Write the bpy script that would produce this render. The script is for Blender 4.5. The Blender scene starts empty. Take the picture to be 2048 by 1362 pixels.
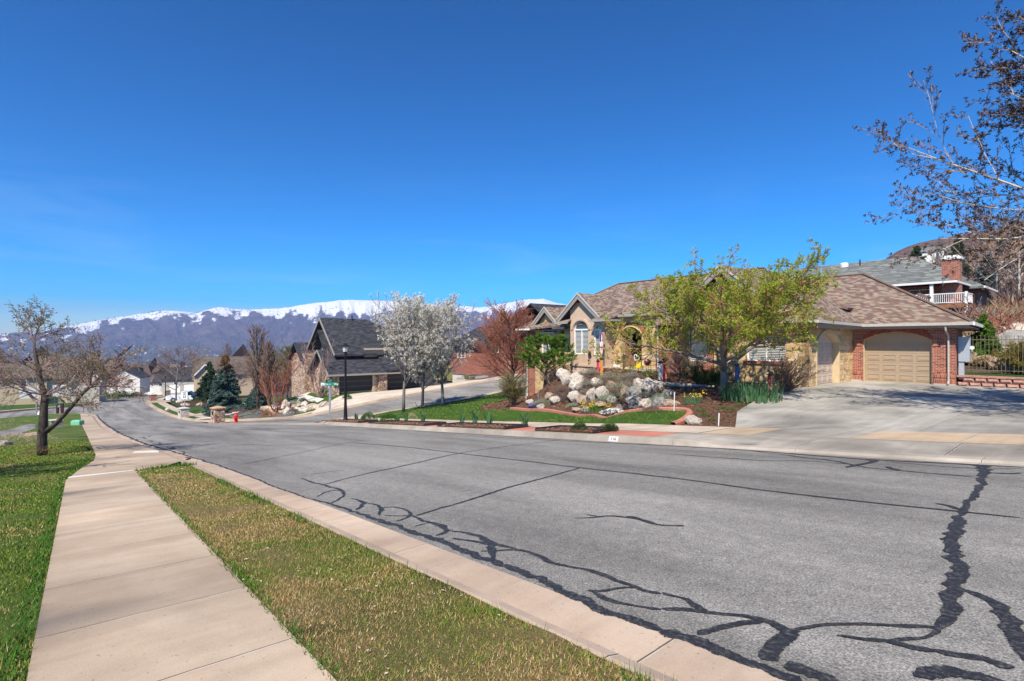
import bpy, bmesh, math, random
import numpy as np
from mathutils import Vector, Matrix
from mathutils.geometry import delaunay_2d_cdt, tessellate_polygon
R=math.radians
sc=bpy.context.scene
# ---------------- camera, sky, sun, exposure ----------------
cam_d=bpy.data.cameras.new('camera'); cam=bpy.data.objects.new('camera',cam_d); sc.collection.objects.link(cam)
cam.location=(0,0,0); cam.rotation_euler=(R(90),0,0)      # eye level is the world's zero height
cam_d.sensor_width=36; cam_d.lens=36*1060/2048; cam_d.clip_start=.1; cam_d.clip_end=60000
sc.camera=cam
HAZE=1.45e-4; SUN_EL=49.5; SHX,SHY=.30,.954                             # shadows run this way over the ground
world=bpy.data.worlds.new('World'); sc.world=world; world.use_nodes=True
wt=world.node_tree; wt.nodes.clear()
sky=wt.nodes.new('ShaderNodeTexSky'); sky.sky_type='NISHITA'; sky.sun_disc=False
sky.sun_elevation=R(SUN_EL); sky.sun_rotation=math.atan2(-SHX,-SHY); sky.altitude=1500
sky.air_density=1.0; sky.dust_density=.25; sky.ozone_density=3.5
hs=wt.nodes.new('ShaderNodeHueSaturation'); hs.inputs['Saturation'].default_value=1.95; hs.inputs['Value'].default_value=.92
bg=wt.nodes.new('ShaderNodeBackground'); bg.inputs['Strength'].default_value=.125
wo=wt.nodes.new('ShaderNodeOutputWorld')
# faint cirrus wisps low in the sky
tc=wt.nodes.new('ShaderNodeTexCoord'); mp=wt.nodes.new('ShaderNodeMapping'); mp.inputs['Scale'].default_value=(2.2,2.2,13); mp.inputs['Rotation'].default_value=(.05,.22,.4)
nz=wt.nodes.new('ShaderNodeTexNoise'); nz.inputs['Scale'].default_value=1.5; nz.inputs['Detail'].default_value=7; nz.inputs['Roughness'].default_value=.62; nz.inputs['Distortion'].default_value=.7
cr=wt.nodes.new('ShaderNodeValToRGB'); cr.color_ramp.elements[0].position=.5; cr.color_ramp.elements[1].position=.95
sx=wt.nodes.new('ShaderNodeSeparateXYZ'); band=wt.nodes.new('ShaderNodeMapRange'); band.interpolation_type='SMOOTHSTEP'
band.inputs['From Min'].default_value=.33; band.inputs['From Max'].default_value=.06; band.inputs['To Min'].default_value=0; band.inputs['To Max'].default_value=.3
mu=wt.nodes.new('ShaderNodeMath'); mu.operation='MULTIPLY'
mx=wt.nodes.new('ShaderNodeMix'); mx.data_type='RGBA'; mx.inputs['B'].default_value=(4.2,5.0,5.6,1)
L=wt.links.new
L(tc.outputs['Generated'],mp.inputs['Vector']); L(mp.outputs[0],nz.inputs['Vector']); L(nz.outputs['Fac'],cr.inputs[0])
L(tc.outputs['Generated'],sx.inputs[0]); L(sx.outputs['Z'],band.inputs['Value']); L(band.outputs[0],mu.inputs[0]); L(cr.outputs[0],mu.inputs[1])
v1=wt.nodes.new('ShaderNodeVectorMath'); v1.operation='SCALE'; v1.inputs['Scale'].default_value=.22; gm=wt.nodes.new('ShaderNodeGamma'); gm.inputs['Gamma'].default_value=1.38; v2=wt.nodes.new('ShaderNodeVectorMath'); v2.operation='SCALE'; v2.inputs['Scale'].default_value=1/.22
L(sky.outputs[0],v1.inputs[0]); L(v1.outputs[0],gm.inputs[0]); L(gm.outputs[0],v2.inputs[0]); L(v2.outputs[0],hs.inputs['Color']); L(hs.outputs[0],mx.inputs['A']); L(mu.outputs[0],mx.inputs['Factor']); L(mx.outputs['Result'],bg.inputs[0]); L(bg.outputs[0],wo.inputs[0])
sd=bpy.data.lights.new('sun','SUN'); sd.energy=5.0; sd.angle=R(.53); sd.color=(1,.91,.76)
sun=bpy.data.objects.new('sun',sd); sc.collection.objects.link(sun)
ce,se=math.cos(R(SUN_EL)),math.sin(R(SUN_EL))
sun.rotation_euler=Vector((SHX*ce,SHY*ce,-se)).to_track_quat('-Z','Y').to_euler()
sc.view_settings.view_transform='Standard'; sc.view_settings.look='None'; sc.view_settings.exposure=.6; sc.view_settings.gamma=1
F=1060.0
RX,RY=-.6336,.7737
def S(x,y): return RX*x+RY*y
def N(x,y): return RY*x-RX*y
def XY(s,n): return (RX*s+RY*n, RY*s-RX*n)
DS=[-400,-60,0,62,80,118,160,216,300,500,900,1400,2200]
DD=[-22,-6.13,0,6.34,7.75,9.5,12.3,16.2,23,42,72,98,108]
def drop(s): return np.interp(s,DS,DD)
def base(s,n): return -1.6-.5*(drop(s-2)+drop(s+2))-.0241*np.clip(n,-60,60)
def sst(t,a,b):
    t=np.clip((t-a)/(b-a),0,1); return t*t*(3-2*t)
# yard control: s,n,target z of the walked surface
YC=[(2,24,-2.1),(2,32,-2.15),(-6,24,-1.6),(-6,32,-1.6),(8,20,-2.42),(8,24,-2.3),(8,32,-2.2),(12,32,-2.2),(11,28,-2.22),(10.5,22,-2.38),
(14,18,-3.05),(14,21,-2.6),(13,25,-2.25),(17,24.2,-2.15),(16,20.7,-3.3),(18,20.7,-3.6),(21,20.7,-4.0),(24,20.7,-4.35),(19,23.6,-2.1),(22,23.4,-2.05),(24.6,24,-2.4),(20.5,26.8,-1.85),(23,26,-1.9),(26,24.5,-3.3),(28,26.5,-3.9),(31.5,27,-4.5),(31,22,-4.85),(27,20,-4.75),
(37,19.5,-5.45),(38,23.7,-5.35),(36,28,-4.9),(44.6,34,-4.75),(44,20,-6.2),(40,31,-4.9),(50,34,-5.0),(56.5,22.6,-6.0),(57,30,-5.8),(60.9,17.1,-7.05),(59.4,19.4,-6.5),(60,24,-5.95),(66,24,-6.1),(64,13.5,-7.95),(52,18.5,-6.7),(14.6,18.6,-3.3),(16.5,18.8,-3.55),(56,44,-4.6),(44,48,-3.2),(72,20,-8.0),(70,32,-7.8),(85,30,-9.2),(100,30,-10),(38,40,-3.6),(36,50,-2.4)]
ZC=[(s,15.7) for s in range(-14,60,4)]+[(s,11.) for s in range(-14,100,6)]
YP_=np.array([(s,n) for s,n,z in YC]+ZC,float)
V=np.array([z-.13-base(s,n) for s,n,z in YC]+[0]*len(ZC))
def _phi(d): return np.sqrt(d*d+2.0)
_D=np.sqrt(((YP_[:,None]-YP_[None])**2).sum(2))
YW_=np.linalg.solve(_phi(_D)+np.eye(len(YP_))*.02,V)
def raise_(s,n):
    s=np.asarray(s,float);n=np.asarray(n,float)
    sc=np.clip(s,-14,100);nc=np.clip(n,11,50)
    r=np.zeros(np.broadcast(sc,nc).shape)
    for (a,b),w in zip(YP_,YW_): r=r+w*np.sqrt((sc-a)**2+(nc-b)**2+2.0)
    k=4*sst(s,46,54)
    return r*sst(n+k,15.2,17.2)*(1-sst(s,85,120))
def H(x,y):
    s=S(x,y);n=N(x,y)
    return base(s,n)+raise_(s,n)
def uv(px,py): return (px-1024)/F,(681-py)/F
def gp(px,py,off=0.0,dmax=400):
    u,v=uv(px,py)
    t=np.concatenate([np.arange(1.5,60,.1),np.arange(60,dmax,.5)])
    g=H(u*t,t)+off-v*t
    i=np.argmax(g>0)
    if g[i]<=0: i=len(t)-1
    if i==0:i=1
    a,b=g[i-1],g[i]; tt=t[i-1]+(t[i]-t[i-1])*(-a/(b-a)) if b!=a else t[i]
    return (float(u*tt),float(tt))
def pj(x,y,z): return (1024+F*x/y, 681-F*z/y)
# ---------------- helpers ----------------
COL=sc.collection
TH=math.atan2(-.7737,.6336)      # turns the local frame (right along the facade, back, up) into the world
def tag(o,label=None,cat=None,group=None,kind=None):
    if label: o['label']=label
    if cat: o['category']=cat
    if group: o['group']=group
    if kind: o['kind']=kind
    return o
def empty(name,loc,label,cat,group=None,rz=0):
    o=bpy.data.objects.new(name,None); COL.objects.link(o); o.location=loc; o.rotation_euler=(0,0,rz); o.empty_display_size=.2
    return tag(o,label,cat,group)
def link(name,me,parent=None,loc=None):
    o=bpy.data.objects.new(name,me); COL.objects.link(o)
    if parent is not None: o.parent=parent
    if loc is not None: o.location=loc
    return o
def copy_tree(o,loc=None,rz=None,label=None,group=None,parent=None,scale=None):
    c=o.copy(); COL.objects.link(c)
    if parent is not None: c.parent=parent
    if loc is not None: c.location=loc
    if rz is not None: c.rotation_euler=(0,0,rz)
    if scale is not None: c.scale=(scale,)*3 if not hasattr(scale,'__len__') else scale
    if label: c['label']=label
    if group: c['group']=group
    for ch in list(o.children): copy_tree(ch,parent=c)
    return c
class MB:
    def __init__(s): s.v=[]; s.f=[]; s.m=[]; s.cur=0
    def add(s,vs,fs):
        k=len(s.v); s.v+= [tuple(p) for p in vs]; s.f+=[tuple(k+i for i in f) for f in fs]; s.m+=[s.cur]*len(fs); return s
    def box(s,x0,x1,y0,y1,z0,z1):
        return s.add([(x0,y0,z0),(x1,y0,z0),(x1,y1,z0),(x0,y1,z0),(x0,y0,z1),(x1,y0,z1),(x1,y1,z1),(x0,y1,z1)],
            [(0,3,2,1),(4,5,6,7),(0,1,5,4),(1,2,6,5),(2,3,7,6),(3,0,4,7)])
    def obox(s,c,ax,ay,az):
        c=Vector(c);ax=Vector(ax);ay=Vector(ay);az=Vector(az);P=[]
        for k in (-1,1):
            for i,j in ((-1,-1),(1,-1),(1,1),(-1,1)): P.append(c+ax*i+ay*j+az*k)
        return s.add(P,[(0,3,2,1),(4,5,6,7),(0,1,5,4),(1,2,6,5),(2,3,7,6),(3,0,4,7)])
    def bar(s,a,b,w,h=None):
        a=Vector(a);b=Vector(b);d=(b-a); up=Vector((0,0,1)) if abs(d.normalized().z)<.95 else Vector((0,1,0))
        x=d.cross(up).normalized()*(w/2); y=x.cross(d).normalized()*((h or w)/2)
        return s.obox((a+b)/2,x,y,d/2)
    def tube(s,pts,rad,k=6,cap=True):
        pts=[Vector(p) for p in pts]; n=len(pts); vs=[]
        if not hasattr(rad,'__len__'): rad=[rad]*n
        prev=None
        for i,p in enumerate(pts):
            d=(pts[min(i+1,n-1)]-pts[max(i-1,0)]); d=d.normalized() if d.length>1e-9 else Vector((0,0,1))
            if prev is None:
                a=Vector((0,0,1)) if abs(d.z)<.9 else Vector((1,0,0)); x=d.cross(a).normalized()
            else:
                x=(prev-d*prev.dot(d)); x=x.normalized() if x.length>1e-6 else d.cross(Vector((0,0,1))).normalized()
            prev=x; y=d.cross(x)
            for j in range(k):
                t=2*math.pi*j/k; vs.append(p+(x*math.cos(t)+y*math.sin(t))*rad[i])
        fs=[]
        for i in range(n-1):
            for j in range(k):
                a=i*k+j;b=i*k+(j+1)%k; fs.append((a,b,b+k,a+k))
        if cap: fs.append(tuple(range(k))[::-1]); fs.append(tuple((n-1)*k+j for j in range(k)))
        return s.add(vs,fs)
    def lathe(s,c,prof,k=16,ax='z'):
        vs=[];c=Vector(c)
        for r,z in prof:
            for j in range(k):
                t=2*math.pi*j/k; q=(r*math.cos(t),r*math.sin(t),z)
                if ax=='y': q=(q[0],q[2],q[1])
                vs.append(c+Vector(q))
        fs=[]
        for i in range(len(prof)-1):
            for j in range(k):
                a=i*k+j;b=i*k+(j+1)%k; fs.append((a,b,b+k,a+k))
        fs.append(tuple(range(k))[::-1]); fs.append(tuple((len(prof)-1)*k+j for j in range(k)))
        return s.add(vs,fs)
    def slab(s,pts,t=.1):
        "a flat or nearly flat polygon given a real thickness downwards"
        n=len(pts); top=[Vector(p) for p in pts]; bot=[p-Vector((0,0,t)) for p in top]
        fs=[tuple(range(n)),tuple(range(n,2*n))[::-1]]+[(i,i+n,(i+1)%n+n,(i+1)%n) for i in range(n)]
        return s.add(top+bot,fs)
    def extr(s,outer,holes,mapf,d0,d1):
        "2-D outline with holes, mapf(u,z,d) -> point, extruded from depth d0 to d1"
        loops=[outer]+list(holes); flat=[p for l in loops for p in l]
        tris=tessellate_polygon([[Vector((p[0],p[1],0)) for p in l] for l in loops])
        n=len(flat); vs=[mapf(p[0],p[1],d0) for p in flat]+[mapf(p[0],p[1],d1) for p in flat]
        fs=[tuple(t) for t in tris]+[tuple(i+n for i in t)[::-1] for t in tris]
        k=0
        for l in loops:
            m=len(l)
            for i in range(m): a=k+i;b=k+(i+1)%m; fs.append((a,b,b+n,a+n))
            k+=m
        return s.add(vs,fs)
    def build(s,name,mats,parent=None,smooth=False,loc=None,fix=True):
        me=bpy.data.meshes.new(name); me.from_pydata([tuple(v) for v in s.v],[],s.f)
        for m in (mats if isinstance(mats,(list,tuple)) else [mats]): me.materials.append(m)
        if any(s.m): me.polygons.foreach_set('material_index',s.m)
        if fix:
            bm=bmesh.new(); bm.from_mesh(me); bmesh.ops.recalc_face_normals(bm,faces=bm.faces); bm.to_mesh(me); bm.free()
        if smooth: me.polygons.foreach_set('use_smooth',[True]*len(me.polygons))
        me.update(); return link(name,me,parent,loc)
def quads_mesh(name,V,mat,k=4):
    "numpy vertices (n*k,3) -> mesh of n k-gons"
    V=np.ascontiguousarray(V,dtype=np.float32); n=len(V)//k
    me=bpy.data.meshes.new(name); me.vertices.add(n*k); me.vertices.foreach_set('co',V.ravel())
    me.loops.add(n*k); me.loops.foreach_set('vertex_index',np.arange(n*k,dtype=np.int32))
    me.polygons.add(n); me.polygons.foreach_set('loop_start',np.arange(0,n*k,k,dtype=np.int32)); me.polygons.foreach_set('loop_total',np.full(n,k,dtype=np.int32))
    me.materials.append(mat); me.update(calc_edges=True); return me
def arc(u0,u1,z0,rise,n=14):
    "points of a segmental arch from (u0,z0) over to (u1,z0)"
    w=(u1-u0)/2; r=(w*w+rise*rise)/(2*rise); cz=z0+rise-r; a0=math.asin(w/r); 
    if rise>w: a0=math.pi-a0
    return [((u0+u1)/2+r*math.sin(-a0+2*a0*i/n),cz+r*math.cos(-a0+2*a0*i/n)) for i in range(n+1)]
def archway(u0,u1,z0,zs,rise,n=14):
    return [(u0,z0),(u1,z0)]+[p for p in arc(u0,u1,zs,rise,n)[::-1]]
# ---- noise on arrays ----
def _h(i,j,k): 
    a=np.sin(i*127.1+j*311.7+k*74.7)*43758.5453; return a-np.floor(a)
def vnoise(x,y,seed=0):
    x=np.asarray(x,float);y=np.asarray(y,float); xi=np.floor(x);yi=np.floor(y);fx=x-xi;fy=y-yi
    fx=fx*fx*(3-2*fx);fy=fy*fy*(3-2*fy)
    return (_h(xi,yi,seed)*(1-fx)+_h(xi+1,yi,seed)*fx)*(1-fy)+(_h(xi,yi+1,seed)*(1-fx)+_h(xi+1,yi+1,seed)*fx)*fy
def fbm(x,y,o=5,seed=0):
    a=.5;t=0;s=0
    for i in range(o): t=t+a*vnoise(x,y,seed+i*7); s+=a; x=x*2.03+11.3;y=y*2.03+5.1;a*=.5
    return t/s
# ---- materials ----
class NT:
    def __init__(s,name):
        s.m=bpy.data.materials.new(name); s.m.use_nodes=True; s.t=s.m.node_tree; s.b=s.t.nodes['Principled BSDF']; s.out=s.t.nodes['Material Output']
        s.b.inputs['Roughness'].default_value=.85; s.b.inputs['Specular IOR Level'].default_value=.3
    def n(s,t,**k):
        x=s.t.nodes.new('ShaderNode'+t)
        for a,b in k.items():
            if a in x.inputs.keys(): s.set(x,a,b)
            else: setattr(x,a,b)
        return x
    def set(s,x,a,b):
        if hasattr(b,'is_linked') or isinstance(b,bpy.types.NodeSocket): s.t.links.new(b,x.inputs[a])
        else: x.inputs[a].default_value=b
    def co(s,kind='Object'): return s.n('TexCoord').outputs[kind]
    def mapv(s,vec,scale=(1,1,1),rot=(0,0,0),loc=(0,0,0)):
        m=s.n('Mapping'); s.t.links.new(vec,m.inputs['Vector']); m.inputs['Scale'].default_value=scale; m.inputs['Rotation'].default_value=rot; m.inputs['Location'].default_value=loc; return m.outputs[0]
    def noise(s,vec,scale,detail=4,rough=.55,dist=0,out='Fac'):
        x=s.n('TexNoise'); s.t.links.new(vec,x.inputs['Vector']); x.inputs['Scale'].default_value=scale; x.inputs['Detail'].default_value=detail; x.inputs['Roughness'].default_value=rough; x.inputs['Distortion'].default_value=dist; return x.outputs[out]
    def ramp(s,f,stops,mode='LINEAR'):
        r=s.n('ValToRGB'); s.t.links.new(f,r.inputs[0]); e=r.color_ramp.elements; r.color_ramp.interpolation=mode
        while len(e)<len(stops): e.new(.5)
        for i,(p,c) in enumerate(stops):
            e[i].position=p; e[i].color=(c,c,c,1) if not hasattr(c,'__len__') else (*c[:3],1)
        return r.outputs[0]
    def mix(s,f,a,b,mode='MIX'):
        x=s.n('Mix',data_type='RGBA',blend_type=mode)
        for k,v in (('Factor',f),('A',a),('B',b)):
            i=[q for q in x.inputs if q.name==k and (q.type=='RGBA' or k=='Factor' and q.type=='VALUE')][0]
            if isinstance(v,bpy.types.NodeSocket): s.t.links.new(v,i)
            else: i.default_value=(*v[:3],1) if hasattr(v,'__len__') else v
        return [q for q in x.outputs if q.type=='RGBA'][0]
    def math(s,op,a,b=None,c=None):
        x=s.n('Math',operation=op)
        for i,v in enumerate((a,b,c)):
            if v is None: continue
            if isinstance(v,bpy.types.NodeSocket): s.t.links.new(v,x.inputs[i])
            else: x.inputs[i].default_value=v
        return x.outputs[0]
    def sep(s,vec): x=s.n('SeparateXYZ'); s.t.links.new(vec,x.inputs[0]); return x.outputs
    def comb(s,x,y,z=0):
        c=s.n('CombineXYZ')
        for i,v in enumerate((x,y,z)):
            if isinstance(v,bpy.types.NodeSocket): s.t.links.new(v,c.inputs[i])
            else: c.inputs[i].default_value=v
        return c.outputs[0]
    def color(s,c):
        if isinstance(c,bpy.types.NodeSocket): s.t.links.new(c,s.b.inputs['Base Color'])
        else: s.b.inputs['Base Color'].default_value=(*c[:3],1)
    def bump(s,h,strength=.5,dist=.02):
        b=s.n('Bump'); b.inputs['Strength'].default_value=strength; b.inputs['Distance'].default_value=dist; s.t.links.new(h,b.inputs['Height']); s.t.links.new(b.outputs[0],s.b.inputs['Normal'])
    def rough(s,v): s.b.inputs['Roughness'].default_value=v
def plain(name,c,rough=.6,metal=0,var=.12,scale=6,bump=0,spec=.4):
    t=NT(name); n=t.noise(t.co(),scale,5); k=t.ramp(n,[(.3,1-var),(.7,1+var*.6)])
    t.color(t.mix(1,c,k,'MULTIPLY')); t.rough(rough); t.b.inputs['Metallic'].default_value=metal; t.b.inputs['Specular IOR Level'].default_value=spec
    if bump: t.bump(t.noise(t.co(),scale*6,4),bump,.01)
    return t.m
def leafy(name,stops,scale=.6,trans=.25,rough=.7):
    t=NT(name); g=t.n('NewGeometry').outputs['Random Per Island']; n=t.noise(t.co(),scale,3)
    f=t.math('ADD',t.math('MULTIPLY',g,.6),t.math('MULTIPLY',n,.5)); t.color(t.ramp(f,stops)); t.rough(rough); t.b.inputs['Specular IOR Level'].default_value=.15
    if trans:
        tr=t.n('BsdfTranslucent'); t.t.links.new([l for l in t.t.links if l.to_socket==t.b.inputs['Base Color']][0].from_socket,tr.inputs[0])
        mxs=t.n('MixShader'); mxs.inputs[0].default_value=trans; t.t.links.new(t.b.outputs[0],mxs.inputs[1]); t.t.links.new(tr.outputs[0],mxs.inputs[2]); t.t.links.new(mxs.outputs[0],t.out.inputs[0])
    return t.m
def tiles(name,cols,w,h,mortar=.0,mcol=(.5,.45,.4),jit=.25,bump=.4,noise_s=12,rough=.9,stone=False,mbias=0):
    "courses of bricks, blocks or shingles: u runs along the wall, rows follow the height"
    t=NT(name); p=t.sep(t.co()); u=t.math('ADD',p[0],p[1]); z=p[2]
    row=t.math('FLOOR',t.math('DIVIDE',z,h)); 
    wn=t.n('TexWhiteNoise',noise_dimensions='1D'); t.t.links.new(row,wn.inputs['W'])
    uo=t.math('ADD',t.math('DIVIDE',u,w),t.math('ADD',t.math('MULTIPLY',row,.5),t.math('MULTIPLY',wn.outputs['Value'],jit)))
    cell=t.math('FLOOR',uo); w2=t.n('TexWhiteNoise',noise_dimensions='2D'); t.t.links.new(t.comb(cell,row),w2.inputs['Vector'])
    n=len(cols); c=t.ramp(w2.outputs['Value'],[(i/n,cc) for i,cc in enumerate(cols)],'CONSTANT')
    nz=t.noise(t.co(),noise_s,5,.65); c=t.mix(1,c,t.ramp(nz,[(.25,.72),(.75,1.18)]),'MULTIPLY')
    fu=t.math('FRACT',uo); fz=t.math('FRACT',t.math('DIVIDE',z,h))
    du=t.math('MULTIPLY',t.math('MINIMUM',fu,t.math('SUBTRACT',1,fu)),w); dz=t.math('MULTIPLY',t.math('MINIMUM',fz,t.math('SUBTRACT',1,fz)),h)
    d=t.math('MINIMUM',du,dz)
    hgt=t.math('MULTIPLY',nz,.6)
    if mortar:
        mk=t.math('LESS_THAN',d,mortar/2) if not stone else t.math('LESS_THAN',t.math('ADD',d,t.math('MULTIPLY',t.math('SUBTRACT',nz,.5),.05)),mortar/2)
        c=t.mix(mk,c,mcol); hgt=t.math('SUBTRACT',hgt,mk)
    else:
        ed=t.math('GREATER_THAN',fz,.88); c=t.mix(t.math('MULTIPLY',ed,.35),c,(.02,.018,.017)); hgt=t.math('ADD',hgt,t.math('MULTIPLY',w2.outputs['Value'],.6))
    if stone:
        big=t.noise(t.co(),noise_s*.45,3,.6); c=t.mix(t.ramp(big,[(.62,0),(.70,.75)]),c,(.13,.085,.045)); hgt=t.math('ADD',hgt,t.math('MULTIPLY',big,2.0))
    t.color(c); t.rough(rough); t.bump(hgt,bump,.02 if not stone else .06); return t.m
# ---------------- ground, roads, far land ----------------
def hillz(x,y):
    s=S(x,y);n=N(x,y); az=s/np.maximum(n,1.)
    hz=np.interp(n,[30,34,40,50,62,80,118,170,230,300,380,480,700],[-2.0,-1.72,-1.2,.2,1.8,3.8,8.3,13.5,20.5,31,45,43,20])
    u=x/np.maximum(y,1.)
    g=1+ (np.interp(u,[.45,.58,.66,.71,.76,.82,.9,.97,1.2],[.25,.4,.62,1.2,1.30,1.36,1.38,1.45,1.6])-1)*sst(n,110,330)
    hz=hz*g+ (fbm(x*.02,y*.02,4,3)-.5)*7*sst(n,120,260)+(fbm(x*.12,y*.12,3,5)-.5)*1.0*sst(n,40,60)
    w=sst(n,33.8,36.5)*(1-sst(az,.43,.56))*(y>0)
    return hz,w
def TZ(x,y):
    z=H(x,y); hz,w=hillz(x,y); return z*(1-w)+hz*w
def gz(x,y): return float(TZ(np.float64(x),np.float64(y)))
def gpt(px,py,off=.13,dmax=420):
    "ground point seen at a photo pixel"
    u,v=uv(px,py); t=np.concatenate([np.arange(1.5,60,.1),np.arange(60,dmax,.5)])
    g=TZ(u*t,t)+off-v*t; i=int(np.argmax(g>0)); i=i if g[i]>0 else len(t)-1; i=max(i,1)
    a,b=g[i-1],g[i]; q=t[i-1]+(t[i]-t[i-1])*(-a/(b-a)); return Vector((u*q,q,TZ(u*q,q)+off))
def loc(s,n,off=.13): x,y=XY(s,n); return Vector((x,y,gz(x,y)+off))
# materials of the ground
def ground_mat(name,build,rough=.95):
    t=NT(name); build(t); t.rough(rough); t.b.inputs['Specular IOR Level'].default_value=.15; return t.m
def _asph(t):
    c=t.co(); n1=t.noise(c,70,2,.75); n2=t.noise(t.mapv(c,(.25,1,1)),.55,5,.6); n3=t.noise(c,260,1,.5); n4=t.noise(c,8,4,.6)
    col=t.ramp(n1,[(.30,(.085,.082,.078)),(.5,(.27,.26,.245)),(.62,(.38,.365,.335)),(.75,(.64,.60,.52))])
    col=t.mix(1,col,t.ramp(n2,[(.3,.62),(.5,.93),(.72,1.12)]),'MULTIPLY'); col=t.mix(1,col,t.ramp(n4,[(.3,.82),(.7,1.1)]),'MULTIPLY')
    col=t.mix(1,col,t.ramp(t.noise(t.mapv(c,(.04,.85,1)),1.0,3,.5),[(.36,.76),(.62,1.07)]),'MULTIPLY')
    t.color(col); t.bump(t.math('ADD',n1,n3),.55,.006)
M_asph=ground_mat('asphalt',_asph,.88)
def _seal(t):
    c=t.co(); e=t.n('Attribute',attribute_name='edge').outputs['Fac']; t.color(t.ramp(t.noise(c,30,5,.7),[(.3,(.016,.017,.020)),(.52,(.034,.035,.039)),(.68,(.12,.118,.112))]))
    a=t.math('ADD',t.math('POWER',e,2.0),t.math('MULTIPLY',t.math('SUBTRACT',t.noise(c,38,6,.8),.5),2.2)); a=t.math('MAXIMUM',a,t.math('ADD',t.math('MULTIPLY',t.math('SUBTRACT',t.noise(c,11,5,.85),.5),3.2),.05))
    tr=t.n('BsdfTransparent'); ms=t.n('MixShader'); t.t.links.new(t.ramp(a,[(.70,0),(.86,1)]),ms.inputs[0]); t.t.links.new(t.b.outputs[0],ms.inputs[1]); t.t.links.new(tr.outputs[0],ms.inputs[2]); t.t.links.new(ms.outputs[0],t.out.inputs[0])
M_seal=ground_mat('crack sealant',_seal,.55)
def conc(name,c0,c1,stain=.5,joint=None):
    def f(t):
        c=t.co(); n=t.noise(c,1.1,6,.65); col=t.ramp(n,[(.3,c0),(.68,c1)])
        col=t.mix(1,col,t.ramp(t.noise(c,.35,3,.5,.6),[(.35,1-stain*.35),(.6,1.05)]),'MULTIPLY')
        col=t.mix(1,col,t.ramp(t.noise(c,140,2,.6),[(.3,.86),(.55,1.0),(.7,1.06)]),'MULTIPLY')
        col=t.mix(t.ramp(t.noise(c,38,2,.4),[(.70,0),(.74,.55)]),col,(.16,.12,.09))
        col=t.mix(1,col,t.ramp(t.noise(t.mapv(c,(1,.12,1)),3,4,.6),[(.4,.9),(.6,1.03)]),'MULTIPLY')
        hh=t.noise(c,90,3,.6)
        if joint:
            p=t.sep(c); jit=t.math('MULTIPLY',t.math('SUBTRACT',t.noise(c,7,3,.6),.5),.012)
            for ax,stp,off,wd in joint:
                q=t.math('FRACT',t.math('DIVIDE',t.math('ADD',t.math('ADD',p[ax],off+1000*stp),jit),stp)); d=t.math('MULTIPLY',t.math('ABSOLUTE',t.math('SUBTRACT',q,.5)),stp)
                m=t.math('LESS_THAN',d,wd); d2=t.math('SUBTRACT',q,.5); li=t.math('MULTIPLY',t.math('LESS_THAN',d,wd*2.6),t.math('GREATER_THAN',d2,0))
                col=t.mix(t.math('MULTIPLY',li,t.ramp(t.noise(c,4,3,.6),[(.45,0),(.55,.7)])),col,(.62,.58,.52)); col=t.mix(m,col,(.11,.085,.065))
                if ax==0:
                    wn=t.n('TexWhiteNoise',noise_dimensions='1D'); t.t.links.new(t.math('FLOOR',t.math('ADD',t.math('DIVIDE',t.math('ADD',p[ax],off+1000*stp),stp),.5)),wn.inputs['W']); col=t.mix(1,col,t.ramp(wn.outputs['Value'],[(0,.90),(1,1.05)]),'MULTIPLY')
        t.color(col); t.bump(hh,.25,.004)
    return ground_mat(name,f,.9)
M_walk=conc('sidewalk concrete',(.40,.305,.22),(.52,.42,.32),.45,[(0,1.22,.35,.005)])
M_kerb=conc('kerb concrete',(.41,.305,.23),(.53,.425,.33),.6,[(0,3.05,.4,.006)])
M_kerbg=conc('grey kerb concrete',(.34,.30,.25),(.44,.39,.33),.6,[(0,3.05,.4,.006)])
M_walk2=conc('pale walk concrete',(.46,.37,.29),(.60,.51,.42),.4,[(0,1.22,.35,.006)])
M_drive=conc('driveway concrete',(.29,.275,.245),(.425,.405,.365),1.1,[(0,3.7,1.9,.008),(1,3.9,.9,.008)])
M_apron=conc('apron concrete',(.30,.275,.235),(.43,.395,.34),1.0,[(0,2.6,1.2,.010)])
M_tan=conc('tan slab',(.44,.33,.22),(.54,.42,.30),.4)
M_white=conc('white concrete patch',(.62,.58,.52),(.78,.74,.68),.3)
M_red=conc('red stained concrete',(.48,.17,.12),(.60,.24,.17),.4)
M_pale=conc('far pale concrete',(.54,.46,.37),(.66,.58,.48),.3)
def _soil(cs):
    def f(t):
        c=t.co(); t.color(t.mix(1,t.ramp(t.noise(c,9,6,.75),cs),t.ramp(t.noise(c,45,3,.7),[(.3,.55),(.7,1.35)]),'MULTIPLY')); t.bump(t.noise(c,30,5,.7),.9,.04)
    return f
M_mulch=ground_mat('bark mulch',_soil([(.3,(.055,.030,.020)),(.5,(.12,.065,.042)),(.7,(.22,.135,.09))]))
M_dkmulch=ground_mat('dark mulch',_soil([(.3,(.03,.02,.02)),(.5,(.065,.045,.04)),(.7,(.13,.1,.09))]))
M_gravel=ground_mat('grey gravel',_soil([(.3,(.05,.05,.055)),(.5,(.13,.13,.135)),(.7,(.32,.31,.3))]))
def _lawn(a,b,d,dry):
    def f(t):
        c=t.co(); col=t.ramp(t.noise(c,5,5,.7),[(.3,a),(.7,b)])
        col=t.mix(t.ramp(t.noise(t.mapv(c,(1,1.4,1)),.55,5,.65),[(dry[0],0),(dry[1],dry[2])]),col,d)
        col=t.mix(1,col,t.ramp(t.noise(t.mapv(c,(1,3,1)),34,3,.7),[(.3,.6),(.7,1.3)]),'MULTIPLY')
        t.color(col); t.bump(t.noise(c,60,4,.7),1,.03)
    return f
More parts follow.
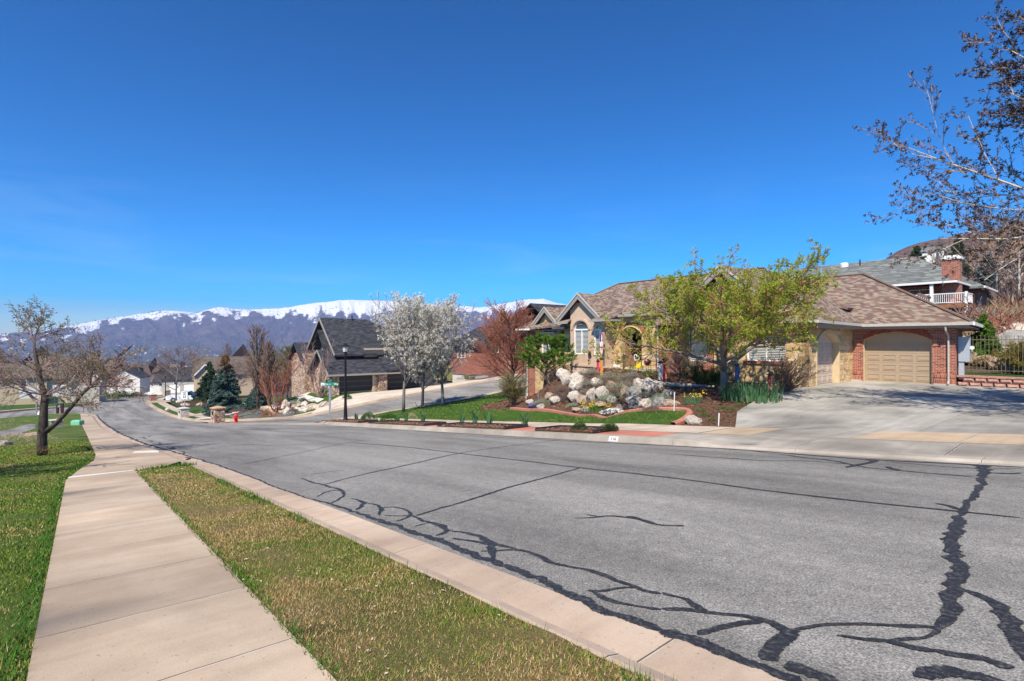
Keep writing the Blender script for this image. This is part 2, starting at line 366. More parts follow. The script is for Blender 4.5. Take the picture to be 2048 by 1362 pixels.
M_lawn=ground_mat('lawn',_lawn((.028,.068,.010),(.065,.13,.020),(.11,.14,.035),(.5,.7,.6)))
M_strip=ground_mat('patchy turf soil',_lawn((.07,.09,.018),(.13,.13,.04),(.26,.18,.09),(.35,.6,.8)))
M_nlawn=ground_mat('near lawn soil',_lawn((.05,.10,.014),(.11,.16,.03),(.28,.20,.10),(.50,.72,.75)))
def ipoly(poly,step):
    P=np.array(poly,float)
    x0,y0=P.min(0);x1,y1=P.max(0); gx,gy=np.meshgrid(np.arange(x0,x1,step),np.arange(y0,y1,step)); return gx.ravel(),gy.ravel()
def inside(px,py,poly):
    r=np.zeros(len(px),bool);n=len(poly)
    for i in range(n):
        xa,ya=poly[i];xb,yb=poly[i-1]
        if ya==yb: continue
        c=((ya>py)!=(yb>py))&(px<(xb-xa)*(py-ya)/(yb-ya)+xa); r^=c
    return r
def densify(poly,step,closed=True):
    o=[];n=len(poly)
    for i in range(n if closed else n-1):
        a=np.array(poly[i],float);b=np.array(poly[(i+1)%n],float);k=max(1,int(np.hypot(*(b-a))/step))
        for j in range(k): o.append(tuple(a+(b-a)*j/k))
    if not closed: o.append(tuple(poly[-1]))
    return o
def smooth(pl,it=2):
    for _ in range(it):
        o=[pl[0]]
        for a,b in zip(pl,pl[1:]): o+= [(a[0]*.75+b[0]*.25,a[1]*.75+b[1]*.25),(a[0]*.25+b[0]*.75,a[1]*.25+b[1]*.75)]
        o.append(pl[-1]); pl=o
    return pl
def region(name,poly,off,mat,step=.8,edge=None,kind='structure',lump=0,fn=None):
    poly=densify(poly,edge or step); m=len(poly); gx,gy=ipoly(poly,step); rng=np.random.RandomState(len(poly))
    gx=gx+rng.uniform(-.2,.2,len(gx))*step; gy=gy+rng.uniform(-.2,.2,len(gy))*step; k=inside(gx,gy,poly); gx=gx[k];gy=gy[k]
    pts=[Vector(p) for p in poly]+[Vector((a,b)) for a,b in zip(gx,gy)]
    r=delaunay_2d_cdt(pts,[(i,(i+1)%m) for i in range(m)],[],0,1e-5)
    V=np.array([(p.x,p.y) for p in r[0]]); Fc=[tuple(f) for f in r[2]]
    C=np.array([V[list(f)].mean(0) for f in Fc]); k=inside(C[:,0],C[:,1],poly); Fc=[f for f,q in zip(Fc,k) if q]
    x,y=XY(V[:,0],V[:,1]); z=TZ(x,y)+off
    if lump: z=z+(fbm(V[:,0]*2.2,V[:,1]*2.2,3,9)-.5)*lump
    if fn is not None: z=fn(V[:,0],V[:,1],z)
    me=bpy.data.meshes.new(name); me.from_pydata([(-s,n,q) for (s,n),q in zip(V,z)],[],[f if (V[f[1]][0]-V[f[0]][0])*(V[f[2]][1]-V[f[0]][1])-(V[f[1]][1]-V[f[0]][1])*(V[f[2]][0]-V[f[0]][0])<0 else f[::-1] for f in Fc])
    me.materials.append(mat); me.polygons.foreach_set('use_smooth',[True]*len(me.polygons)); me.update()
    o=link(name,me); o.rotation_euler=(0,0,TH); tag(o,kind=kind); return o
def sweep(name,line,prof,mat,side=1,step=.7,kind='structure',zfn=None):
    L_=densify(line,step,False); A=np.array(L_); d=np.gradient(A,axis=0); d/=np.hypot(d[:,0],d[:,1])[:,None]; nn=np.stack([-d[:,1],d[:,0]],1)*side
    n=len(A); k=len(prof); V=[]
    for dd,off in prof:
        q=A+nn*dd; x,y=XY(q[:,0],q[:,1]); z=TZ(*XY(A[:,0],A[:,1]))+off
        if zfn is not None: z=zfn(q[:,0],q[:,1],z,off)
        V+=list(zip(-q[:,0],q[:,1],z))
    fs=[(j*n+i,j*n+i+1,(j+1)*n+i+1,(j+1)*n+i) for j in range(k-1) for i in range(n-1)]
    mb=MB(); mb.add(V,fs); o=mb.build(name,mat); o.rotation_euler=(0,0,TH)
    if kind: tag(o,kind=kind)
    return o
nearK=[(-14,2.95),(20,2.85),(30,2.35),(42,2.15),(67,2.1),(86,2.05),(90,1.6),(93,.2),(94.3,-3),(93,-5.5),(89.5,-8.5),(84,-14),(70,-28)]
crossK=[(84,-34),(96,-20),(103.7,-8.7),(107.5,-6.0),(112,-1),(119,2.4),(140,3.4),(162,5),(196,13),(230,24),(262,38)]
farK1=[(-14,11.6),(30,11.75),(33.5,11.95),(36.8,12.7),(39.4,14.4),(40.8,17),(41.3,20),(41.3,30),(40.6,40),(39,58)]
farK2=[(48.5,62),(49.8,38),(49.7,30),(49.5,22),(49.5,17),(49.9,12.8),(51.2,10.2),(54,9.0),(62.2,8.7),(70,8.6),(81,8.8),(90.5,8.7),(103,8.9),(115,9.4),(131,10.9),(145,13.1),(161,16.8),(179,22),(200,29.5),(230,42),(262,56)]
nearKs,farK1s,farK2s,crossKs=[smooth(k,2) for k in (nearK,farK1,farK2,crossK)]
main=[(-14,2.95)]+nearKs[1:]+crossKs+farK2s[::-1][:[i for i,p in enumerate(farK2s[::-1]) if p[1]<9.2][-1]]+[(51.6,8.6),(42.1,9.5),(36.7,10.7),(30,11.75),(-14,11.6)]
j=[i for i,p in enumerate(farK1s) if p[0]>33.5][0]; j2=[i for i,p in enumerate(farK2s) if p[0]>53][0]
region('road',main,0,M_asph,1.6,.8)
region('cross_gutter',[(30,11.75),(36.7,10.7),(42.1,9.5),(51.6,8.6),(54,9.0),(51.2,9.9),(43,11.3),(38.0,12.9),(36.6,12.75),(33.5,11.95)],.004,M_kerbg,.8)
side=[(38.0,12.9),(43,11.3),(51.2,9.9)]+farK2s[:j2][::-1][1:]+farK1s[j:][::-1]
side=[(38.2,13.2),(43,11.4),(50.6,10.4)]+[p for p in farK2s[::-1] if p[1]>11 and p[0]<50.5]+[p for p in farK1s[::-1] if p[1]>14]
region('side_street',side,.002,M_asph,1.2,.7)
KP=[(0,.004),(.30,-.012),(.34,.118),(.38,.134),(.62,.137),(.62,-.12)]
KPn=[(0,.004),(.42,-.006),(.50,.055),(.55,.105),(.64,.128),(.70,.13),(.70,-.12)]
sweep('near_kerb',nearKs,KPn,M_kerb,-1)
def drivecut(s,n,z,off):
    k=(1-sst(s,6.6,7.7)); return z-np.where(off>.02,k*np.maximum(off-.035,0),0)
sweep('far_kerb',farK1s,KP,M_kerbg,1,.35,zfn=drivecut)
sweep('far_street_kerb',farK2s,KP,M_kerb,1)
sweep('cross_street_kerb',crossKs,KP,M_kerb,1)
def back(line,d,side):
    A=np.array(densify(line,1.0,False)); g=np.gradient(A,axis=0); g/=np.hypot(g[:,0],g[:,1])[:,None]
    return [tuple(p) for p in A+np.stack([-g[:,1],g[:,0]],1)*side*d]
nb=back(nearKs,.70,-1); fb1=back(farK1s,.62,1); fb2=back(farK2s,.62,1); cb=back(crossKs,.62,1)
# near side: sidewalk, strip, lawn
WL=[(-14,-.25),(14.7,-.2),(16.8,0),(19.5,.35),(22,.45),(42,.4),(88,.25)]
nbA=[p for p in nb if -14.5<p[0]<91.2 and p[1]>-.2]
e=[p for p in nbA if p[0]>=15.6]
region('near_sidewalk',WL+[(91.2,.25)]+e[::-1]+[(15.4,1.6),(15.2,1.05),(-14,1.03)],.131,M_walk,1.2,.6)
strip_poly=[(-14,1.03),(15.2,1.05),(15.45,1.45),(15.5,1.9)]+[p for p in nbA if p[0]<15.4][::-1]
region('park_strip',strip_poly,.128,M_strip,.35,.3,lump=.03)
nlawn_poly=WL+[(91.2,.25)]+[p for p in nb if p[1]<.3 and p[0]>70]+[(60,-38),(30,-26),(-14,-14)]
region('near_lawn',nlawn_poly,.112,M_nlawn,.9,.6,lump=.05)
region('concrete_patch',[(20.3,2.0),(21.2,1.35),(22.0,1.5),(21.6,1.95),(21.2,2.1)],.136,M_white,.4)
region('concrete_patch',[(15.1,-.18),(15.45,-.15),(15.35,1.0),(15.2,1.0)],.135,M_white,.4)
# paved garden path left
region('garden_path',[(49,-2.6),(54,-3.3),(59,-3.2),(65,-3.0),(72,-3.3),(74.5,-3.7),(73,-4.3),(66,-4.6),(58,-6),(52,-8.5),(46,-9)],.125,M_asph,.8,.5)
# far side of the road: beds, walk, lawn, drive
fbA=[p for p in fb1 if 7<p[0]<35 and p[1]<13.2]
def bk(s): return float(np.interp(s,[p[0] for p in fbA],[p[1] for p in fbA]))
reds=[(9.0,11.2),(14.0,15.7),(20.6,21.7),(27.9,29.2)]
beds=[(11.2,14.0),(15.7,20.6),(21.7,27.9),(29.2,35.2)]
WF=13.75; WB=15.9
for a,b in reds: region('red_crossing',[(a,bk(a)+.002),((a+b)/2,bk(a)+.002),(b,bk(b)+.002),(b,WF),(a,WF)],.132,M_red,.6)
for i,(a,b) in enumerate(beds):
    if i<3: pl=[(a,bk(a)),((a+b)/2,bk((a+b)/2)),(b,bk(b)),(b,WF),(a,WF)]
    else: pl=[(a,bk(a)),(31,bk(31)),(33,bk(33)),(34.4,bk(34.2)),(36.0,13.6),(36.2,14.4),(34.5,14.0),(a,WF)]
    region('planting_bed',pl,.14,M_mulch,.35,.3,lump=.09)
region('far_sidewalk',[(8.4,WF),(34.5,14.0),(36.6,14.5),(38.2,15.8),(38.9,18),(38.9,36),(40.0,36),(40.6,30),(40.65,20),(40.2,17.6),(39.0,15.4),(36.6,13.6)]+[(36.2,14.3),(35,15.5),(33,WB),(8.4,WB)],.136,M_walk2,1.0,.6) if False else None
region('far_sidewalk',[(8.4,WF),(34.5,14.02),(36.2,14.45),(36.5,13.5),(38.9,15.3),(40.1,17.5),(40.55,20),(40.55,23),(39.4,23),(39.2,19.5),(38.2,17.8),(36.6,16.6),(34,15.95),(8.4,WB)],.136,M_walk2,1.0,.6)
region('side_sidewalk',[(39.4,23),(40.5,23),(40.5,34),(39.9,42),(38.8,42),(39.3,34)],.136,M_walk2,1.0,.6)
edgeL=smooth([(36.5,18.6),(30,21.6),(27,21.4),(24.4,21.0),(22.7,20.9),(20.8,20.7),(19.4,20.2),(17.9,19.5),(16.2,18.4),(14.6,17.6),(13.1,17.4),(12.0,17.8),(11.4,17.9),(10.95,17.5),(10.7,16.8),(10.65,WB)],2)
lawn_poly=[(10.65,WB),(34,15.95),(36.6,16.6),(38.2,17.8),(39.2,19.5),(39.4,23),(39.3,34),(36,36),(33.5,30),(32.6,24),(30,21.6)]+[p for p in edgeL if p[0]<30]
region('front_lawn',lawn_poly,.135,M_lawn,.7,.5,lump=.03)
bed_poly=[p for p in edgeL if p[0]<30][::-1]+[(30,21.6),(32.6,24),(33.5,30),(36,36),(36,46),(20,46),(20,36),(12,36),(12,28.2),(10.95,28.2),(10.95,25),(10.5,22),(9.7,18.5),(8.4,WB)]
region('garden_bed',bed_poly,.10,M_mulch,.5,.4,lump=.16)
dr=[(8.4,WB),(9.7,18.5),(10.5,22),(10.95,25),(10.95,28.2),(10.95,33.3),(5.4,33.3),(5.4,32.95),(-12,32.95),(-12,WB)]
region('driveway',dr,.125,M_drive,1.0,.7)
region('driveway_sidewalk',[(8.4,WF),(8.4,WB),(-12,WB),(-12,WF)],.127,M_apron,1.0)
def apr(s,n,z): t=np.clip((n-12.1)/(WF-12.1),0,1); return z-(1-t)*.095
region('driveway_apron',[(8.6,12.35),(7.2,12.22),(-12,12.15),(-12,WF),(9.0,WF),(9.0,12.5)],.128,M_apron,.6,.5,fn=lambda s,n,z: z-(1-np.clip((n-12.15)/(WF-12.15),0,1))*.095*(1-sst(s,6.6,8.2)))
for k,(a,b,c_,d_) in enumerate([(6.9,8.35,WF+.03,WB-.03),(2.6,4.5,WF+.03,WB-.03),(.9,2.55,WF+.03,WB-.03)]): region('tan_slab',[(a,c_),(b,c_),(b,d_),(a,d_)],.131,M_tan,.7)
region('upper_lawn',[(6.2,33.55),(6.6,35.4),(-12,35.4),(-12,33.55)],.30,M_lawn,.6,fn=lambda s,n,z: np.full_like(z,-1.66))
# far side of the side street and of the road
bk2=[p for p in fb2 if p[1]<70]
region('far_lawn',[(52.5,10.9),(51.0,13.5),(50.8,22),(50.9,30),(62,26.5),(67,21),(66,14),(68,10.6)],.12,M_lawn,.9,.6)
def mid(line,d): return back(line,d,1)
for nm,d0,d1,mt,a,b in (('corner_strip',.62,1.55,M_lawn,9,73),('corner_sidewalk',1.55,2.75,M_walk2,9,190)):
    A=np.array(densify(farK2s,1.0,False)); g=np.gradient(A,axis=0); g/=np.hypot(g[:,0],g[:,1])[:,None]; nn=np.stack([-g[:,1],g[:,0]],1)
    k=[i for i in range(len(A)) if (A[i][1]<60) and A[i][0]<250]
    q0=[tuple(A[i]+nn[i]*d0) for i in k]; q1=[tuple(A[i]+nn[i]*d1) for i in k]
    region('verge' if 'strip' in nm else 'corner_sidewalk',q0+q1[::-1],.128,mt,1.2,1.0)
region('dark_bed',[(53.5,12.2),(52.5,13.4),(53,16.5),(60,18.6),(66,18),(69,14),(66,12.4)],.14,M_gravel,.8,.6,lump=.2)
region('far_yard',[(69,11.6),(90,11.7),(118,12.8),(122,20),(100,30),(80,24),(69,20)],.11,M_lawn,1.5,1.2)
region('mulch_island',[(92,12.2),(104,12.4),(112,14.5),(108,18),(98,17),(92,14.5)],.14,M_dkmulch,1.2,1,lump=.2)
region('neighbour_driveway',[(69.5,9.25),(76,9.3),(77,11.7),(92,20),(86,23),(72,13)],.14,M_walk,1.2)
region('neighbour_path',[(61.5,9.3),(63.5,9.3),(70,15),(80,22.5),(78,24),(66,16)],.145,M_white,1.2)
region('neighbour_driveway',[(112,9.5),(120,10.0),(124,14),(118,19),(112,14)],.14,M_walk,1.2)
region('corner_driveway',[(50.12,16.8),(50.3,30.5),(50.3,38),(56.0,38),(56.6,30),(56.5,22.0),(53.6,18.6)],.14,M_pale,.9,.6)
region('far_front_lawn',[(108.5,-7.0),(112.6,-2),(119,1.6),(140,2.6),(140,-14),(118,-20),(106,-16)],.12,M_lawn,2,1.5)
region('far_pavement',[(97,-20.4),(104.3,-9.4),(108.1,-6.6),(112.4,-1.8),(113.4,-2.4),(109,-7.6),(105.2,-10.4),(98,-21.4)],.135,M_walk2,1.5,1)
# hillside bed across the side street
region('slope_bed',[(51.2,30.5),(51,62),(75,62),(75,40),(57.2,38)],.12,ground_mat('purple brown mulch',_soil([(.3,(.06,.04,.045)),(.5,(.13,.095,.10)),(.7,(.25,.2,.2))])),1.5,1.2)
# ---- the sheet of land to the foot of the mountains ----
def polar(name,radii,angs,zf,mat,attr=None):
    Rr,A=np.meshgrid(radii,angs,indexing='ij'); x=Rr*np.sin(A);y=Rr*np.cos(A); z=zf(x,y,Rr,A)
    nr,na=Rr.shape; idx=np.arange(nr*na).reshape(nr,na); f=np.stack([idx[:-1,:-1],idx[:-1,1:],idx[1:,1:],idx[1:,:-1]],-1).reshape(-1,4)
    me=bpy.data.meshes.new(name); V=np.stack([x,y,z],-1).reshape(-1,3).astype(np.float32)
    me.vertices.add(len(V)); me.vertices.foreach_set('co',V.ravel()); me.loops.add(f.size); me.loops.foreach_set('vertex_index',f.ravel().astype(np.int32))
    me.polygons.add(len(f)); me.polygons.foreach_set('loop_start',np.arange(0,f.size,4,dtype=np.int32)); me.polygons.foreach_set('loop_total',np.full(len(f),4,dtype=np.int32))
    me.polygons.foreach_set('use_smooth',np.ones(len(f),bool)); me.materials.append(mat); me.update(calc_edges=True)
    if attr is not None:
        a=me.attributes.new('snow','FLOAT','POINT'); a.data.foreach_set('value',attr(x,y,Rr,A,z).ravel().astype(np.float32))
    if me.polygons[0].normal.z<0: me.flip_normals()
    o=link(name,me); tag(o,kind='structure'); return o
def _land(t):
    c=t.co(); a=t.ramp(t.noise(c,.03,6,.7),[(.3,(.085,.075,.045)),(.5,(.13,.10,.07)),(.7,(.17,.125,.095))])
    hill=t.ramp(t.noise(c,.12,7,.8),[(.3,(.07,.045,.04)),(.5,(.15,.10,.085)),(.7,(.24,.18,.14))])
    y=t.sep(c)[2]; t.color(t.mix(t.ramp(y,[(.0,0),(.9,1)]),a,hill)); t.bump(t.noise(c,.5,6,.8),1,1.0)
M_land=ground_mat('open land',_land)
rr=np.concatenate([np.geomspace(1.0,60,150),np.geomspace(61,3400,170)])
def lz(x,y,r,a): 
    return TZ(x,y)-.12-.25*sst(r,60,150)-1.5*sst(r,200,500)+(fbm(x*.004,y*.004,4,2)-.5)*14*sst(r,600,1500)
polar('ground',rr,np.radians(np.arange(-180,180.01,.75)),lz,M_land)
# ---- snowy range across the valley ----
CX=[-400,0,60,110,180,250,330,390,440,480,560,620,680,750,800,850,900,960,1000,1050,1085,1120,1150,1260,1500,2000,2600]
CY=[676,668,664,656,644,632,621,625,614,619,617,608,600,601,604,607,611,615,608,600,597,607,613,622,640,655,665]
def crest(a):
    u=np.tan(np.clip(a,-1.3,1.3)); px=1024+F*u; y=np.interp(px,CX,CY); return (681-y)/F, px
def mz(x,y,r,a):
    v,px=crest(a); D=5600+400*np.sin(a*5); zc=v*D*np.cos(a)+0; t=(r-3150)/(D-3150)
    aa=a*26+ .8*(fbm(a*12,r*.0008,3,4)-.5)*4
    rid=1-np.abs(2*fbm(aa+ t*1.5,t*1.9,5,11)-1)
    rid2=1-np.abs(2*fbm(aa*3.1+t*2.5,t*5,4,21)-1)
    up=np.clip(t,0,1); prof=.62*up**1.5+.38*sst(up,.25,1.0)
    z=-118+(zc+118)*prof+ (rid-.72)*95*np.sin(np.pi*np.clip(up,0,1))**.8*(zc+150)/500 +(rid2-.7)*26*sst(up,.08,.35)*(1-.75*sst(up,.8,1))
    z=z+ (fbm(a*60,r*.002,3,5)-.5)*10*sst(up,.85,1)
    z=np.where(t>1, z-(t-1)*900, z); return z
def msnow(x,y,r,a,z):
    v,px=crest(a); D=5600+400*np.sin(a*5); zc=v*D*np.cos(a); fr=np.interp(px,[0,200,400,600,700,900,1100],[.45,.71,.76,.66,.62,.74,.60])
    lim=zc*fr; return np.clip((z-lim)/95+ (fbm(a*90,r*.004,4,8)-.5)*2.8+.42,0,1)
def _mt(t):
    c=t.co(); at=t.n('Attribute',attribute_name='snow').outputs['Fac']; z=t.sep(c)[2]
    low=t.ramp(t.noise(c,.004,7,.7),[(.3,(.035,.055,.028)),(.5,(.085,.085,.05)),(.65,(.14,.115,.075))]); hi=t.ramp(t.noise(c,.006,8,.75),[(.3,(.035,.028,.030)),(.5,(.085,.064,.062)),(.7,(.16,.13,.115))])
    f=t.ramp(t.math('ADD',t.math('DIVIDE',z,260),t.math('MULTIPLY',t.noise(c,.003,4,.6),.9)),[(.15,0),(.5,1)])
    col=t.mix(f,low,hi); col=t.mix(t.ramp(t.noise(c,.03,4,.8),[(.66,0),(.74,.35)]),col,(.32,.28,.24))
    s=t.ramp(t.math('ADD',at,t.math('MULTIPLY',t.math('SUBTRACT',t.noise(c,.02,6,.8),.5),1.6)),[(.38,0),(.64,1)])
    t.color(t.mix(s,col,(.86,.88,.92))); t.bump(t.noise(c,.012,8,.75),1,22)
M_mt=ground_mat('scrub and snow',_mt)
polar('mountains',np.linspace(3150,7200,230),np.radians(np.arange(-62,62.01,.09)),mz,M_mt,msnow)
# ---- haze ----
hm=bpy.data.materials.new('air'); hm.use_nodes=True; hm.node_tree.nodes.clear(); pv=hm.node_tree.nodes.new('ShaderNodeVolumePrincipled'); ho=hm.node_tree.nodes.new('ShaderNodeOutputMaterial')
pv.inputs['Color'].default_value=(.40,.56,1,1); pv.inputs['Density'].default_value=HAZE; pv.inputs['Anisotropy'].default_value=.0; hm.node_tree.links.new(pv.outputs[0],ho.inputs['Volume'])
hz_=MB().box(-8000,8000,-600,8000,-700,505).build('haze',hm); tag(hz_,kind='stuff')
# ---------------- sealed cracks in the asphalt ----------------
_ck=[0]
def px_line(pts): return [(S(p.x,p.y),N(p.x,p.y)) for p in (gpt(a,b,0) for a,b in pts)]
def ribbon(pts,w,name='sealed_crack',sn=False,jit=.35,step=.05):
    rng=np.random.RandomState(_ck[0]+5); pl=pts if sn else px_line(pts); pl=densify(smooth(pl,1),step,False); A=np.array(pl)
    d=np.gradient(A,axis=0); l=np.hypot(d[:,0],d[:,1]); d/=np.maximum(l,1e-6)[:,None]; nn=np.stack([-d[:,1],d[:,0]],1)
    k=len(A); ww=[q*.85 for q in (w if hasattr(w,'__len__') else [w,w])]; W_=np.interp(np.linspace(0,1,k),np.linspace(0,1,len(ww)),ww)
    sm=lambda a: np.convolve(a,[.25,.5,.25],'same')
    ctr=sm(rng.uniform(-1,1,k))*W_*.35+(vnoise(np.arange(k)*.13,np.zeros(k),_ck[0])-.5)*W_*.6; rag=.16*rng.uniform(-1,1,(2,k))*np.minimum(W_,.1); l1=W_/2*(1+jit*sm(rng.uniform(-1,1,k)));r1=W_/2*(1+jit*sm(rng.uniform(-1,1,k)))
    l1[0]*=.3;r1[0]*=.3;l1[-1]*=.3;r1[-1]*=.3
    P1=A+nn*(ctr+l1+rag[0])[:,None];P2=A+nn*(ctr-r1-rag[1])[:,None]; off=.0042+.00011*_ck[0]; _ck[0]+=1
    V=[]
    for q in (P1,(P1+P2)/2,P2):
        x,y=XY(q[:,0],q[:,1]); V+=list(zip(-q[:,0],q[:,1],H(x,y)+off))
    mb=MB(); mb.add(V,[(j*k+i,j*k+i+1,(j+1)*k+i+1,(j+1)*k+i) for j in (0,1) for i in range(k-1)]); o=mb.build(name,M_seal,fix=False); at_=o.data.attributes.new('edge','FLOAT','POINT'); at_.data.foreach_set('value',[1.0]*k+[0.0]*k+[1.0]*k); o.rotation_euler=(0,0,TH); tag(o,kind='structure'); return o
z2=lambda L_: [(600+a/2.713,860+b/2.713) for a,b in L_]
z3=lambda L_: [(1324+a/2.713,860+b/2.713) for a,b in L_]
zL=lambda L_: [(a/3.405,560+b/3.405) for a,b in L_]
zB=lambda L_: [(a/2.926,900+b/2.926) for a,b in L_]
# edge sealant along the near gutter
ribbon([(620,998),(674,1011),(784,1049),(895,1091),(998,1128),(1080,1158),(1153,1192),(1240,1226),(1322,1262)],[.05,.07,.10,.12,.13,.12,.13])
ribbon([(1322,1262),(1400,1288),(1471,1318),(1545,1344),(1600,1368)],[.13,.14,.10,.12])
ribbon([(352,905),(420,925),(500,953),(560,978),(620,998)],[.10,.09,.06,.05])
ribbon([(241,867),(282,885),(352,905)],[.14,.16,.10],jit=.8)
ribbon([(194,829),(205,843),(222,855),(241,867)],[.18,.22,.2],jit=.9)
ribbon(z2([(0,260),(60,285),(130,300),(220,325),(245,345),(225,370),(170,400)]),[.03,.07,.08,.05])
ribbon(z2([(100,362),(150,330),(220,328)]),.05)
ribbon(z2([(275,370),(330,385),(355,400),(310,435)]),[.03,.1,.06])
ribbon(z2([(355,395),(420,405),(440,430),(425,465)]),[.03,.09,.05])
ribbon(z2([(445,420),(520,418),(580,435),(610,462),(560,490),(520,498)]),[.04,.05,.07,.06])
ribbon(z2([(450,462),(520,468),(600,465)]),.035)
ribbon(z2([(600,460),(660,490),(740,510),(800,548),(740,575)]),[.05,.08,.10,.06])
ribbon(z2([(620,525),(690,508)]),.03)
ribbon(z2([(800,545),(900,555),(970,575),(1025,600),(1035,640),(1060,700)]),[.04,.07,.10,.12,.10])
ribbon(z2([(820,590),(930,605),(1030,612),(1180,645)]),[.05,.06,.08,.05])
ribbon(z2([(980,660),(1080,655),(1180,650),(1260,665),(1320,690),(1360,720),(1450,735),(1560,760),(1620,780),(1700,810),(1790,840),(1860,875),(1960,890)]),[.03,.05,.07,.09,.05,.06,.07,.05,.06])
ribbon(z2([(1560,875),(1640,880),(1740,865),(1830,858)]),.05)
ribbon(z2([(1600,880),(1700,930),(1820,960),(1960,975)]),[.08,.06,.05])
ribbon(z3([(0,885),(80,905),(150,930),(200,970),(240,990)]),[.04,.05,.09,.06])
ribbon(z3([(0,975),(100,975),(200,985),(350,1000),(480,1015),(580,1040),(660,1080),(700,1110)]),[.05,.07,.05,.06,.10,.14])
ribbon(z3([(190,1110),(300,1090),(420,1055),(540,1040)]),[.10,.08,.09])
ribbon(z3([(680,1090),(670,1150),(600,1210),(560,1255)]),[.10,.16,.14,.12])
ribbon(z3([(690,1090),(800,1065),(950,1055),(1150,1060),(1300,1068),(1440,1068),(1530,1082)]),[.03,.05,.05,.06,.05])
ribbon(z3([(950,1120),(1080,1138),(1200,1150),(1330,1135),(1430,1120),(1500,1085)]),[.03,.06,.04,.05])
ribbon(z3([(1090,1140),(1250,1158),(1400,1190),(1500,1200),(1640,1225),(1780,1250),(1900,1300)]),[.05,.07,.07,.08,.12])
ribbon(z3([(1500,1090),(1560,1030),(1570,950),(1555,880),(1580,800),(1600,720),(1600,600),(1600,520),(1615,465)]),[.08,.14,.15,.13,.17,.15,.16,.17,.10])
ribbon(z3([(1615,470),(1650,420),(1680,370),(1730,310),(1750,270),(1735,235),(1755,200),(1745,190)]),[.09,.09,.11,.11,.16,.26])
ribbon(z3([(1580,870),(1680,880),(1780,920),(1860,980),(1900,1060),(1930,1130),(1980,1200),(2040,1280)]),[.06,.09,.13,.17,.16,.2])
ribbon(z3([(1480,400),(1560,415),(1640,440)]),[.04,.08,.1])
ribbon(z3([(1420,1362),(1500,1320),(1640,1325),(1760,1350),(1900,1400)]),[.10,.14,.10,.08])
ribbon(z3([(660,1290),(760,1310),(840,1340),(900,1390)]),[.14,.12,.14])
# long centre seam and cross joints
ribbon([(470,888),(560,892),(680,884),(800,893),(910,906),(1040,921),(1160,936),(1324,953),(1480,975),(1620,992),(1760,1008),(1930,1025),(2048,1037)],[.03,.05,.05,.07,.06,.07,.06,.06,.07],step=.2)
ribbon([(640,972),(720,950),(820,929),(912,907),(1010,893),(1115,881)],[.04,.06,.05,.04],step=.2)
ribbon([(832,1032),(900,1012),(945,998),(1000,980),(1080,958),(1162,936)],[.05,.07,.06,.06])
ribbon([(480,930),(560,914),(680,888),(760,876)],[.04,.04,.03],step=.2)
ribbon([(600,952),(690,940)],.03); ribbon([(380,905),(450,893),(540,885)],.04,step=.2)
ribbon(z2([(1480,480),(1600,478),(1680,468),(1760,475),(1840,488),(1920,515),(1990,522)]),[.02,.05,.05,.07,.05])
ribbon(z2([(1550,460),(1640,475)]),.03); ribbon(z2([(1760,475),(1810,470),(1880,500)]),.05)
ribbon(z3([(0,520),(60,524),(120,522)]),[.05,.03,.08])
ribbon([(822,861),(931,868),(1062,876),(1227,886),(1324,891),(1500,901),(1693,917),(1850,925),(2048,935)],[.05,.06,.05,.06,.09,.08,.08],step=.25)
ribbon(z2([(620,10),(760,20),(900,28),(1040,40),(1240,50),(1400,60),(1700,72),(1960,78)]),[.03,.04,.05,.03],step=.2)
ribbon(z3([(0,128),(300,150),(560,170),(800,168),(920,180),(1060,190)]),[.03,.05,.04],step=.15)
ribbon(z3([(470,112),(680,138),(760,150),(920,165),(1100,205),(1200,215),(1300,222),(1500,240),(1700,255)]),[.03,.05,.04,.05],step=.15)
ribbon(z3([(1120,160),(1160,170),(1080,190),(1000,205)]),[.25,.14,.05],step=.15)
ribbon(z3([(1200,170),(1400,190),(1700,212),(1960,212)]),[.03,.04,.03],step=.2)
ribbon(z3([(1220,200),(1260,215),(1290,222)]),.1); ribbon(z3([(1740,230),(1850,238),(1960,234)]),[.04,.08,.04])
ribbon([(0,1000),(0,1001)],.01) if False else None
ribbon([(245,815),(262,824),(290,835),(330,844),(380,851),(470,858),(600,865),(700,870)],[.09,.08,.06,.05],step=.4)
ribbon([(260,843),(310,850),(370,856)],[.06,.08,.05],step=.3); ribbon([(300,868),(370,872),(440,874)],[.05,.07,.04],step=.3)
ribbon([(266,826),(276,829),(285,829)],.08,step=.3); ribbon([(480,852),(560,852),(640,850),(680,853)],[.05,.08,.05],step=.3)
for a,b in (((770,812),(830,806)),((840,808),(900,800)),((830,803),(835,812)),((20,832),(60,828)),((90,833),(120,827))): ribbon([a,((a[0]+b[0])/2,(a[1]+b[1])/2+1),b],.08,step=.3)
rng=np.random.RandomState(7)
for i in range(26):      # short feathery cracks off the far gutter seam and down the near one
    s0=rng.uniform(18,88); n0=2.3+rng.uniform(.1,.6); a=rng.uniform(-.5,.5); l=rng.uniform(.5,1.4)
    ribbon([(s0,n0),(s0+l*.5,n0+a*.3+.1),(s0+l,n0+a*.4)],rng.uniform(.03,.08)*(1+s0/60),sn=True,step=.15,jit=.8)
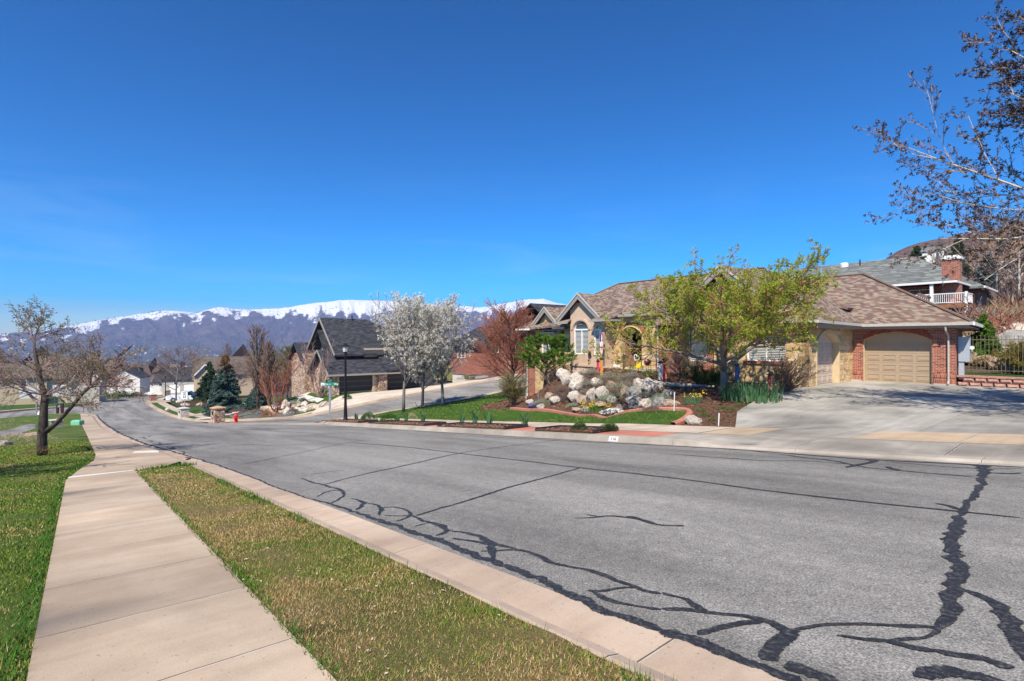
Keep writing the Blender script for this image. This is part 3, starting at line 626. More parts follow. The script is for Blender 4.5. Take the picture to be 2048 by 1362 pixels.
# ---------------- grass blades, thatch and fallen leaves ----------------
def blades(name,poly,dens,h,mat,seed,fall=None,lean=.5,w=.006,smax=16,patch=None,off=.125):
    rng=np.random.RandomState(seed); P=np.array(poly); s0,n0=P.min(0);s1,n1=P.max(0); s1=min(s1,smax)
    k=int((s1-s0)*(n1-n0)*dens); s=rng.uniform(s0,s1,k);n=rng.uniform(n0,n1,k); m=inside(s,n,poly); s=s[m];n=n[m]
    x,y=XY(s,n); d=np.hypot(x,y); vis=(y>.8)&(np.abs(x/np.maximum(y,.1))<1.05); keep=vis&(rng.uniform(0,1,len(s))<np.clip((5.0/d)**1.3,0,1))
    if patch is not None: keep&=rng.uniform(0,1,len(s))<patch(s,n)
    s,n,x,y,d=s[keep],n[keep],x[keep],y[keep],d[keep]; k=len(s); z=TZ(x,y)+off; sc_=np.maximum(1,d/5.5)
    hh=h*rng.uniform(.45,1.35,k)*(.75+.5*fbm(s*2,n*2,3,4)); a=rng.uniform(0,2*np.pi,k); ln=rng.uniform(.1,lean,k)*hh; wa=a+np.pi/2+rng.uniform(-.5,.5,k); ww=w*sc_*rng.uniform(.7,1.3,k)
    V=np.zeros((k,3,3)); dx,dy=np.cos(wa)*ww/2,np.sin(wa)*ww/2
    V[:,0]=np.stack([x-dx,y-dy,z],1);V[:,1]=np.stack([x+dx,y+dy,z],1);V[:,2]=np.stack([x+np.cos(a)*ln,y+np.sin(a)*ln,z+hh],1)
    o=link(name,quads_mesh(name,V.reshape(-1,3),mat,3)); tag(o,kind='stuff'); return o
def grassmat(name,g,dry,thr,sc_=.55):
    t=NT(name); c=t.co(); p=t.mapv(c,(1,1.3,1),(0,0,.9)); r=t.n('NewGeometry').outputs['Random Per Island']
    col=t.ramp(r,g); f=t.math('ADD',t.ramp(t.noise(p,sc_,5,.65),[(thr[0],0),(thr[1],.85)]),t.math('MULTIPLY',t.math('SUBTRACT',r,.5),.45))
    f=t.math('MINIMUM',t.math('MAXIMUM',f,0),1); dr_=t.ramp(t.math('FRACT',t.math('MULTIPLY',r,7.3)),dry); t.color(t.mix(t.math('GREATER_THAN',f,t.math('FRACT',t.math('MULTIPLY',r,13.7))),col,dr_)); t.rough(.8); t.b.inputs['Specular IOR Level'].default_value=.12; return t.m
GG=[(0,(.065,.125,.012)),(.5,(.12,.185,.022)),(1,(.22,.27,.05))]; GD=[(0,(.20,.12,.04)),(.45,(.36,.24,.10)),(.8,(.46,.34,.15)),(1,(.60,.48,.30))]
GE3=[(0,(.05,.12,.014)),(1,(.10,.19,.028))]; M_g1=grassmat('turf blades',GG,GD,(.36,.56)); M_g2=grassmat('lawn blades',GG,GD,(.50,.66)); M_g3=grassmat('green lawn blades',GG,GE3,(.45,.75))
GE=[(0,(.03,.10,.012)),(1,(.07,.17,.02))]; M_g4=grassmat('edge tuft blades',GE,GD,(.75,.95))
blades('grass',[(a,b) for a,b in strip_poly],11000,.021,M_g1,1,smax=15.6,lean=1.6,w=.0048)
ed=[p for p in nbA if p[0]<15.5]; edp=ed+[(s,n-.16) for s,n in ed][::-1]
blades('grass',edp,2600,.065,M_g4,2,smax=15.6,lean=.8,w=.006,patch=lambda s,n: sst(fbm(s*.9,n*0+3,3,2),.42,.55)*.9+.1)
blades('grass',[(-14,1.0),(15.2,1.02),(15.2,1.1),(-14,1.12)],2600,.045,M_g4,3,smax=15.2,lean=1.2)
blades('grass',[(15.0,1.05),(15.2,1.0),(15.5,1.9),(15.3,2.25),(15.0,2.3)],2500,.09,M_g4,13,smax=16,lean=.8)
nl=[(s,n) for s,n in WL]+[(88,-30),(-14,-16)]
blades('grass',nl,5200,.024,M_g2,4,smax=34,lean=1.5,w=.0055,off=.11)
blades('grass',[(-14,-.27),(14.7,-.22),(16.8,-.02),(22,.42),(22,.3),(16.8,-.12),(14.7,-.32),(-14,-.42)],2200,.05,M_g4,5,smax=22,lean=1.6)
def chips(name,poly,n_,mat,seed,size=(.008,.03),smax=15.4,off=.14,cl=True):
    rng=np.random.RandomState(seed); P=np.array(poly); s0,n0=P.min(0);s1,n1=P.max(0);s1=min(s1,smax); s=rng.uniform(s0,s1,n_);n=rng.uniform(n0,n1,n_); m=inside(s,n,poly)
    if cl: m&=rng.uniform(0,1,n_)<sst(fbm(s*1.3,n*1.6,4,6),.40,.62)
    s=s[m];n=n[m];x,y=XY(s,n);z=TZ(x,y)+off+rng.uniform(0,.02,len(s)); k=len(s); a=rng.uniform(0,6.28,k); l=rng.uniform(*size,k)*np.maximum(1,np.hypot(x,y)/9); w=l*rng.uniform(.25,.7,k); V=np.zeros((k,4,3))
    for i,(p,q) in enumerate(((-1,0),(0,-1),(1,0),(0,1))):
        V[:,i,0]=x+np.cos(a)*l*p-np.sin(a)*w*q;V[:,i,1]=y+np.sin(a)*l*p+np.cos(a)*w*q;V[:,i,2]=z+rng.uniform(-.3,.3,k)*l
    o=link(name,quads_mesh(name,V.reshape(-1,3),mat)); tag(o,kind='stuff')
M_chip=leafy('dry leaf scraps',[(0,(.30,.17,.09)),(.4,(.46,.33,.21)),(.75,(.60,.50,.38)),(.9,(.74,.68,.6)),(1,(.45,.14,.05))],trans=0)
chips('fallen_leaves',strip_poly,2200,M_chip,8,size=(.005,.016)); chips('fallen_leaves',nl,1800,M_chip,9,smax=18)
chips('bark_chips',[p for p in bed_poly],22000,leafy('bark chips',[(0,(.05,.025,.015)),(.5,(.16,.08,.05)),(1,(.36,.22,.15))],trans=0),10,size=(.012,.03),smax=33,off=.13,cl=False)
for i,(a,b) in enumerate(beds): chips('bark_chips',[(a,12.45),(b,12.45),(b,WF),(a,WF)],1500,bpy.data.materials['bark chips'],20+i,size=(.01,.025),smax=36,off=.18,cl=False)
blades('grass',lawn_poly,560,.05,M_g3,6,smax=40,lean=.9,w=.01,off=.13)
blades('grass',[(5.2,33.6),(5.2,35.4),(-8,35.4),(-8,33.6)],900,.06,M_g3,16,smax=6,lean=.9,w=.008,off=.0)
# ---------------- building materials ----------------
M_brick=tiles('red brick',[(.33,.085,.05),(.26,.065,.045),(.40,.12,.065),(.20,.05,.04),(.36,.10,.05)],.215,.076,.013,(.52,.44,.36),.0,.35)
M_brickpath=M_brick
M_soldier=tiles('soldier brick',[(.34,.09,.05),(.25,.06,.04),(.42,.14,.075)],.076,.24,.012,(.45,.38,.31),0,.35)
M_stone=tiles('cream block stone',[(.56,.39,.20),(.62,.44,.24),(.50,.34,.17),(.66,.50,.30),(.58,.40,.19)],.52,.26,.016,(.42,.33,.22),.5,.9,5,stone=True)
M_stucco=plain('tan stucco',(.56,.41,.30),.9,0,.10,3,.25,.15)
M_stucco2=plain('pale stucco',(.62,.48,.30),.9,0,.10,3,.2,.15)
M_trimw=plain('white trim',(.80,.79,.76),.5,0,.06); M_trimt=plain('taupe fascia',(.30,.275,.25),.5,0,.08); M_gut=plain('grey gutter',(.34,.325,.30),.4,.0,.08)
M_gutl=plain('weathered gutter',(.50,.47,.42),.4,0,.12); M_soff=plain('tan soffit',(.36,.28,.22),.8,0,.06)
M_roof=tiles('brown shingle',[(.20,.145,.115),(.155,.105,.085),(.26,.19,.145),(.185,.105,.085),(.31,.24,.18),(.14,.098,.085),(.25,.21,.17)],.23,.085,0,(.3,.3,.3),.9,.35,40)
M_roofcap=plain('ridge cap shingle',(.20,.135,.11),.95,0,.25,18)
M_roofg=tiles('grey green shingle',[(.135,.145,.14),(.17,.18,.17),(.115,.125,.125),(.22,.235,.215),(.15,.155,.155)],.45,.11,0,(.3,.3,.3),.9,.35,30)
M_roofd=tiles('charcoal shingle',[(.032,.034,.042),(.045,.048,.058),(.024,.026,.032),(.06,.062,.072)],.45,.12,0,(.3,.3,.3),.9,.35,30)
M_roofb=tiles('dull brown shingle',[(.13,.105,.085),(.16,.125,.10),(.10,.08,.07)],.5,.14,0,(.3,.3,.3),.9,.3,20)
def _cob(t):
    c=t.co(); v=t.n('TexVoronoi'); t.t.links.new(t.mapv(c,(1,1,1.5)),v.inputs['Vector']); v.inputs['Scale'].default_value=3.4
    e=t.n('TexVoronoi',feature='DISTANCE_TO_EDGE'); t.t.links.new(t.mapv(c,(1,1,1.5)),e.inputs['Vector']); e.inputs['Scale'].default_value=3.4
    col=t.ramp(t.sep(v.outputs['Color'])[0],[(0,(.30,.15,.10)),(.3,(.55,.38,.26)),(.55,(.70,.56,.44)),(.8,(.42,.27,.20)),(1,(.62,.42,.30))]); m=t.ramp(e.outputs['Distance'],[(.02,0),(.10,1)])
    t.color(t.mix(m,(.12,.085,.07),col)); t.bump(m,.8,.05)
t_=NT('river cobble'); _cob(t_); M_cob=t_.m
def _glass(name,base,r=.06):
    t=NT(name); t.color(base); t.rough(r); t.b.inputs['Specular IOR Level'].default_value=1.0; t.b.inputs['IOR'].default_value=1.6; t.b.inputs['Coat Weight'].default_value=.6; t.b.inputs['Coat Roughness'].default_value=.03; return t.m
M_glass=_glass('window glass',(.03,.045,.055)); M_glassd=_glass('dark glass',(.012,.014,.018))
M_blind=plain('white blind slats',(.72,.73,.72),.5,0,.05); M_black=plain('black metal',(.012,.012,.013),.45,.3,.05)
M_door=plain('beige door panel',(.40,.30,.205),.55,0,.05,2); M_doorp=plain('pinkish beige door panel',(.55,.44,.36),.55,0,.05,2); M_doord=plain('charcoal door panel',(.035,.035,.038),.5,0,.08)
M_wood=plain('dark stained wood',(.05,.02,.012),.4,0,.3,8); M_metal=plain('galvanised metal',(.42,.44,.46),.4,.6,.1); M_bronze=plain('bronze fence paint',(.20,.17,.12),.5,.2,.1)
M_cstep=plain('step concrete',(.45,.41,.36),.9,0,.12,3,.2)
# ---- local builders: x = right along the facade (-s), y = back (n), z = up ----
def A_(s,n,z): return (-s,n,z)
def front(n): return lambda u,z,d: (u,n+d,z)           # u = -s
def sidew(s): return lambda u,z,d: (-s-d,u,z)          # u = n, faces -s (to the right), d goes into the wall (+s)
def wall(mb,mapf,outer,holes=(),t=.25): return mb.extr(outer,holes,mapf,0,t)
def rect(u0,u1,z0,z1): return [(u0,z0),(u1,z0),(u1,z1),(u0,z1)]
def band_arch(mb,mapf,u0,u1,zs,rise,w,d0,d1,n=16):
    a=arc(u0,u1,zs,rise,n); b=arc(u0-w,u1+w,zs,rise+w*.9,n); mb.extr(a+b[::-1],[],mapf,d0,d1)
def window(par,mapf,u0,u1,z0,zs,rise=0,zt=None,frame=.07,blinds=True,depth=.10,nm='window',mull=1,trim=M_trimw,label=None,transom=None,glass=None):
    "frame set in an opening, glass behind, slatted shutters inside"
    mb=MB(); top=archway(u0,u1,z0,zs,rise) if rise else rect(u0,u1,z0,zs)
    if rise: inner=archway(u0+frame,u1-frame,z0+frame,zs,rise-frame*.7)
    else: inner=rect(u0+frame,u1-frame,z0+frame,zs-frame)
    mb.extr(top,[inner],mapf,depth-.06,depth+.05)
    w=MB(); 
    if transom: mb.extr(rect(u0+frame-.002,u1-frame+.002,transom-.05,transom+.05),[],mapf,depth-.058,depth+.045)
    zt_=(transom-.05) if transom else (zs-frame if not rise else zs)
    for i in range(1,mull+1):
        um=u0+(u1-u0)*i/(mull+1); mb.extr(rect(um-.03,um+.03,z0+frame-.002,zt_),[],mapf,depth-.055,depth+.04)
    f=mb.build(nm,trim,par)
    if label: f['label']=label
    g=MB(); g.extr(inner,[],mapf,depth+.03,depth+.04); g.build('pane',glass or M_glass,f)
    if blinds:
        b=MB(); z=z0+frame+.05
        while z<zt_-.03:
            b.extr([(u0+frame+.03,z),(u1-frame-.03,z),(u1-frame-.03,z+.032),(u0+frame+.03,z+.032)],[],mapf,depth+.018,depth+.026); z+=.085
        b.build('blind',M_blind,f)
    return f
def rslab(mb,pts,t=.16): mb.slab([A_(*p) for p in pts],t); return mb
def house(name,label,cat='house',group=None,at=(0,0,0)):
    e=empty(name,(0,0,0),label,cat,group,TH); return e
# ================= the brick and stone rambler =================
HZ=house('brick_and_stone_house','long brick and cream stone house with brown shingle roof behind the rock garden')
FL=-2.2; EV=.78
# --- garage wing walls
mb=MB()
gd=archway(-10.15,-7.16,FL-.3,.02,.42)       # door opening on n=32.9 : s 10.15..7.16
wall(mb,front(32.9),rect(-10.66,-6.26,FL-.3,.62),[gd],.30); mb.slab([A_(6.26,33.202,.62),A_(6.52,33.202,.62),A_(8.25,44,.62),A_(8.0,44,.62)],3.4)
w=mb.build('wall',M_brick,HZ)
mb=MB(); a=arc(-10.15,-7.16,.02,.42,40); b=arc(-10.15-.05,-7.16+.05,.10,.80,40)
n_=len(a)
for i in range(n_-1):       # soldier course voussoirs
    mid_a=((a[i][0]+a[i+1][0])/2,(a[i][1]+a[i+1][1])/2); g=.12
    q=[(a[i][0]*(1-g)+a[i+1][0]*g,a[i][1]*(1-g)+a[i+1][1]*g),(a[i+1][0]*(1-g)+a[i][0]*g,a[i+1][1]*(1-g)+a[i][1]*g),(b[i+1][0]*(1-g)+b[i][0]*g,b[i+1][1]*(1-g)+b[i][1]*g),(b[i][0]*(1-g)+b[i+1][0]*g,b[i][1]*(1-g)+b[i+1][1]*g)]
    mb.extr([(p[0],p[1]+.02) for p in q],[],front(32.9),-.05,.02)
M_vous=plain('arch brick',(.36,.10,.06),.9,0,.5,9,.2); mb.build('arch_surround',M_vous,HZ)
mb=MB()
for u0,u1 in ((-10.655,-10.21),(-7.10,-6.262)):
    mb.box(u0,u1,32.87,32.898,FL+.08,FL+.34); mb.box(u0,u1,32.855,32.895,FL+.37,FL+.61)
mb.box(-10.62,-10.20,32.86,32.895,-.28,.05); mb.box(-7.12,-6.80,32.86,32.895,-.28,.05)
mb.build('brick_base_course',M_soldier,HZ)
mb=MB(); mb.box(-10.66,-10.2,32.84,32.92,FL-.2,FL+.075); mb.box(-7.1,-6.24,32.84,32.92,FL-.2,FL+.075); mb.build('foundation',M_cstep,HZ)
mb=MB(); mb.extr(archway(-10.2,-7.11,FL-.25,.03,.45),[archway(-10.13,-7.18,FL-.26,.02,.40)],front(32.9),.02,.26); mb.build('door_jamb',M_stucco2,HZ)
def garage_door(mapf,u0,u1,z0,zs,rise,d,mat,ncol,label,secs=5,parent=HZ):
    mb=MB(); H_=(zs+rise-z0)/secs
    top=archway(u0,u1,z0,zs,rise)
    mb.extr(top,[],mapf,d,d+.05); q=mb.build('garage_door',mat,parent); q['label']=label
    p=MB(); cw=(u1-u0)/ncol
    for r in range(secs-1):
        for c in range(ncol):
            ua=u0+c*cw+cw*.09;ub=u0+(c+1)*cw-cw*.09; za=z0+r*H_+H_*.2;zb=z0+(r+1)*H_-H_*.2; fw=.035
            p.extr(rect(ua,ub,za,zb),[rect(ua+fw,ub-fw,za+fw,zb-fw)],mapf,d-.018,d+.002); p.extr(rect(ua+fw+.03,ub-fw-.03,za+fw+.03,zb-fw-.03),[],mapf,d-.016,d+.003)
    p.build('door_panel',mat,q)
    j=MB()
    for r in range(1,secs): j.extr(rect(u0+.01,u1-.01,z0+r*H_-.011,z0+r*H_+.011),[],mapf,d-.004,d+.01)
    j.build('section_joint',M_trimt,q); return q
garage_door(front(32.9),-10.12,-7.19,FL,.02,.38,.24,M_door,4,'wide arched tan garage door in red brick')
# stone wall with the smaller arched door (faces right)
mb=MB(); od=archway(28.05,30.95,FL-.3,-.12,.50)
wall(mb,sidew(10.66),rect(27.2,32.899,FL-.4,.72),[od],.35)
mb.build('stone_wall',M_stone,HZ)
mb=MB(); mb.extr(archway(27.98,31.02,FL-.25,-.10,.56),[archway(28.1,30.9,FL-.26,-.12,.48)],sidew(10.64),-.01,.36); 
band_arch(mb,sidew(10.66),28.1,30.9,-.10,.52,.16,-.05,.03); mb.build('door_surround',M_stucco2,HZ)
garage_door(sidew(10.66),28.12,30.88,FL,-.12,.46,.30,M_doorp,4,'narrow arched pinkish garage door in cream stone wall')
# stone wing front with window, brick beside it, gable above
mb=MB(); wn=rect(-13.75,-11.75,-1.05,.60)
wall(mb,front(27.2),[(-15.6,-3.2),(-10.662,-3.2),(-10.662,1.25),(-11.9,1.55),(-15.6,1.55)],[wn],.3); mb.build('stone_wall',M_stone,HZ)
window(HZ,front(27.2),-13.75,-11.75,-1.05,.60,0,mull=1,depth=.14)
mb=MB(); mb.box(-13.9,-11.6,27.12,27.3,-1.2,-1.055); mb.build('window_sill',M_soldier,HZ)
mb=MB(); wb=rect(-17.55,-16.35,-1.2,.95)
wall(mb,front(27.75),[(-19.35,-3.4),(-15.602,-3.4),(-15.602,3.2),(-15.2,3.75),(-19.35,1.35)],[wb],.3)
mb.extr([(-18.3,1.35),(-12.2,1.55),(-15.1,3.85)],[],front(27.6),.0,.2)
mb.build('wall',M_brick,HZ)
window(HZ,front(27.75),-17.55,-16.35,-1.2,.95,0,mull=0,depth=.14)
# entry porch
mb=MB(); oe=archway(-22.1,-20.45,-1.9,.45,.45)
wall(mb,front(27.2),rect(-23.35,-19.45,-3.4,1.70),[oe],.45); mb.build('stone_wall',M_stone,HZ)
mb=MB(); band_arch(mb,front(27.2),-22.1,-20.45,.45,.45,.30,-.03,.06,20); mb.build('arch_surround',M_vous,HZ)
mb=MB(); band_arch(mb,front(27.2),-22.06,-20.49,.45,.42,.09,-.10,.30,20); mb.build('arch_trim',M_stucco2,HZ)
mb=MB(); mb.box(-19.448,-19.1,27.3,27.9,-3.4,1.6); mb.build('wall',M_brick,HZ)
# porch recess
mb=MB(); mb.box(-22.55,-22.11,27.651,31.0,-2.2,1.8); mb.box(-22.11,-19.3,30.8,31.05,-2.2,1.8); mb.box(-20.3,-20.0,27.651,30.8,-2.2,1.8); mb.build('porch_wall',M_brick,HZ)
mb=MB(); mb.box(-22.3,-20.0,27.2,31.0,1.72,1.85); mb.build('porch_ceiling',M_soff,HZ)
mb=MB(); mb.box(-22.11,-22.0,28.2,28.9,-.35,.75); f=mb.build('porch_window',M_trimw,HZ); mb=MB(); mb.box(-22.02,-21.99,28.27,28.83,-.28,.68); mb.build('pane',M_glassd,f)
mb=MB(); mb.box(-21.75,-20.75,30.68,30.8,-1.72,.45); fd=mb.build('front_door',M_wood,HZ); mb=MB(); mb.box(-21.6,-21.32,30.65,30.69,-1.5,.25); mb.box(-21.18,-20.9,30.65,30.69,-1.5,.25); mb.build('door_panel',plain('reddish wood panel',(.13,.045,.02),.4,0,.3,6),fd); mb=MB(); mb.lathe((-20.83,30.6,-.72),[(.0,-.03),(.035,-.02),(.035,.02),(0,.03)],8); mb.build('handle',M_bronze,fd)
mb=MB(); mb.box(-23.3,-19.2,25.9,30.8,-2.4,-1.73); mb.box(-22.6,-19.6,25.4,25.898,-2.4,-1.88); mb.build('porch_step',M_cstep,HZ)
# tan stucco bay with two arched windows
mb=MB(); w1=archway(-25.55,-24.2,-.92,.72,.60); w2=archway(-23.72,-23.02,-.95,.72,.35)
wall(mb,front(26.4),[(-25.85,-3.6),(-22.72,-3.6),(-22.72,1.22),(-23.3,1.72),(-24.35,2.55),(-25.35,2.55),(-25.85,2.1)],[w1,w2],.3)
mb.box(-22.98,-22.722,26.702,27.4,-3.6,1.2); mb.box(-25.85,-25.55,26.702,27.6,-3.6,1.2); mb.build('stucco_wall',M_stucco,HZ)
mb=MB(); band_arch(mb,front(26.4),-25.62,-24.13,.74,.62,.14,-.07,.01); band_arch(mb,front(26.4),-23.79,-22.95,.74,.36,.10,-.06,.01); mb.box(-25.86,-22.71,26.33,26.398,-1.75,-1.62); mb.build('stucco_molding',M_stucco,HZ)
mb=MB(); mb.extr([(-25.4,2.56),(-24.3,2.56),(-24.85,3.1)],[],front(26.4),.01,.2); mb.build('gable_brick',M_vous,HZ)
window(HZ,front(26.4),-25.55,-24.2,-.92,.72,.60,transom=.74,mull=1,depth=.14); window(HZ,front(26.4),-23.72,-23.02,-.95,.72,.35,transom=.72,mull=0,depth=.14)
# stone return and left wing
mb=MB(); mb.box(-27.35,-25.87,27.3,27.6,-5,1.0); mb.build('stone_wall',M_stone,HZ)
mb=MB(); mb.box(-27.9,-27.352,27.9,28.2,-5,1.0); mb.box(-31.65,-30.75,27.6,27.9,-6.2,1.0); mb.build('wall',M_brick,HZ)
mb=MB(); wl=archway(-30.0,-28.6,-1.05,.55,.60)
wall(mb,front(27.5),[(-30.72,-6.2),(-27.92,-6.2),(-27.92,1.15),(-28.4,1.45),(-29.3,2.25),(-30.2,1.45),(-30.72,1.15)],[wl,rect(-29.7,-29.1,-4.0,-3.3)],.3); mb.build('stone_wall',M_stone,HZ)
mb=MB(); band_arch(mb,front(27.5),-30.02,-28.58,.56,.61,.28,-.04,.02); mb.build('arch_surround',M_vous,HZ)
window(HZ,front(27.5),-30.0,-28.6,-1.05,.55,.60,transom=.58,mull=1,depth=.12); window(HZ,front(27.5),-29.7,-29.1,-4.0,-3.3,0,mull=0,depth=.1)
mb=MB(); mb.box(-31.9,-31.66,27.8,39.5,-6.8,1.0); mb.box(-31.9,-8.3,43.8,44.0,-4,.7); mb.build('wall',M_brick,HZ)
mb=MB(); mb.extr(rect(27.9,33,-6.2,1.0),[],sidew(31.4),0,.2); mb.build('wall',M_brick,HZ)
# --- roofs : corner points as (s,n,z), planes meet along shared lines
def roof(name,planes,mat=M_roof,par=HZ,t=.14):
    mb=MB()
    for p in planes: rslab(mb,p,t)
    return mb.build(name,mat,par)
p1=.52
G0=(5.55,32.35,.86); RI=(11.95,38.75,4.19); RL=(22,38.75,4.19)
roof('roof',[[G0,RI,RL,(22,32.35,.86)],[G0,(7.1,45.15,.86),RI],[RI,(7.1,45.15,.86),(22,45.15,.86),RL]])
# main roof: ridge s 15.8..27.6 at n 33.5, z 4.5
Rr=(15.8,33.5,4.55); Rl=(27.4,33.5,4.5)
roof('roof',[[(10.12,26.65,.98),Rr,(10.12,38.0,.98)],[(10.12,26.65,.98),(19.2,26.65,1.05),(19.2,27.3,1.55),Rr],[(18.8,26.9,1.66),(23.4,26.9,1.62),(27.0,30.5,2.9),Rl,Rr,(18.8,27.3,1.7)],
 [(23.5,26.4,1.25),(32.2,26.9,.92),Rl],[(32.2,26.9,.92),(32.2,40.5,.92),Rl],[Rr,Rl,(32.2,40.5,.92),(10.12,40.5,.92)]])
def gable(name,sc_,n0,zr,half,ze,nb,zb,mat=M_roof,t=.14,fasc=M_trimt,lip=True,par=HZ):
    "front-facing gable: ridge from (sc,n0,zr) back to nb, eaves at +-half"
    mb=MB(); rslab(mb,[(sc_,n0,zr),(sc_,nb,zb),(sc_-half,nb,ze),(sc_-half,n0,ze)],t); rslab(mb,[(sc_,n0,zr),(sc_+half,n0,ze),(sc_+half,nb,ze),(sc_,nb,zb)],t); r=mb.build(name,mat,par)
    f=MB()
    for sg in (-1,1):
        a=Vector(A_(sc_,n0-.012,zr)); b=Vector(A_(sc_+sg*half,n0-.012,ze))
        f.extr([(a.x,a.z-.03),(b.x,b.z-.03),(b.x,b.z-.36),(a.x,a.z-.42)],[],lambda u,z,d:(u,n0-.02+d,z),0,.05)
    f.build('fascia',fasc,r)
    g=MB()
    for sg in (-1,1):
        a=Vector(A_(sc_,n0,zr)); b=Vector(A_(sc_+sg*half,n0,ze))
        g.extr([(a.x,a.z+.015),(b.x,b.z+.015),(b.x,b.z-.10),(a.x,a.z-.10)],[],lambda u,z,d:(u,n0-.07+d,z),0,.045)
    if lip: g.build('drip_edge',M_gutl,r)
    return r
gable('gable_roof',15.1,26.95,4.12,3.3,1.50,33.2,4.12)
gable('gable_roof',24.85,26.08,3.22,1.95,1.55,31.0,3.22)
gable('gable_roof',29.3,27.15,2.55,1.35,1.30,31.0,2.55)
roof('roof',[[(23.45,25.9,1.36),(22.0,25.9,1.36),(22.0,27.6,2.0),(23.45,27.6,2.0)],[(26.9,26.0,1.30),(25.75,26.0,1.30),(25.75,28,2.1),(26.9,28,2.1)]],t=.1)
mb=MB()
def gutter(p,q,h=.13,w=.12): mb.bar(A_(*p),A_(*q),w,h)
gutter((22.0,25.83,1.28),(23.5,25.83,1.28)); gutter((21.95,25.85,1.28),(21.95,27.1,1.30)); gutter((25.7,25.93,1.22),(26.95,25.93,1.22)); gutter((18.6,26.82,1.60),(22.0,26.82,1.58),.15); mb.build('gutter',M_gut,HZ)
mb=MB(); gutter((5.5,32.28,.80),(10.1,32.28,.80),.14); gutter((10.05,26.6,.90),(10.05,32.3,.82),.14); gutter((10.1,26.58,.90),(12.0,26.58,.95),.13); mb.build('gutter',M_gutl,HZ)
mb=MB(); gutter((5.5,32.3,.80),(6.98,44.9,.80),.16); gutter((30.6,26.85,.86),(32.3,26.85,.86)); gutter((26.9,26.85,.90),(28.1,26.85,.90)); mb.build('gutter',M_trimw,HZ)
mb=MB(); mb.box(-10.64,-5.6,32.33,32.9,.60,.66); mb.box(-10.12,-10.1,26.7,32.33,.6,.8); mb.box(-10.64,-10.121,26.7,32.89,.72,.76); mb.slab([A_(6.25,32.901,.66),A_(5.6,32.901,.66),A_(7.15,44.9,.66),A_(8.0,44,.66)],.06); mb.box(-10.6,-5.62,32.32,32.34,.66,.78); mb.build('soffit',M_soff,HZ)
mb=MB(); mb.box(-23.4,-19.0,26.9,27.25,1.42,1.5); mb.box(-32.1,-26,26.95,27.5,.74,.80); mb.build('soffit',M_soff,HZ)
def downspout(pts,mat=M_gutl,w=.085,par=HZ):
    mb=MB()
    mb.tube([A_(*p) for p in pts],w/2,6); return mb.build('downspout',mat,par)
downspout([(6.52,32.3,.72),(6.52,32.34,.5),(6.50,32.78,.25),(6.50,32.8,-2.0),(6.48,32.6,-2.12)])
downspout([(22.72,25.9,1.2),(22.72,26.1,.95),(22.72,26.3,.8),(22.72,26.3,-1.75)],M_gut,.11)
downspout([(19.25,27.0,1.5),(19.25,27.15,1.2),(19.25,27.2,-1.6)],M_trimw); downspout([(31.7,27.0,.8),(31.72,27.5,.5),(31.72,27.55,-4.4)],M_trimw)
mb=MB()
for s,n,z in ((15.0,36.2,3.6),): pass
for s,n,z,dx,dn in ((14.6,32.6,3.85,.25,.5),(13.0,33.0,2.85,.25,.5),(13.9,34.6,3.4,.25,.5),(11.2,33.6,1.9,.2,.4)): mb.obox(A_(s,n,z),(dx,0,-dx*.62),(0,dn,0),(.03,0,.06))
mb.build('roof_vent',M_roofcap,HZ)
mb=MB(); mb.obox(A_(8.1,35.6,2.42),(.22,0,-.1),(0,.35,0),(.02,0,.06)); mb.build('roof_vent',M_roofcap,HZ)
mb=MB(); mb.tube([A_(*p) for p in ((5.6,32.4,.93),(8.8,35.6,2.6),(11.95,38.75,4.26))],.07,6); mb.tube([A_(*p) for p in ((11.95,38.75,4.25),(18,38.75,4.25))],.06,6); mb.tube([A_(*p) for p in ((10.15,26.7,1.03),(15.8,33.5,4.60),(27.4,33.5,4.56),(32.2,26.95,.97))],.06,6); mb.build('ridge_cap',M_roofcap,HZ)
mb=MB(); mb.box(-10.5,-10.38,32.86,32.9,-1.72,-1.6); mb.build('outlet_cover',M_trimw,HZ)
# meter box on the brick corner
mb=MB(); mb.box(-6.2,-5.78,33.2,33.45,-1.02,.18); mb.box(-6.2,-6.0,33.25,33.4,-1.9,-1.02); q=mb.build('meter_box',plain('meter box paint',(.42,.47,.52),.5,.2,.06),HZ); mb=MB(); mb.lathe((-5.7,33.3,-.35),[(.09,-.06),(.09,.0),(.06,.06)],12,'y'); mb.build('meter',M_trimw,q)
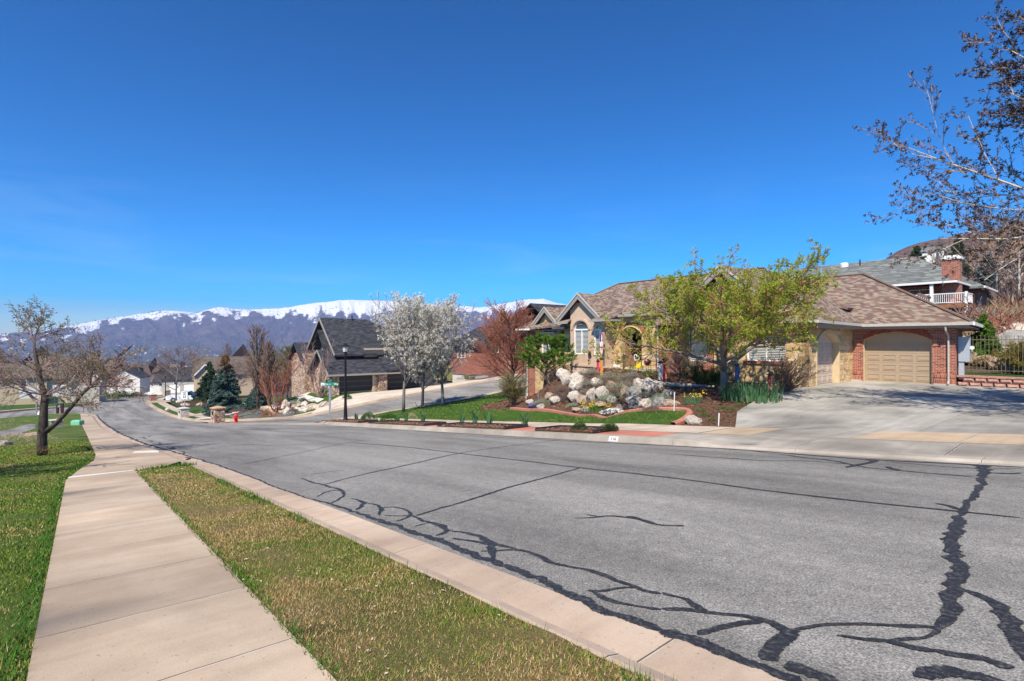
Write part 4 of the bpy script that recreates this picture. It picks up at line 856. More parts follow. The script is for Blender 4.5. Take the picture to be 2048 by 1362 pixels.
# ---------------- trees and shrubs ----------------
def rvec(rng): 
    v=Vector((rng.gauss(0,1),rng.gauss(0,1),rng.gauss(0,1))); return v.normalized()
def turn(d,ang,az):
    a=Vector((0,0,1)) if abs(d.z)<.9 else Vector((1,0,0)); x=d.cross(a).normalized(); y=d.cross(x)
    return (d*math.cos(ang)+(x*math.cos(az)+y*math.sin(az))*math.sin(ang)).normalized()
def grow(rng,st,d,l,r,lev,P,out,tips):
    k=P['seg'][lev]; pts=[Vector(st)]; d=Vector(d)
    for i in range(k):
        d=(d+rvec(rng)*P['wob'][lev]+Vector((0,0,P['up'][lev]))/k).normalized(); pts.append(pts[-1]+d*l/k)
    last=lev==len(P['n']); e=P.get('end',.25)
    rad=[max(P['rmin'],r*(1-(1-e)*i/k)) for i in range(k+1)]
    out.append((pts,rad,lev))
    if last: tips.append(pts); return
    n=P['n'][lev]; az=rng.uniform(0,6.28)
    for j in range(n):
        t=P['t0'][lev]+(1-P['t0'][lev])*(j+rng.random()*.8)/n; t=min(t,.999); f=t*k; i=int(f); p=pts[i].lerp(pts[i+1],f-i); dd=(pts[i+1]-pts[i]).normalized()
        az+=2.4+rng.uniform(-.5,.5); ang=R(P['ang'][lev]*rng.uniform(.75,1.25)); sh=P['shape'](t) if lev==0 and 'shape' in P else 1-.35*t
        grow(rng,p,turn(dd,ang,az),l*P['lr'][lev]*sh*rng.uniform(.75,1.2),max(P['rmin'],r*P['rr'][lev]*(1-.5*t)),lev+1,P,out,tips)
def fit(out,tips,W,Ht,base,keep=None):
    "scale the grown skeleton to the wanted spread and height"
    A=np.array([p for o in out for p in o[0]]); sx=max(np.percentile(A[:,0],99.3)-np.percentile(A[:,0],.7),.01);sy=max(np.percentile(A[:,1],99.3)-np.percentile(A[:,1],.7),.01); sz=A[:,2].max()
    kx=W/sx;ky=W/sy;kz=Ht/sz
    seen=set()
    for o in out:
        for p in o[0]:
            if id(p) in seen: continue
            seen.add(id(p)); f=min(1,max(0,p.z/ max(sz*.12,.01))); p.x*=1+(kx-1)*f;p.y*=1+(ky-1)*f;p.z*=kz
def tubes(out,lo,hi,k=(8,6,4,3,3)):
    mb=MB()
    for pts,rad,lev in out:
        if lo<=lev<=hi: mb.tube(pts,rad,k[min(lev,4)],cap=lev<2)
    return mb
def clusters(sites,n,spread,size,rng,flat=.4,asp=.6,k=4):
    S_=np.array(sites,float); S_=np.repeat(S_,n,0); m=len(S_); C=S_+rng.normal(0,1,(m,3))*spread; a=rng.normal(0,1,(m,3)); a/=np.linalg.norm(a,axis=1)[:,None]; b=rng.normal(0,1,(m,3)); b-=a*(a*b).sum(1)[:,None]; b/=np.linalg.norm(b,axis=1)[:,None]
    sz=size*rng.uniform(.6,1.3,m)[:,None]; V=np.zeros((m,4,3)); V[:,0]=C-a*sz;V[:,1]=C-b*sz*asp;V[:,2]=C+a*sz;V[:,3]=C+b*sz*asp; return V.reshape(-1,3)
def sample_tips(tips,rng,per,t0=0.0):
    o=[]
    for pts in tips:
        for _ in range(per):
            f=(t0+(1-t0)*rng.random())*(len(pts)-1)*.999; i=int(f); o.append(pts[i].lerp(pts[i+1],f-i))
    return o
def bark(name,c,c2): 
    t=NT(name); co=t.co(); n=t.noise(t.mapv(co,(1,1,.25)),14,5,.7); t.color(t.ramp(n,[(.3,c),(.7,c2)])); t.bump(n,.8,.02); return t.m
B_grey=bark('grey bark',(.10,.085,.075),(.26,.23,.21)); B_dark=bark('dark bark',(.035,.026,.022),(.12,.09,.075)); B_red=bark('reddish twigs',(.20,.065,.04),(.40,.16,.10)); B_brown=bark('brown twigs',(.12,.075,.055),(.26,.17,.125))
B_org=bark('orange tan bark',(.28,.13,.06),(.48,.26,.14)); B_white=bark('pale bark',(.36,.31,.25),(.62,.56,.47)); B_mauve=bark('mauve twigs',(.16,.10,.09),(.34,.23,.22))
L_blossom=leafy('white blossom',[(0,(.66,.63,.52)),(.35,(.88,.87,.80)),(1,(.93,.92,.88))],.8,.3); L_bud=leafy('bronze green buds',[(0,(.10,.11,.02)),(.6,(.22,.22,.05)),(1,(.30,.17,.06))],1,.3)
L_fresh=leafy('fresh leaf tufts',[(0,(.13,.20,.014)),(.45,(.27,.37,.03)),(.8,(.42,.50,.06)),(1,(.52,.52,.10))],.9,.4)
L_spring=leafy('yellow green leaves',[(0,(.06,.085,.012)),(.5,(.15,.16,.03)),(.85,(.28,.24,.06)),(1,(.35,.20,.07))],1.5,.3)
L_pine=leafy('pine needles',[(0,(.02,.05,.008)),(.5,(.07,.15,.015)),(.85,(.17,.28,.03)),(1,(.30,.38,.07))],1.2,.1)
L_spr=leafy('spruce needles',[(0,(.012,.026,.014)),(.5,(.035,.065,.032)),(1,(.08,.12,.05))],.5,.05); L_blue=leafy('blue spruce needles',[(0,(.025,.05,.042)),(.5,(.065,.115,.095)),(1,(.15,.21,.18))],.5,.05); L_rust=leafy('rusty needles',[(0,(.10,.05,.02)),(.5,(.22,.10,.045)),(1,(.16,.13,.05))],.5,.05)
L_sage=leafy('grey sage leaves',[(0,(.12,.12,.10)),(.5,(.24,.24,.20)),(1,(.38,.38,.33))],1,.1); L_sageg=leafy('pale green cushion leaves',[(0,(.13,.17,.11)),(.5,(.24,.30,.20)),(1,(.36,.42,.30))],1,.1)
L_heath=leafy('dull purple twigs',[(0,(.09,.06,.05)),(.5,(.17,.12,.10)),(1,(.30,.24,.20))],1,.1); L_green=leafy('mid green leaves',[(0,(.02,.06,.01)),(.5,(.055,.14,.02)),(1,(.13,.25,.045))],1,.2); L_bluegr=leafy('blue green blades',[(0,(.03,.09,.035)),(.5,(.07,.17,.07)),(1,(.14,.26,.12))],1,.2)
L_yel=leafy('yellow petals',[(0,(.75,.52,.02)),(1,(.88,.72,.08))],1,.2); L_wht=leafy('white petals',[(0,(.78,.78,.74)),(1,(.90,.90,.86))],1,.2); L_pur=leafy('purple petals',[(0,(.10,.05,.35)),(1,(.22,.13,.6))],1,.2); L_cream=leafy('straw stems',[(0,(.35,.25,.14)),(1,(.58,.48,.32))],1,.1); L_dkgr=leafy('dark green foliage',[(0,(.012,.03,.008)),(.5,(.03,.07,.015)),(1,(.09,.14,.03))],1,.15)
L_tan=leafy('tan brown foliage',[(0,(.10,.06,.03)),(.5,(.22,.14,.07)),(1,(.34,.26,.12))],1,.15); L_dbud=leafy('dark brown catkins',[(0,(.012,.010,.009)),(.7,(.05,.035,.02)),(1,(.14,.10,.05))],1,.0); L_orange=leafy('rusty leaves',[(0,(.22,.08,.03)),(1,(.42,.18,.06))],1,.1)
def plant(name,label,cat,at,P,W,Ht,barkm,seed,leaf=None,group=None,multi=0,trunk=None,twig=None,kdir=(0,0,1)):
    rng=random.Random(seed); out=[];tips=[]
    if multi:
        for i in range(multi):
            d=turn(Vector((0,0,1)),R(rng.uniform(*P['splay'])),rng.uniform(0,6.28)); grow(rng,Vector((rng.uniform(-.1,.1),rng.uniform(-.1,.1),0)),d,1*rng.uniform(.7,1.1),P['r0'],1,P,out,tips)
    else: grow(rng,Vector((0,0,0)),kdir,1,P['r0'],0,P,out,tips)
    fit(out,tips,W,Ht,0)
    e=empty(name,at,label,cat,group)
    if multi: tubes(out,0,9).build('stems',barkm,e)
    else:
        tubes(out,0,1).build('trunk',trunk or barkm,e,smooth=True); tubes(out,2,2 if twig else 9).build('branches',barkm,e)
        if twig: tubes(out,3,9).build('twigs',twig,e)
    if leaf:
        nr=np.random.RandomState(seed)
        for nm,mat,per,n,spread,size,asp,t0 in leaf:
            st=sample_tips(tips,rng,per,t0); me=quads_mesh(nm,clusters(st,n,spread,size,nr,asp=asp),mat); link(nm,me,e)
    return e
def D(**k): return k
# pear trees in blossom
PEAR=D(n=[30,10,5],seg=[8,5,3,2],wob=[.04,.10,.22,.3],up=[.1,.35,.35,.25],t0=[.22,.2,.1],ang=[48,38,42],lr=[.52,.42,.45],rr=[.42,.5,.5],r0=.13,rmin=.010,shape=lambda t:.55+.75*math.sin(min(1,t*1.25)*math.pi)**.7*(1-t*.45))
for i,(px,py,W,Ht,lab) in enumerate(((807,824,5.1,9.2,'white blossoming pear tree nearest the lamp post, tallest and leftmost of the row'),(845,812,3.6,7.0,'white blossoming pear tree in the middle of the lawn row, half hidden'),(886,812,5.5,9.0,'white blossoming pear tree at the right end of the row, spreading beside the red tree'))):
    p=gpt(px,py); plant('pear_tree',lab,'tree',p,PEAR,W,Ht,B_brown,31+i,[('blossom',L_blossom,2,10,.055,.03,.8,.2),('foliage',L_bud,2,4,.08,.03,.5,.0)],'blossoming trees along the side street lawn',trunk=B_grey)
# reddish bare tree behind them
RED=D(n=[46,15,8],seg=[8,6,4,2],wob=[.03,.06,.14,.25],up=[.1,.30,.22,.1],t0=[.16,.15,.1],ang=[42,28,32],lr=[.62,.45,.42],rr=[.33,.4,.5],r0=.16,rmin=.010,shape=lambda t:.9*(1-t*.62)+.1)
p=gpt(1012,812); p=loc(33.5,27.5); plant('bare_tree','bare tree with dense coral red twigs between the blossoms and the house','tree',p,RED,5.9,8.3,B_red,41,trunk=B_dark)
# leafing tree in the front bed
CRAB=D(n=[15,10,8,4],seg=[4,7,5,4,2],wob=[.12,.16,.24,.3,.4],up=[.0,.35,.25,.2,.2],t0=[.32,.22,.12,.1],ang=[60,44,48,45],lr=[1.7,.46,.45,.45],rr=[.60,.52,.5,.6],r0=.19,rmin=.009,shape=lambda t:1.1-.35*t)
plant('leafing_tree','wide multi-limbed tree with fresh yellow green leaf tufts in front of the house','tree',gpt(1445,790),CRAB,8.4,6.1,B_org,52,[('foliage',L_fresh,1,6,.035,.032,.6,.2),('foliage',L_fresh,1,9,.035,.036,.6,.85)],trunk=B_grey)
# near left tree, limbs placed by hand
def left_tree():
    rng=random.Random(9); b=gpt(85,910); e=empty('bare_tree',b,'budding bare tree with dark trunk and one long low limb beside the sidewalk','tree'); out=[];tips=[]
    def q(px,py,dy=0): y=b.y+dy; return Vector(((px-1024)/F*y,y,(681-py)/F*y))-b
    tr=[Vector((0,0,-.1)),q(84,880),q(86,850),q(88,815),q(90,790),q(83,770),q(78,745),q(70,705),q(68,680)]; out.append((tr,[.155,.14,.135,.11,.10,.075,.07,.05,.03],0))
    limb=[q(92,863),q(112,847,-.1),q(130,828,-.2),q(148,808,-.3),q(165,787,-.4),q(178,775,-.5)]; out.append((limb,[.09,.075,.065,.06,.055,.05],0))
    k1=[q(65,795,.2),q(40,770,.5),q(15,760,.8)]; out.append(([q(86,812)]+k1,[.06,.05,.04,.025],1))
    P=D(n=[0,8,8],seg=[4,7,5,4],wob=[.1,.13,.22,.32],up=[0,.25,.05,-.25],t0=[0,.12,.1],ang=[0,42,46],lr=[0,.55,.5],rr=[0,.5,.6],r0=.04,rmin=.0062)
    def fan(o,dirs,l,r):
        for dx,dy,dz in dirs: grow(rng,o,Vector((dx,dy,dz)).normalized(),l*rng.uniform(.8,1.15),r,1,P,out,tips)
    fan(tr[4],[(-1,.2,.5),(-1,-.4,.25),(.8,.3,.6),(.3,1,.4),(-.3,-1,.3),(.9,-.5,.15)],1.9,.03); fan(tr[6],[(-1,.2,.9),(-.5,-.7,.7),(.9,.1,.4),(.2,.8,.8),(.6,-.5,.5)],1.7,.028); fan(tr[8],[(-.3,0,1),(.1,.2,1),(.5,-.1,.9),(-.8,.1,.6),(.9,.2,.25)],1.3,.022)
    fan(limb[5],[(.9,.1,.6),(1,-.3,.4),(.3,.2,1),(-.15,0,1),(.7,.3,.9),(-.5,.1,1),(.5,-.4,.8),(1,.2,.05)],1.5,.030); fan(limb[3],[(.8,-.3,.1),(.2,.3,.9),(-.5,-.3,.8)],1.1,.02)
    fan(k1[1],[(-1,0,.5),(-1,.4,.1),(-.5,-.6,.9)],1.6,.025)
    tubes(out,0,0,(9,)).build('trunk',B_dark,e,smooth=True); tubes(out,1,9).build('branches',B_mauve,e); nr=np.random.RandomState(4)
    link('foliage',quads_mesh('foliage',clusters(sample_tips(tips,rng,2,.2),3,.02,.024,nr,asp=.45),L_bud),e)
left_tree()
# big tree whose trunk stands right of the frame
BIG=D(n=[40,12,7,4],seg=[8,7,5,4,2],wob=[.03,.08,.14,.22,.3],up=[.0,.30,.22,.2,.2],t0=[.43,.15,.1,.1],ang=[74,38,38,40],lr=[.74,.42,.42,.42],rr=[.30,.42,.5,.5],r0=.22,rmin=.0085,shape=lambda t:1.35-.9*t)
bx,by=16.6,12.3
plant('budding_tree','tall budding tree with pale limbs and brown catkins overhanging the driveway on the right','tree',(bx,by,gz(bx,by)),BIG,10.6,12.6,B_white,63,[('buds',L_dbud,2,7,.026,.032,.45,.0)],trunk=B_white,twig=B_mauve)
# other bare trees further off
BARE=D(n=[20,9,6],seg=[7,5,4,2],wob=[.04,.09,.18,.25],up=[.1,.35,.25,.1],t0=[.25,.15,.1],ang=[45,36,38],lr=[.6,.45,.45],rr=[.45,.5,.5],r0=.16,rmin=.016,shape=lambda t:.75+.3*math.sin(t*3.1)-.35*t)
FAST=D(n=[44,6,4],seg=[8,6,3,2],wob=[.02,.05,.10,.2],up=[.05,.55,.35,.2],t0=[.08,.2,.1],ang=[22,18,22],lr=[.42,.4,.4],rr=[.3,.5,.5],r0=.16,rmin=.020,shape=lambda t:1.15*(1-t)+.18)
VASE=D(splay=(8,28),n=[0,8,5],seg=[4,7,4,3],wob=[0,.05,.12,.2],up=[0,.30,.25,.1],t0=[0,.25,.1],ang=[0,20,28],lr=[0,.42,.4],rr=[0,.5,.5],r0=.06,rmin=.016)
plant('bare_tree','bare spreading tree on the mulch island beside the white pickup','tree',gpt(352,806),BARE,9.5,10.2,B_brown,71,trunk=B_grey)
plant('columnar_tree','tall narrow bare tree with upswept brown branches beside the blue spruce','tree',loc(62.5,15.2),FAST,3.0,9.4,B_brown,72,trunk=B_dark)
plant('columnar_tree','slim bare columnar sapling right of the tall one by the gravel bed','tree',loc(60.5,15.9),FAST,2.0,7.6,B_brown,73,trunk=B_dark)
plant('red_tree','orange red twiggy tree arching above the boulder slope','tree',loc(58.6,16.2),VASE,4.8,6.6,B_red,74,multi=7)
plant('bare_tree','upright bare tree standing close to the cobble wall of the dark roofed house','tree',loc(58.6,20.6),VASE,3.6,6.8,B_mauve,75,multi=6)
plant('bare_tree','grey bare tree rising behind the orange tree','tree',loc(72,27),BARE,8,9,B_brown,76,trunk=B_dark)
def sprc(name,label,at,W,Ht,mat,seed,top=None,dens=1,group=None):
    rng=random.Random(seed);nr=np.random.RandomState(seed); e=empty(name,at,label,'tree',group); mb=MB(); mb.tube([(0,0,-.2),(0,0,Ht*.5),(0,0,Ht*.97)],[Ht*.022,Ht*.012,.015],7); sites=[];dirs=[];tt=[]
    z=Ht*.04
    while z<Ht*.98:
        f=z/Ht; rad=W/2*(1-f)**.85*rng.uniform(.82,1.1); nb=max(4,int(11*(1-f)+4)); 
        for j in range(nb):
            a=rng.uniform(0,6.28); l=rad*rng.uniform(.72,1.1)+.08; dr=Vector((math.cos(a),math.sin(a),0)); pts=[Vector((0,0,z))]
            for i in range(1,6): t=i/5; pts.append(Vector((0,0,z))+dr*l*t+Vector((0,0,-.30*l*t*t+.12*l*t**3+.02)))
            mb.tube(pts,[.03*(1-f)+.01]*2+[.02*(1-f)+.008]*4,3,cap=False)
            n=int(l*22*dens)+4
            for i in range(n):
                t=.12+.88*rng.random()**.8; i0=min(4,int(t*5)); p=pts[i0].lerp(pts[i0+1],t*5-i0); side=dr.cross(Vector((0,0,1)))*rng.uniform(-1,1)*l*.26*(1.1-t); sites.append(p+side+Vector((0,0,-abs(side.length)*.3+rng.uniform(-.05,.05)))); d=(dr+side.normalized()*.9+Vector((0,0,rng.uniform(-.5,.15)))).normalized(); dirs.append(d); tt.append(f)
        z+=Ht*.036*rng.uniform(.8,1.2)
    mb.build('trunk',B_dark,e); S_=np.repeat(np.array(sites),7,0);Dr=np.repeat(np.array(dirs),7,0);T=np.repeat(np.array(tt),7); m=len(S_); C=S_+nr.normal(0,1,(m,3))*.05*W/4; a=Dr+nr.normal(0,.55,(m,3)); a/=np.linalg.norm(a,axis=1)[:,None]; b=np.cross(a,nr.normal(0,1,(m,3))); b/=np.linalg.norm(b,axis=1)[:,None]; sz=(.11*W/4*nr.uniform(.6,1.3,m))[:,None]
    V=np.stack([C-a*sz,C-b*sz*.28,C+a*sz,C+b*sz*.28],1)
    if top is None: link('foliage',quads_mesh('foliage',V.reshape(-1,3),mat),e)
    else:
        k=T+nr.normal(0,.06,m)>top[0]; link('foliage',quads_mesh('foliage',V[~k].reshape(-1,3),mat),e); q=link('foliage',quads_mesh('foliage',V[k].reshape(-1,3),top[1]),e); q['label']='rusty brown dying top'
    return e
sprc('blue_spruce','tall blue green spruce with a rusty dying top behind the cobble pillar',loc(67.5,13.0),4.9,6.9,L_blue,81,(.74,L_rust),1.0)
sprc('spruce_tree','dark green cone shaped spruce left of the blue spruce',loc(104,17.6),5.6,7.0,L_spr,82)
sprc('spruce_tree','low wide spruce at the right foot of the blue spruce',loc(64.3,15.6),3.4,2.6,L_blue,83,dens=1.2)
# pine by the house
def pine(at,W,Ht,seed,name='pine_tree',label='',leaf=None):
    rng=random.Random(seed);nr=np.random.RandomState(seed);e=empty(name,at,label,'tree'); out=[];tips=[]
    P=D(n=[20,6],seg=[6,5,3],wob=[.06,.14,.25],up=[.1,.35,.5],t0=[.24,.25],ang=[62,45],lr=[.55,.45],rr=[.4,.5],r0=.10,rmin=.012,shape=lambda t:1.1-.55*t)
    grow(rng,Vector((0,0,0)),Vector((.05,0,1)),1,.10,0,P,out,tips); fit(out,tips,W,Ht,0); tubes(out,0,0).build('trunk',B_dark,e); tubes(out,1,9).build('branches',B_dark,e)
    st=[];dr=[]
    for pts in tips:
        for i in range(9): t=.25+.75*i/8; f=t*(len(pts)-1)*.999;i0=int(f);st.append(pts[i0].lerp(pts[i0+1],f-i0));dr.append(((pts[i0+1]-pts[i0]).normalized()+Vector((0,0,.5))).normalized())
    S_=np.repeat(np.array(st),16,0);Dr=np.repeat(np.array(dr),16,0);m=len(S_);a=Dr*.6+nr.normal(0,.55,(m,3));a/=np.linalg.norm(a,axis=1)[:,None];b=np.cross(a,nr.normal(0,1,(m,3)));b/=np.linalg.norm(b,axis=1)[:,None];sz=.11*nr.uniform(.7,1.2,m)[:,None]; C=S_+a*sz
    link('foliage',quads_mesh('foliage',np.stack([C-a*sz,C-b*sz*.12,C+a*sz,C+b*sz*.12],1).reshape(-1,3),leaf or L_pine),e)
pine(loc(25.6,23.7),3.5,3.6,91,label='bright green open pine tree standing before the left wing windows')
# shrubs: stems plus small leaves
SHR=D(splay=(3,40),n=[0,6,5],seg=[3,5,3,2],wob=[0,.10,.2,.3],up=[0,.15,.15,.1],t0=[0,.2,.1],ang=[0,28,35],lr=[0,.45,.5],rr=[0,.6,.6],r0=.022,rmin=.007)
def shrub(label,at,W,Ht,barkm,seed,leaf=None,multi=16,name='shrub',group=None,**k):
    P=dict(SHR); P.update(k); return plant(name,label,'shrub',at,P,W,Ht,barkm,seed,leaf,group,multi)
shrub('olive green upright shrub at the left end of the rock garden',gpt(1024,812),2.1,2.5,B_brown,101,[('foliage',L_spring,4,4,.04,.022,.6,.0)],26,splay=(2,22))
shrub('leafless fan shaped shrub against the stone wall by the driveway',gpt(1572,782),2.5,2.0,B_brown,102,None,34,splay=(5,55))
shrub('brown twiggy juniper under the brick wall window',loc(16.6,25.6),2.9,2.0,B_grey,103,[('foliage',L_dkgr,3,3,.05,.02,.5,.2)],22,splay=(10,65))
shrub('low dark green shrub left of the tree trunk',loc(14.4,24.2),1.9,1.1,B_dark,104,[('foliage',L_dkgr,7,6,.05,.02,.5,.0)],20,splay=(10,70))
shrub('tall bare stemmed bush at the corner of the stucco bay',loc(25.7,25.4),1.8,1.6,B_mauve,105,None,22,splay=(4,35))
shrub('bare grey bush left of the stucco bay beside the pine',loc(27.0,25.8),1.9,2.1,B_grey,107,None,20,splay=(4,30))
shrub('yellow and brown leafed bush behind the metal fence',Vector((*XY(3.6,36.2),-1.62)),3.4,1.9,B_org,106,[('foliage',L_spring,8,6,.06,.03,.6,.0),('foliage',L_orange,2,3,.06,.03,.6,.0)],30,splay=(5,60))
def cushion(label,at,W,Ht,mat,seed,name='cushion_plant',cat='plant',n=2600,size=.022,group=None,flowers=None,asp=.35,extra=None):
    nr=np.random.RandomState(seed); th=nr.uniform(0,6.28,n); r=np.sqrt(nr.uniform(0,1,n)); lump=1+.22*np.sin(th*3+seed)+.15*np.sin(th*5+seed*2); x=np.cos(th)*r*W/2*lump;y=np.sin(th)*r*W/2*lump*.8; z=Ht*np.sqrt(np.clip(1-r*r,0,1))*(.75+.4*vnoise(x*7,y*7,seed))*nr.uniform(.55,1.05,n)
    e=empty(name,at,label,cat,group); C=np.stack([x,y,z],1); out=C/np.maximum(np.linalg.norm(C,axis=1),.01)[:,None]; a=out+nr.normal(0,.5,(n,3))+np.array([0,0,.4]);a/=np.linalg.norm(a,axis=1)[:,None];b=np.cross(a,nr.normal(0,1,(n,3)));b/=np.linalg.norm(b,axis=1)[:,None];sz=size*nr.uniform(.6,1.4,n)[:,None]
    link('foliage',quads_mesh('foliage',np.stack([C-a*sz,C-b*sz*asp,C+a*sz,C+b*sz*asp],1).reshape(-1,3),mat),e)
    if flowers:
        fm,fn,fs=flowers; k=nr.choice(n,fn,replace=False); F_=C[k]*1.0+np.array([0,0,Ht*.18]); link('flowers',quads_mesh('flowers',clusters(F_,3,fs*.35,fs,nr,asp=.9),fm),e)
    return e
def gpo(px,py,d=0.0,off=.1):
    p=gpt(px,py,off); return p
G_c='grey and purple cushion plants over the rockery'
for i,(px,py,W,Ht,m,lab) in enumerate(((1182,752,1.5,.45,L_sage,'grey lavender mound beside the red painted post'),(1150,768,1.0,.45,L_sage,'small grey mound above the left boulders'),(1178,778,1.2,.6,L_sage,'round grey mound in the middle of the rockery'),(1222,764,1.9,.55,L_sageg,'broad sage mound below the entry walk'),(1262,760,1.5,.45,L_sage,'grey mound under the yellow daffodils'),(1210,780,1.2,.6,L_heath,'dull purple heather between pale boulders'),(1245,792,2.0,.85,L_sageg,'pale green cushion spilling down the centre of the rockery'),(1265,778,1.6,.7,L_heath,'purple grey heather right of the pale green cushion'),(1125,788,1.3,.5,L_heath,'brown purple heather at the left shoulder of the rocks'),(1133,803,.8,.5,L_heath,'small heather low between two left boulders'),(1087,812,1.7,.4,L_sageg,'pale green mat at the left foot of the rockery'),(1190,796,.9,.5,L_heath,'narrow heather tuft between the lower rocks'),(1322,812,1.1,.6,L_sageg,'grey green cushion among the right boulders'),(1218,806,1.2,.5,L_sageg,'pale green cushion low beside the daffodils'),(1290,800,.8,.4,L_heath,'tiny purple tuft under the large white rock'))):
    cushion(lab,gpo(px,py),W,Ht,m,200+i,group=G_c,n=2400)
def strap(label,at,n,h,mat,seed,name='iris_clump',spread=.25,lean=.5,w=.035,fl=None,group=None,cat='plant'):
    rng=random.Random(seed);nr=np.random.RandomState(seed);mb=MB();tops=[]; e=empty(name,at,label,cat,group)
    for i in range(n):
        a=rng.uniform(0,6.28);r0=spread*math.sqrt(rng.random());b=Vector((math.cos(a)*r0,math.sin(a)*r0,0));d=Vector((math.cos(a),math.sin(a),0)).lerp(Vector((rng.uniform(-1,1),rng.uniform(-1,1),0)),.4)*lean*rng.uniform(.3,1.2);H_=h*rng.uniform(.6,1.15);s=d.cross(Vector((0,0,1))).normalized()*w/2 if d.length>.01 else Vector((w/2,0,0)); P_=[]
        for k in range(4): t=k/3; c=b+d*H_*t*t+Vector((0,0,H_*(t-.12*t*t)));ww=(1-t**2.2)*1+.04;P_+=[c-s*ww,c+s*ww]
        mb.add(P_,[(0,1,3,2),(2,3,5,4),(4,5,7,6)]); tops.append(P_[-1])
    mb.build('foliage',mat,e,fix=False)
    if fl: k=[tops[i]*1.0+Vector((0,0,.04)) for i in range(0,len(tops),max(1,len(tops)//fl[1]))]; link('flowers',quads_mesh('flowers',clusters(k,5,.025,fl[2],nr,asp=.9),fl[0]),e)
    return e
G_i='iris clumps in the kerbside planting beds'
for i,(px,py,lab,sc_) in enumerate(((713,839,'first small iris clump right of the lamp post',.8),(727,840,'second small iris clump right of the lamp post',.7),(795,842,'leafy iris clump in the second kerbside bed, left of centre',.9),(812,841,'tall iris clump in the middle of the second kerbside bed',.9),(846,842,'iris clump at the right end of the second kerbside bed',1.),(925,846,'small iris clump at the left end of the long kerbside bed',.8),(950,848,'broad iris clump second in the long kerbside bed',1.1),(979,847,'tall iris clump third in the long kerbside bed',1.1),(1049,853,'lone iris clump at the right end of the long kerbside bed',1.))):
    strap(lab,gpt(px,py,.16),18,.62*sc_,L_bluegr,230+i,group=G_i,spread=.12,lean=.55,w=.06)
for i,(px,py,lab) in enumerate(((736,842,'bright green round bush near the lamp post'),(777,845,'bright green round bush at the left end of the second bed'))): cushion(lab,gpt(px,py,.16),.95,.55,L_green,240+i,'bush','shrub',1800,.03,'round bushes in the kerbside beds')
for i,(px,py,lab) in enumerate(((1160,862,'grey green round bush, left of the pair in the right kerbside bed'),(1219,862,'grey green round bush, right of the pair in the right kerbside bed'))): cushion(lab,gpt(px,py,.16),.55,.28,L_dkgr,250+i,'bush','shrub',2400,.016,'round bushes in the kerbside beds')
cushion('pale dried bush between the irises of the second bed',gpt(824,840,.16),.55,.5,L_cream,252,'dried_bush','shrub',500,.03,asp=.12)
cushion('dry twiggy plant around the street lamp base',gpt(682,841,.16),1.5,.55,L_cream,253,'dried_bush','shrub',420,.045,asp=.08)
for i,(px,py,lab) in enumerate(((858,806,'left dry seed plant beside the side street kerb'),(819,812,'middle dry seed plant beside the side street kerb'),(752,829,'right hand dry tuft near the lawn tip'))): cushion(lab,gpt(px,py,.12),.8,.55,L_heath,256+i,'dried_bush','shrub',200,.04,asp=.08,group='dry tufts by the side street')
strap('large clump of blue green iris blades beside the driveway',gpt(1502,800),230,.85,L_bluegr,260,spread=1.15,lean=.6,w=.055)
strap('white and yellow daffodils flowering at the front foot of the rockery',gpt(1192,822),210,.42,L_green,261,'daffodil_clump',.75,.4,.02,(L_yel,40,.026)); cushion('bank of white flowers right of the daffodils',gpt(1228,829),1.3,.24,L_green,262,'white_flowers','flowers',900,.02,flowers=(L_wht,230,.035))
strap('pale yellow daffodil clump in the mulch right of the boulders',gpt(1384,806),110,.42,L_bluegr,263,'daffodil_clump',.42,.45,.02,(L_yel,14,.026))
cushion('bright yellow daffodils below the porch step',gpt(1275,745),1.3,.35,L_green,264,'daffodil_clump','flowers',700,.02,flowers=(L_yel,36,.035))
cushion('violet flowers beside a white stone at the left of the garden',gpt(1066,814),.65,.22,L_green,265,'violet_flowers','flowers',500,.02,flowers=(L_pur,260,.03))
cushion('green leafy tuft under the stone pillar by the porch',gpt(1300,752),1.0,.3,L_green,266,'leafy_tuft','plant',500,.03)
for i,(px,py) in enumerate(((1400,822),(1408,832),(1462,822),(1425,842),(1480,812),(1445,818))): cushion('low green weeds sprouting in the bark mulch',gpt(px,py),.5,.1,L_green,270+i,'weed_patch','plant',260,.02,group='low weeds in the mulch')
# ---------------- rocks, posts and garden things ----------------
def rock_me(seed,mat,rough_=.16):
    rng=np.random.RandomState(seed); bm=bmesh.new(); bmesh.ops.create_icosphere(bm,subdivisions=4,radius=1)
    pl=rng.normal(0,1,(13,3)); pl/=np.linalg.norm(pl,axis=1)[:,None]; off=rng.uniform(.62,.95,13)
    for v in bm.verts:
        p=np.array(v.co)
        for a,b in zip(pl,off):
            d=p@a-b
            if d>0: p=p-a*d*.92
        f=1+(vnoise(p[0]*3+seed,p[1]*3+p[2]*2.1,seed)-.5)*rough_*2+(vnoise(p[0]*9+p[2]*5,p[1]*9-p[2]*4,seed)-.5)*rough_*.7; v.co=Vector(p*f)
    me=bpy.data.meshes.new('boulder'); bm.to_mesh(me); bm.free(); me.materials.append(mat); return me
def rockmat(name,a,b,c):
    t=NT(name); co=t.co(); n=t.noise(co,1.6,6,.7); n2=t.noise(co,4,6,.75,1.2); col=t.ramp(n,[(.3,a),(.6,b)]); col=t.mix(t.ramp(n2,[(.56,0),(.62,.8)]),col,c); t.color(col); t.bump(t.noise(co,6,7,.75),1,.12); return t.m
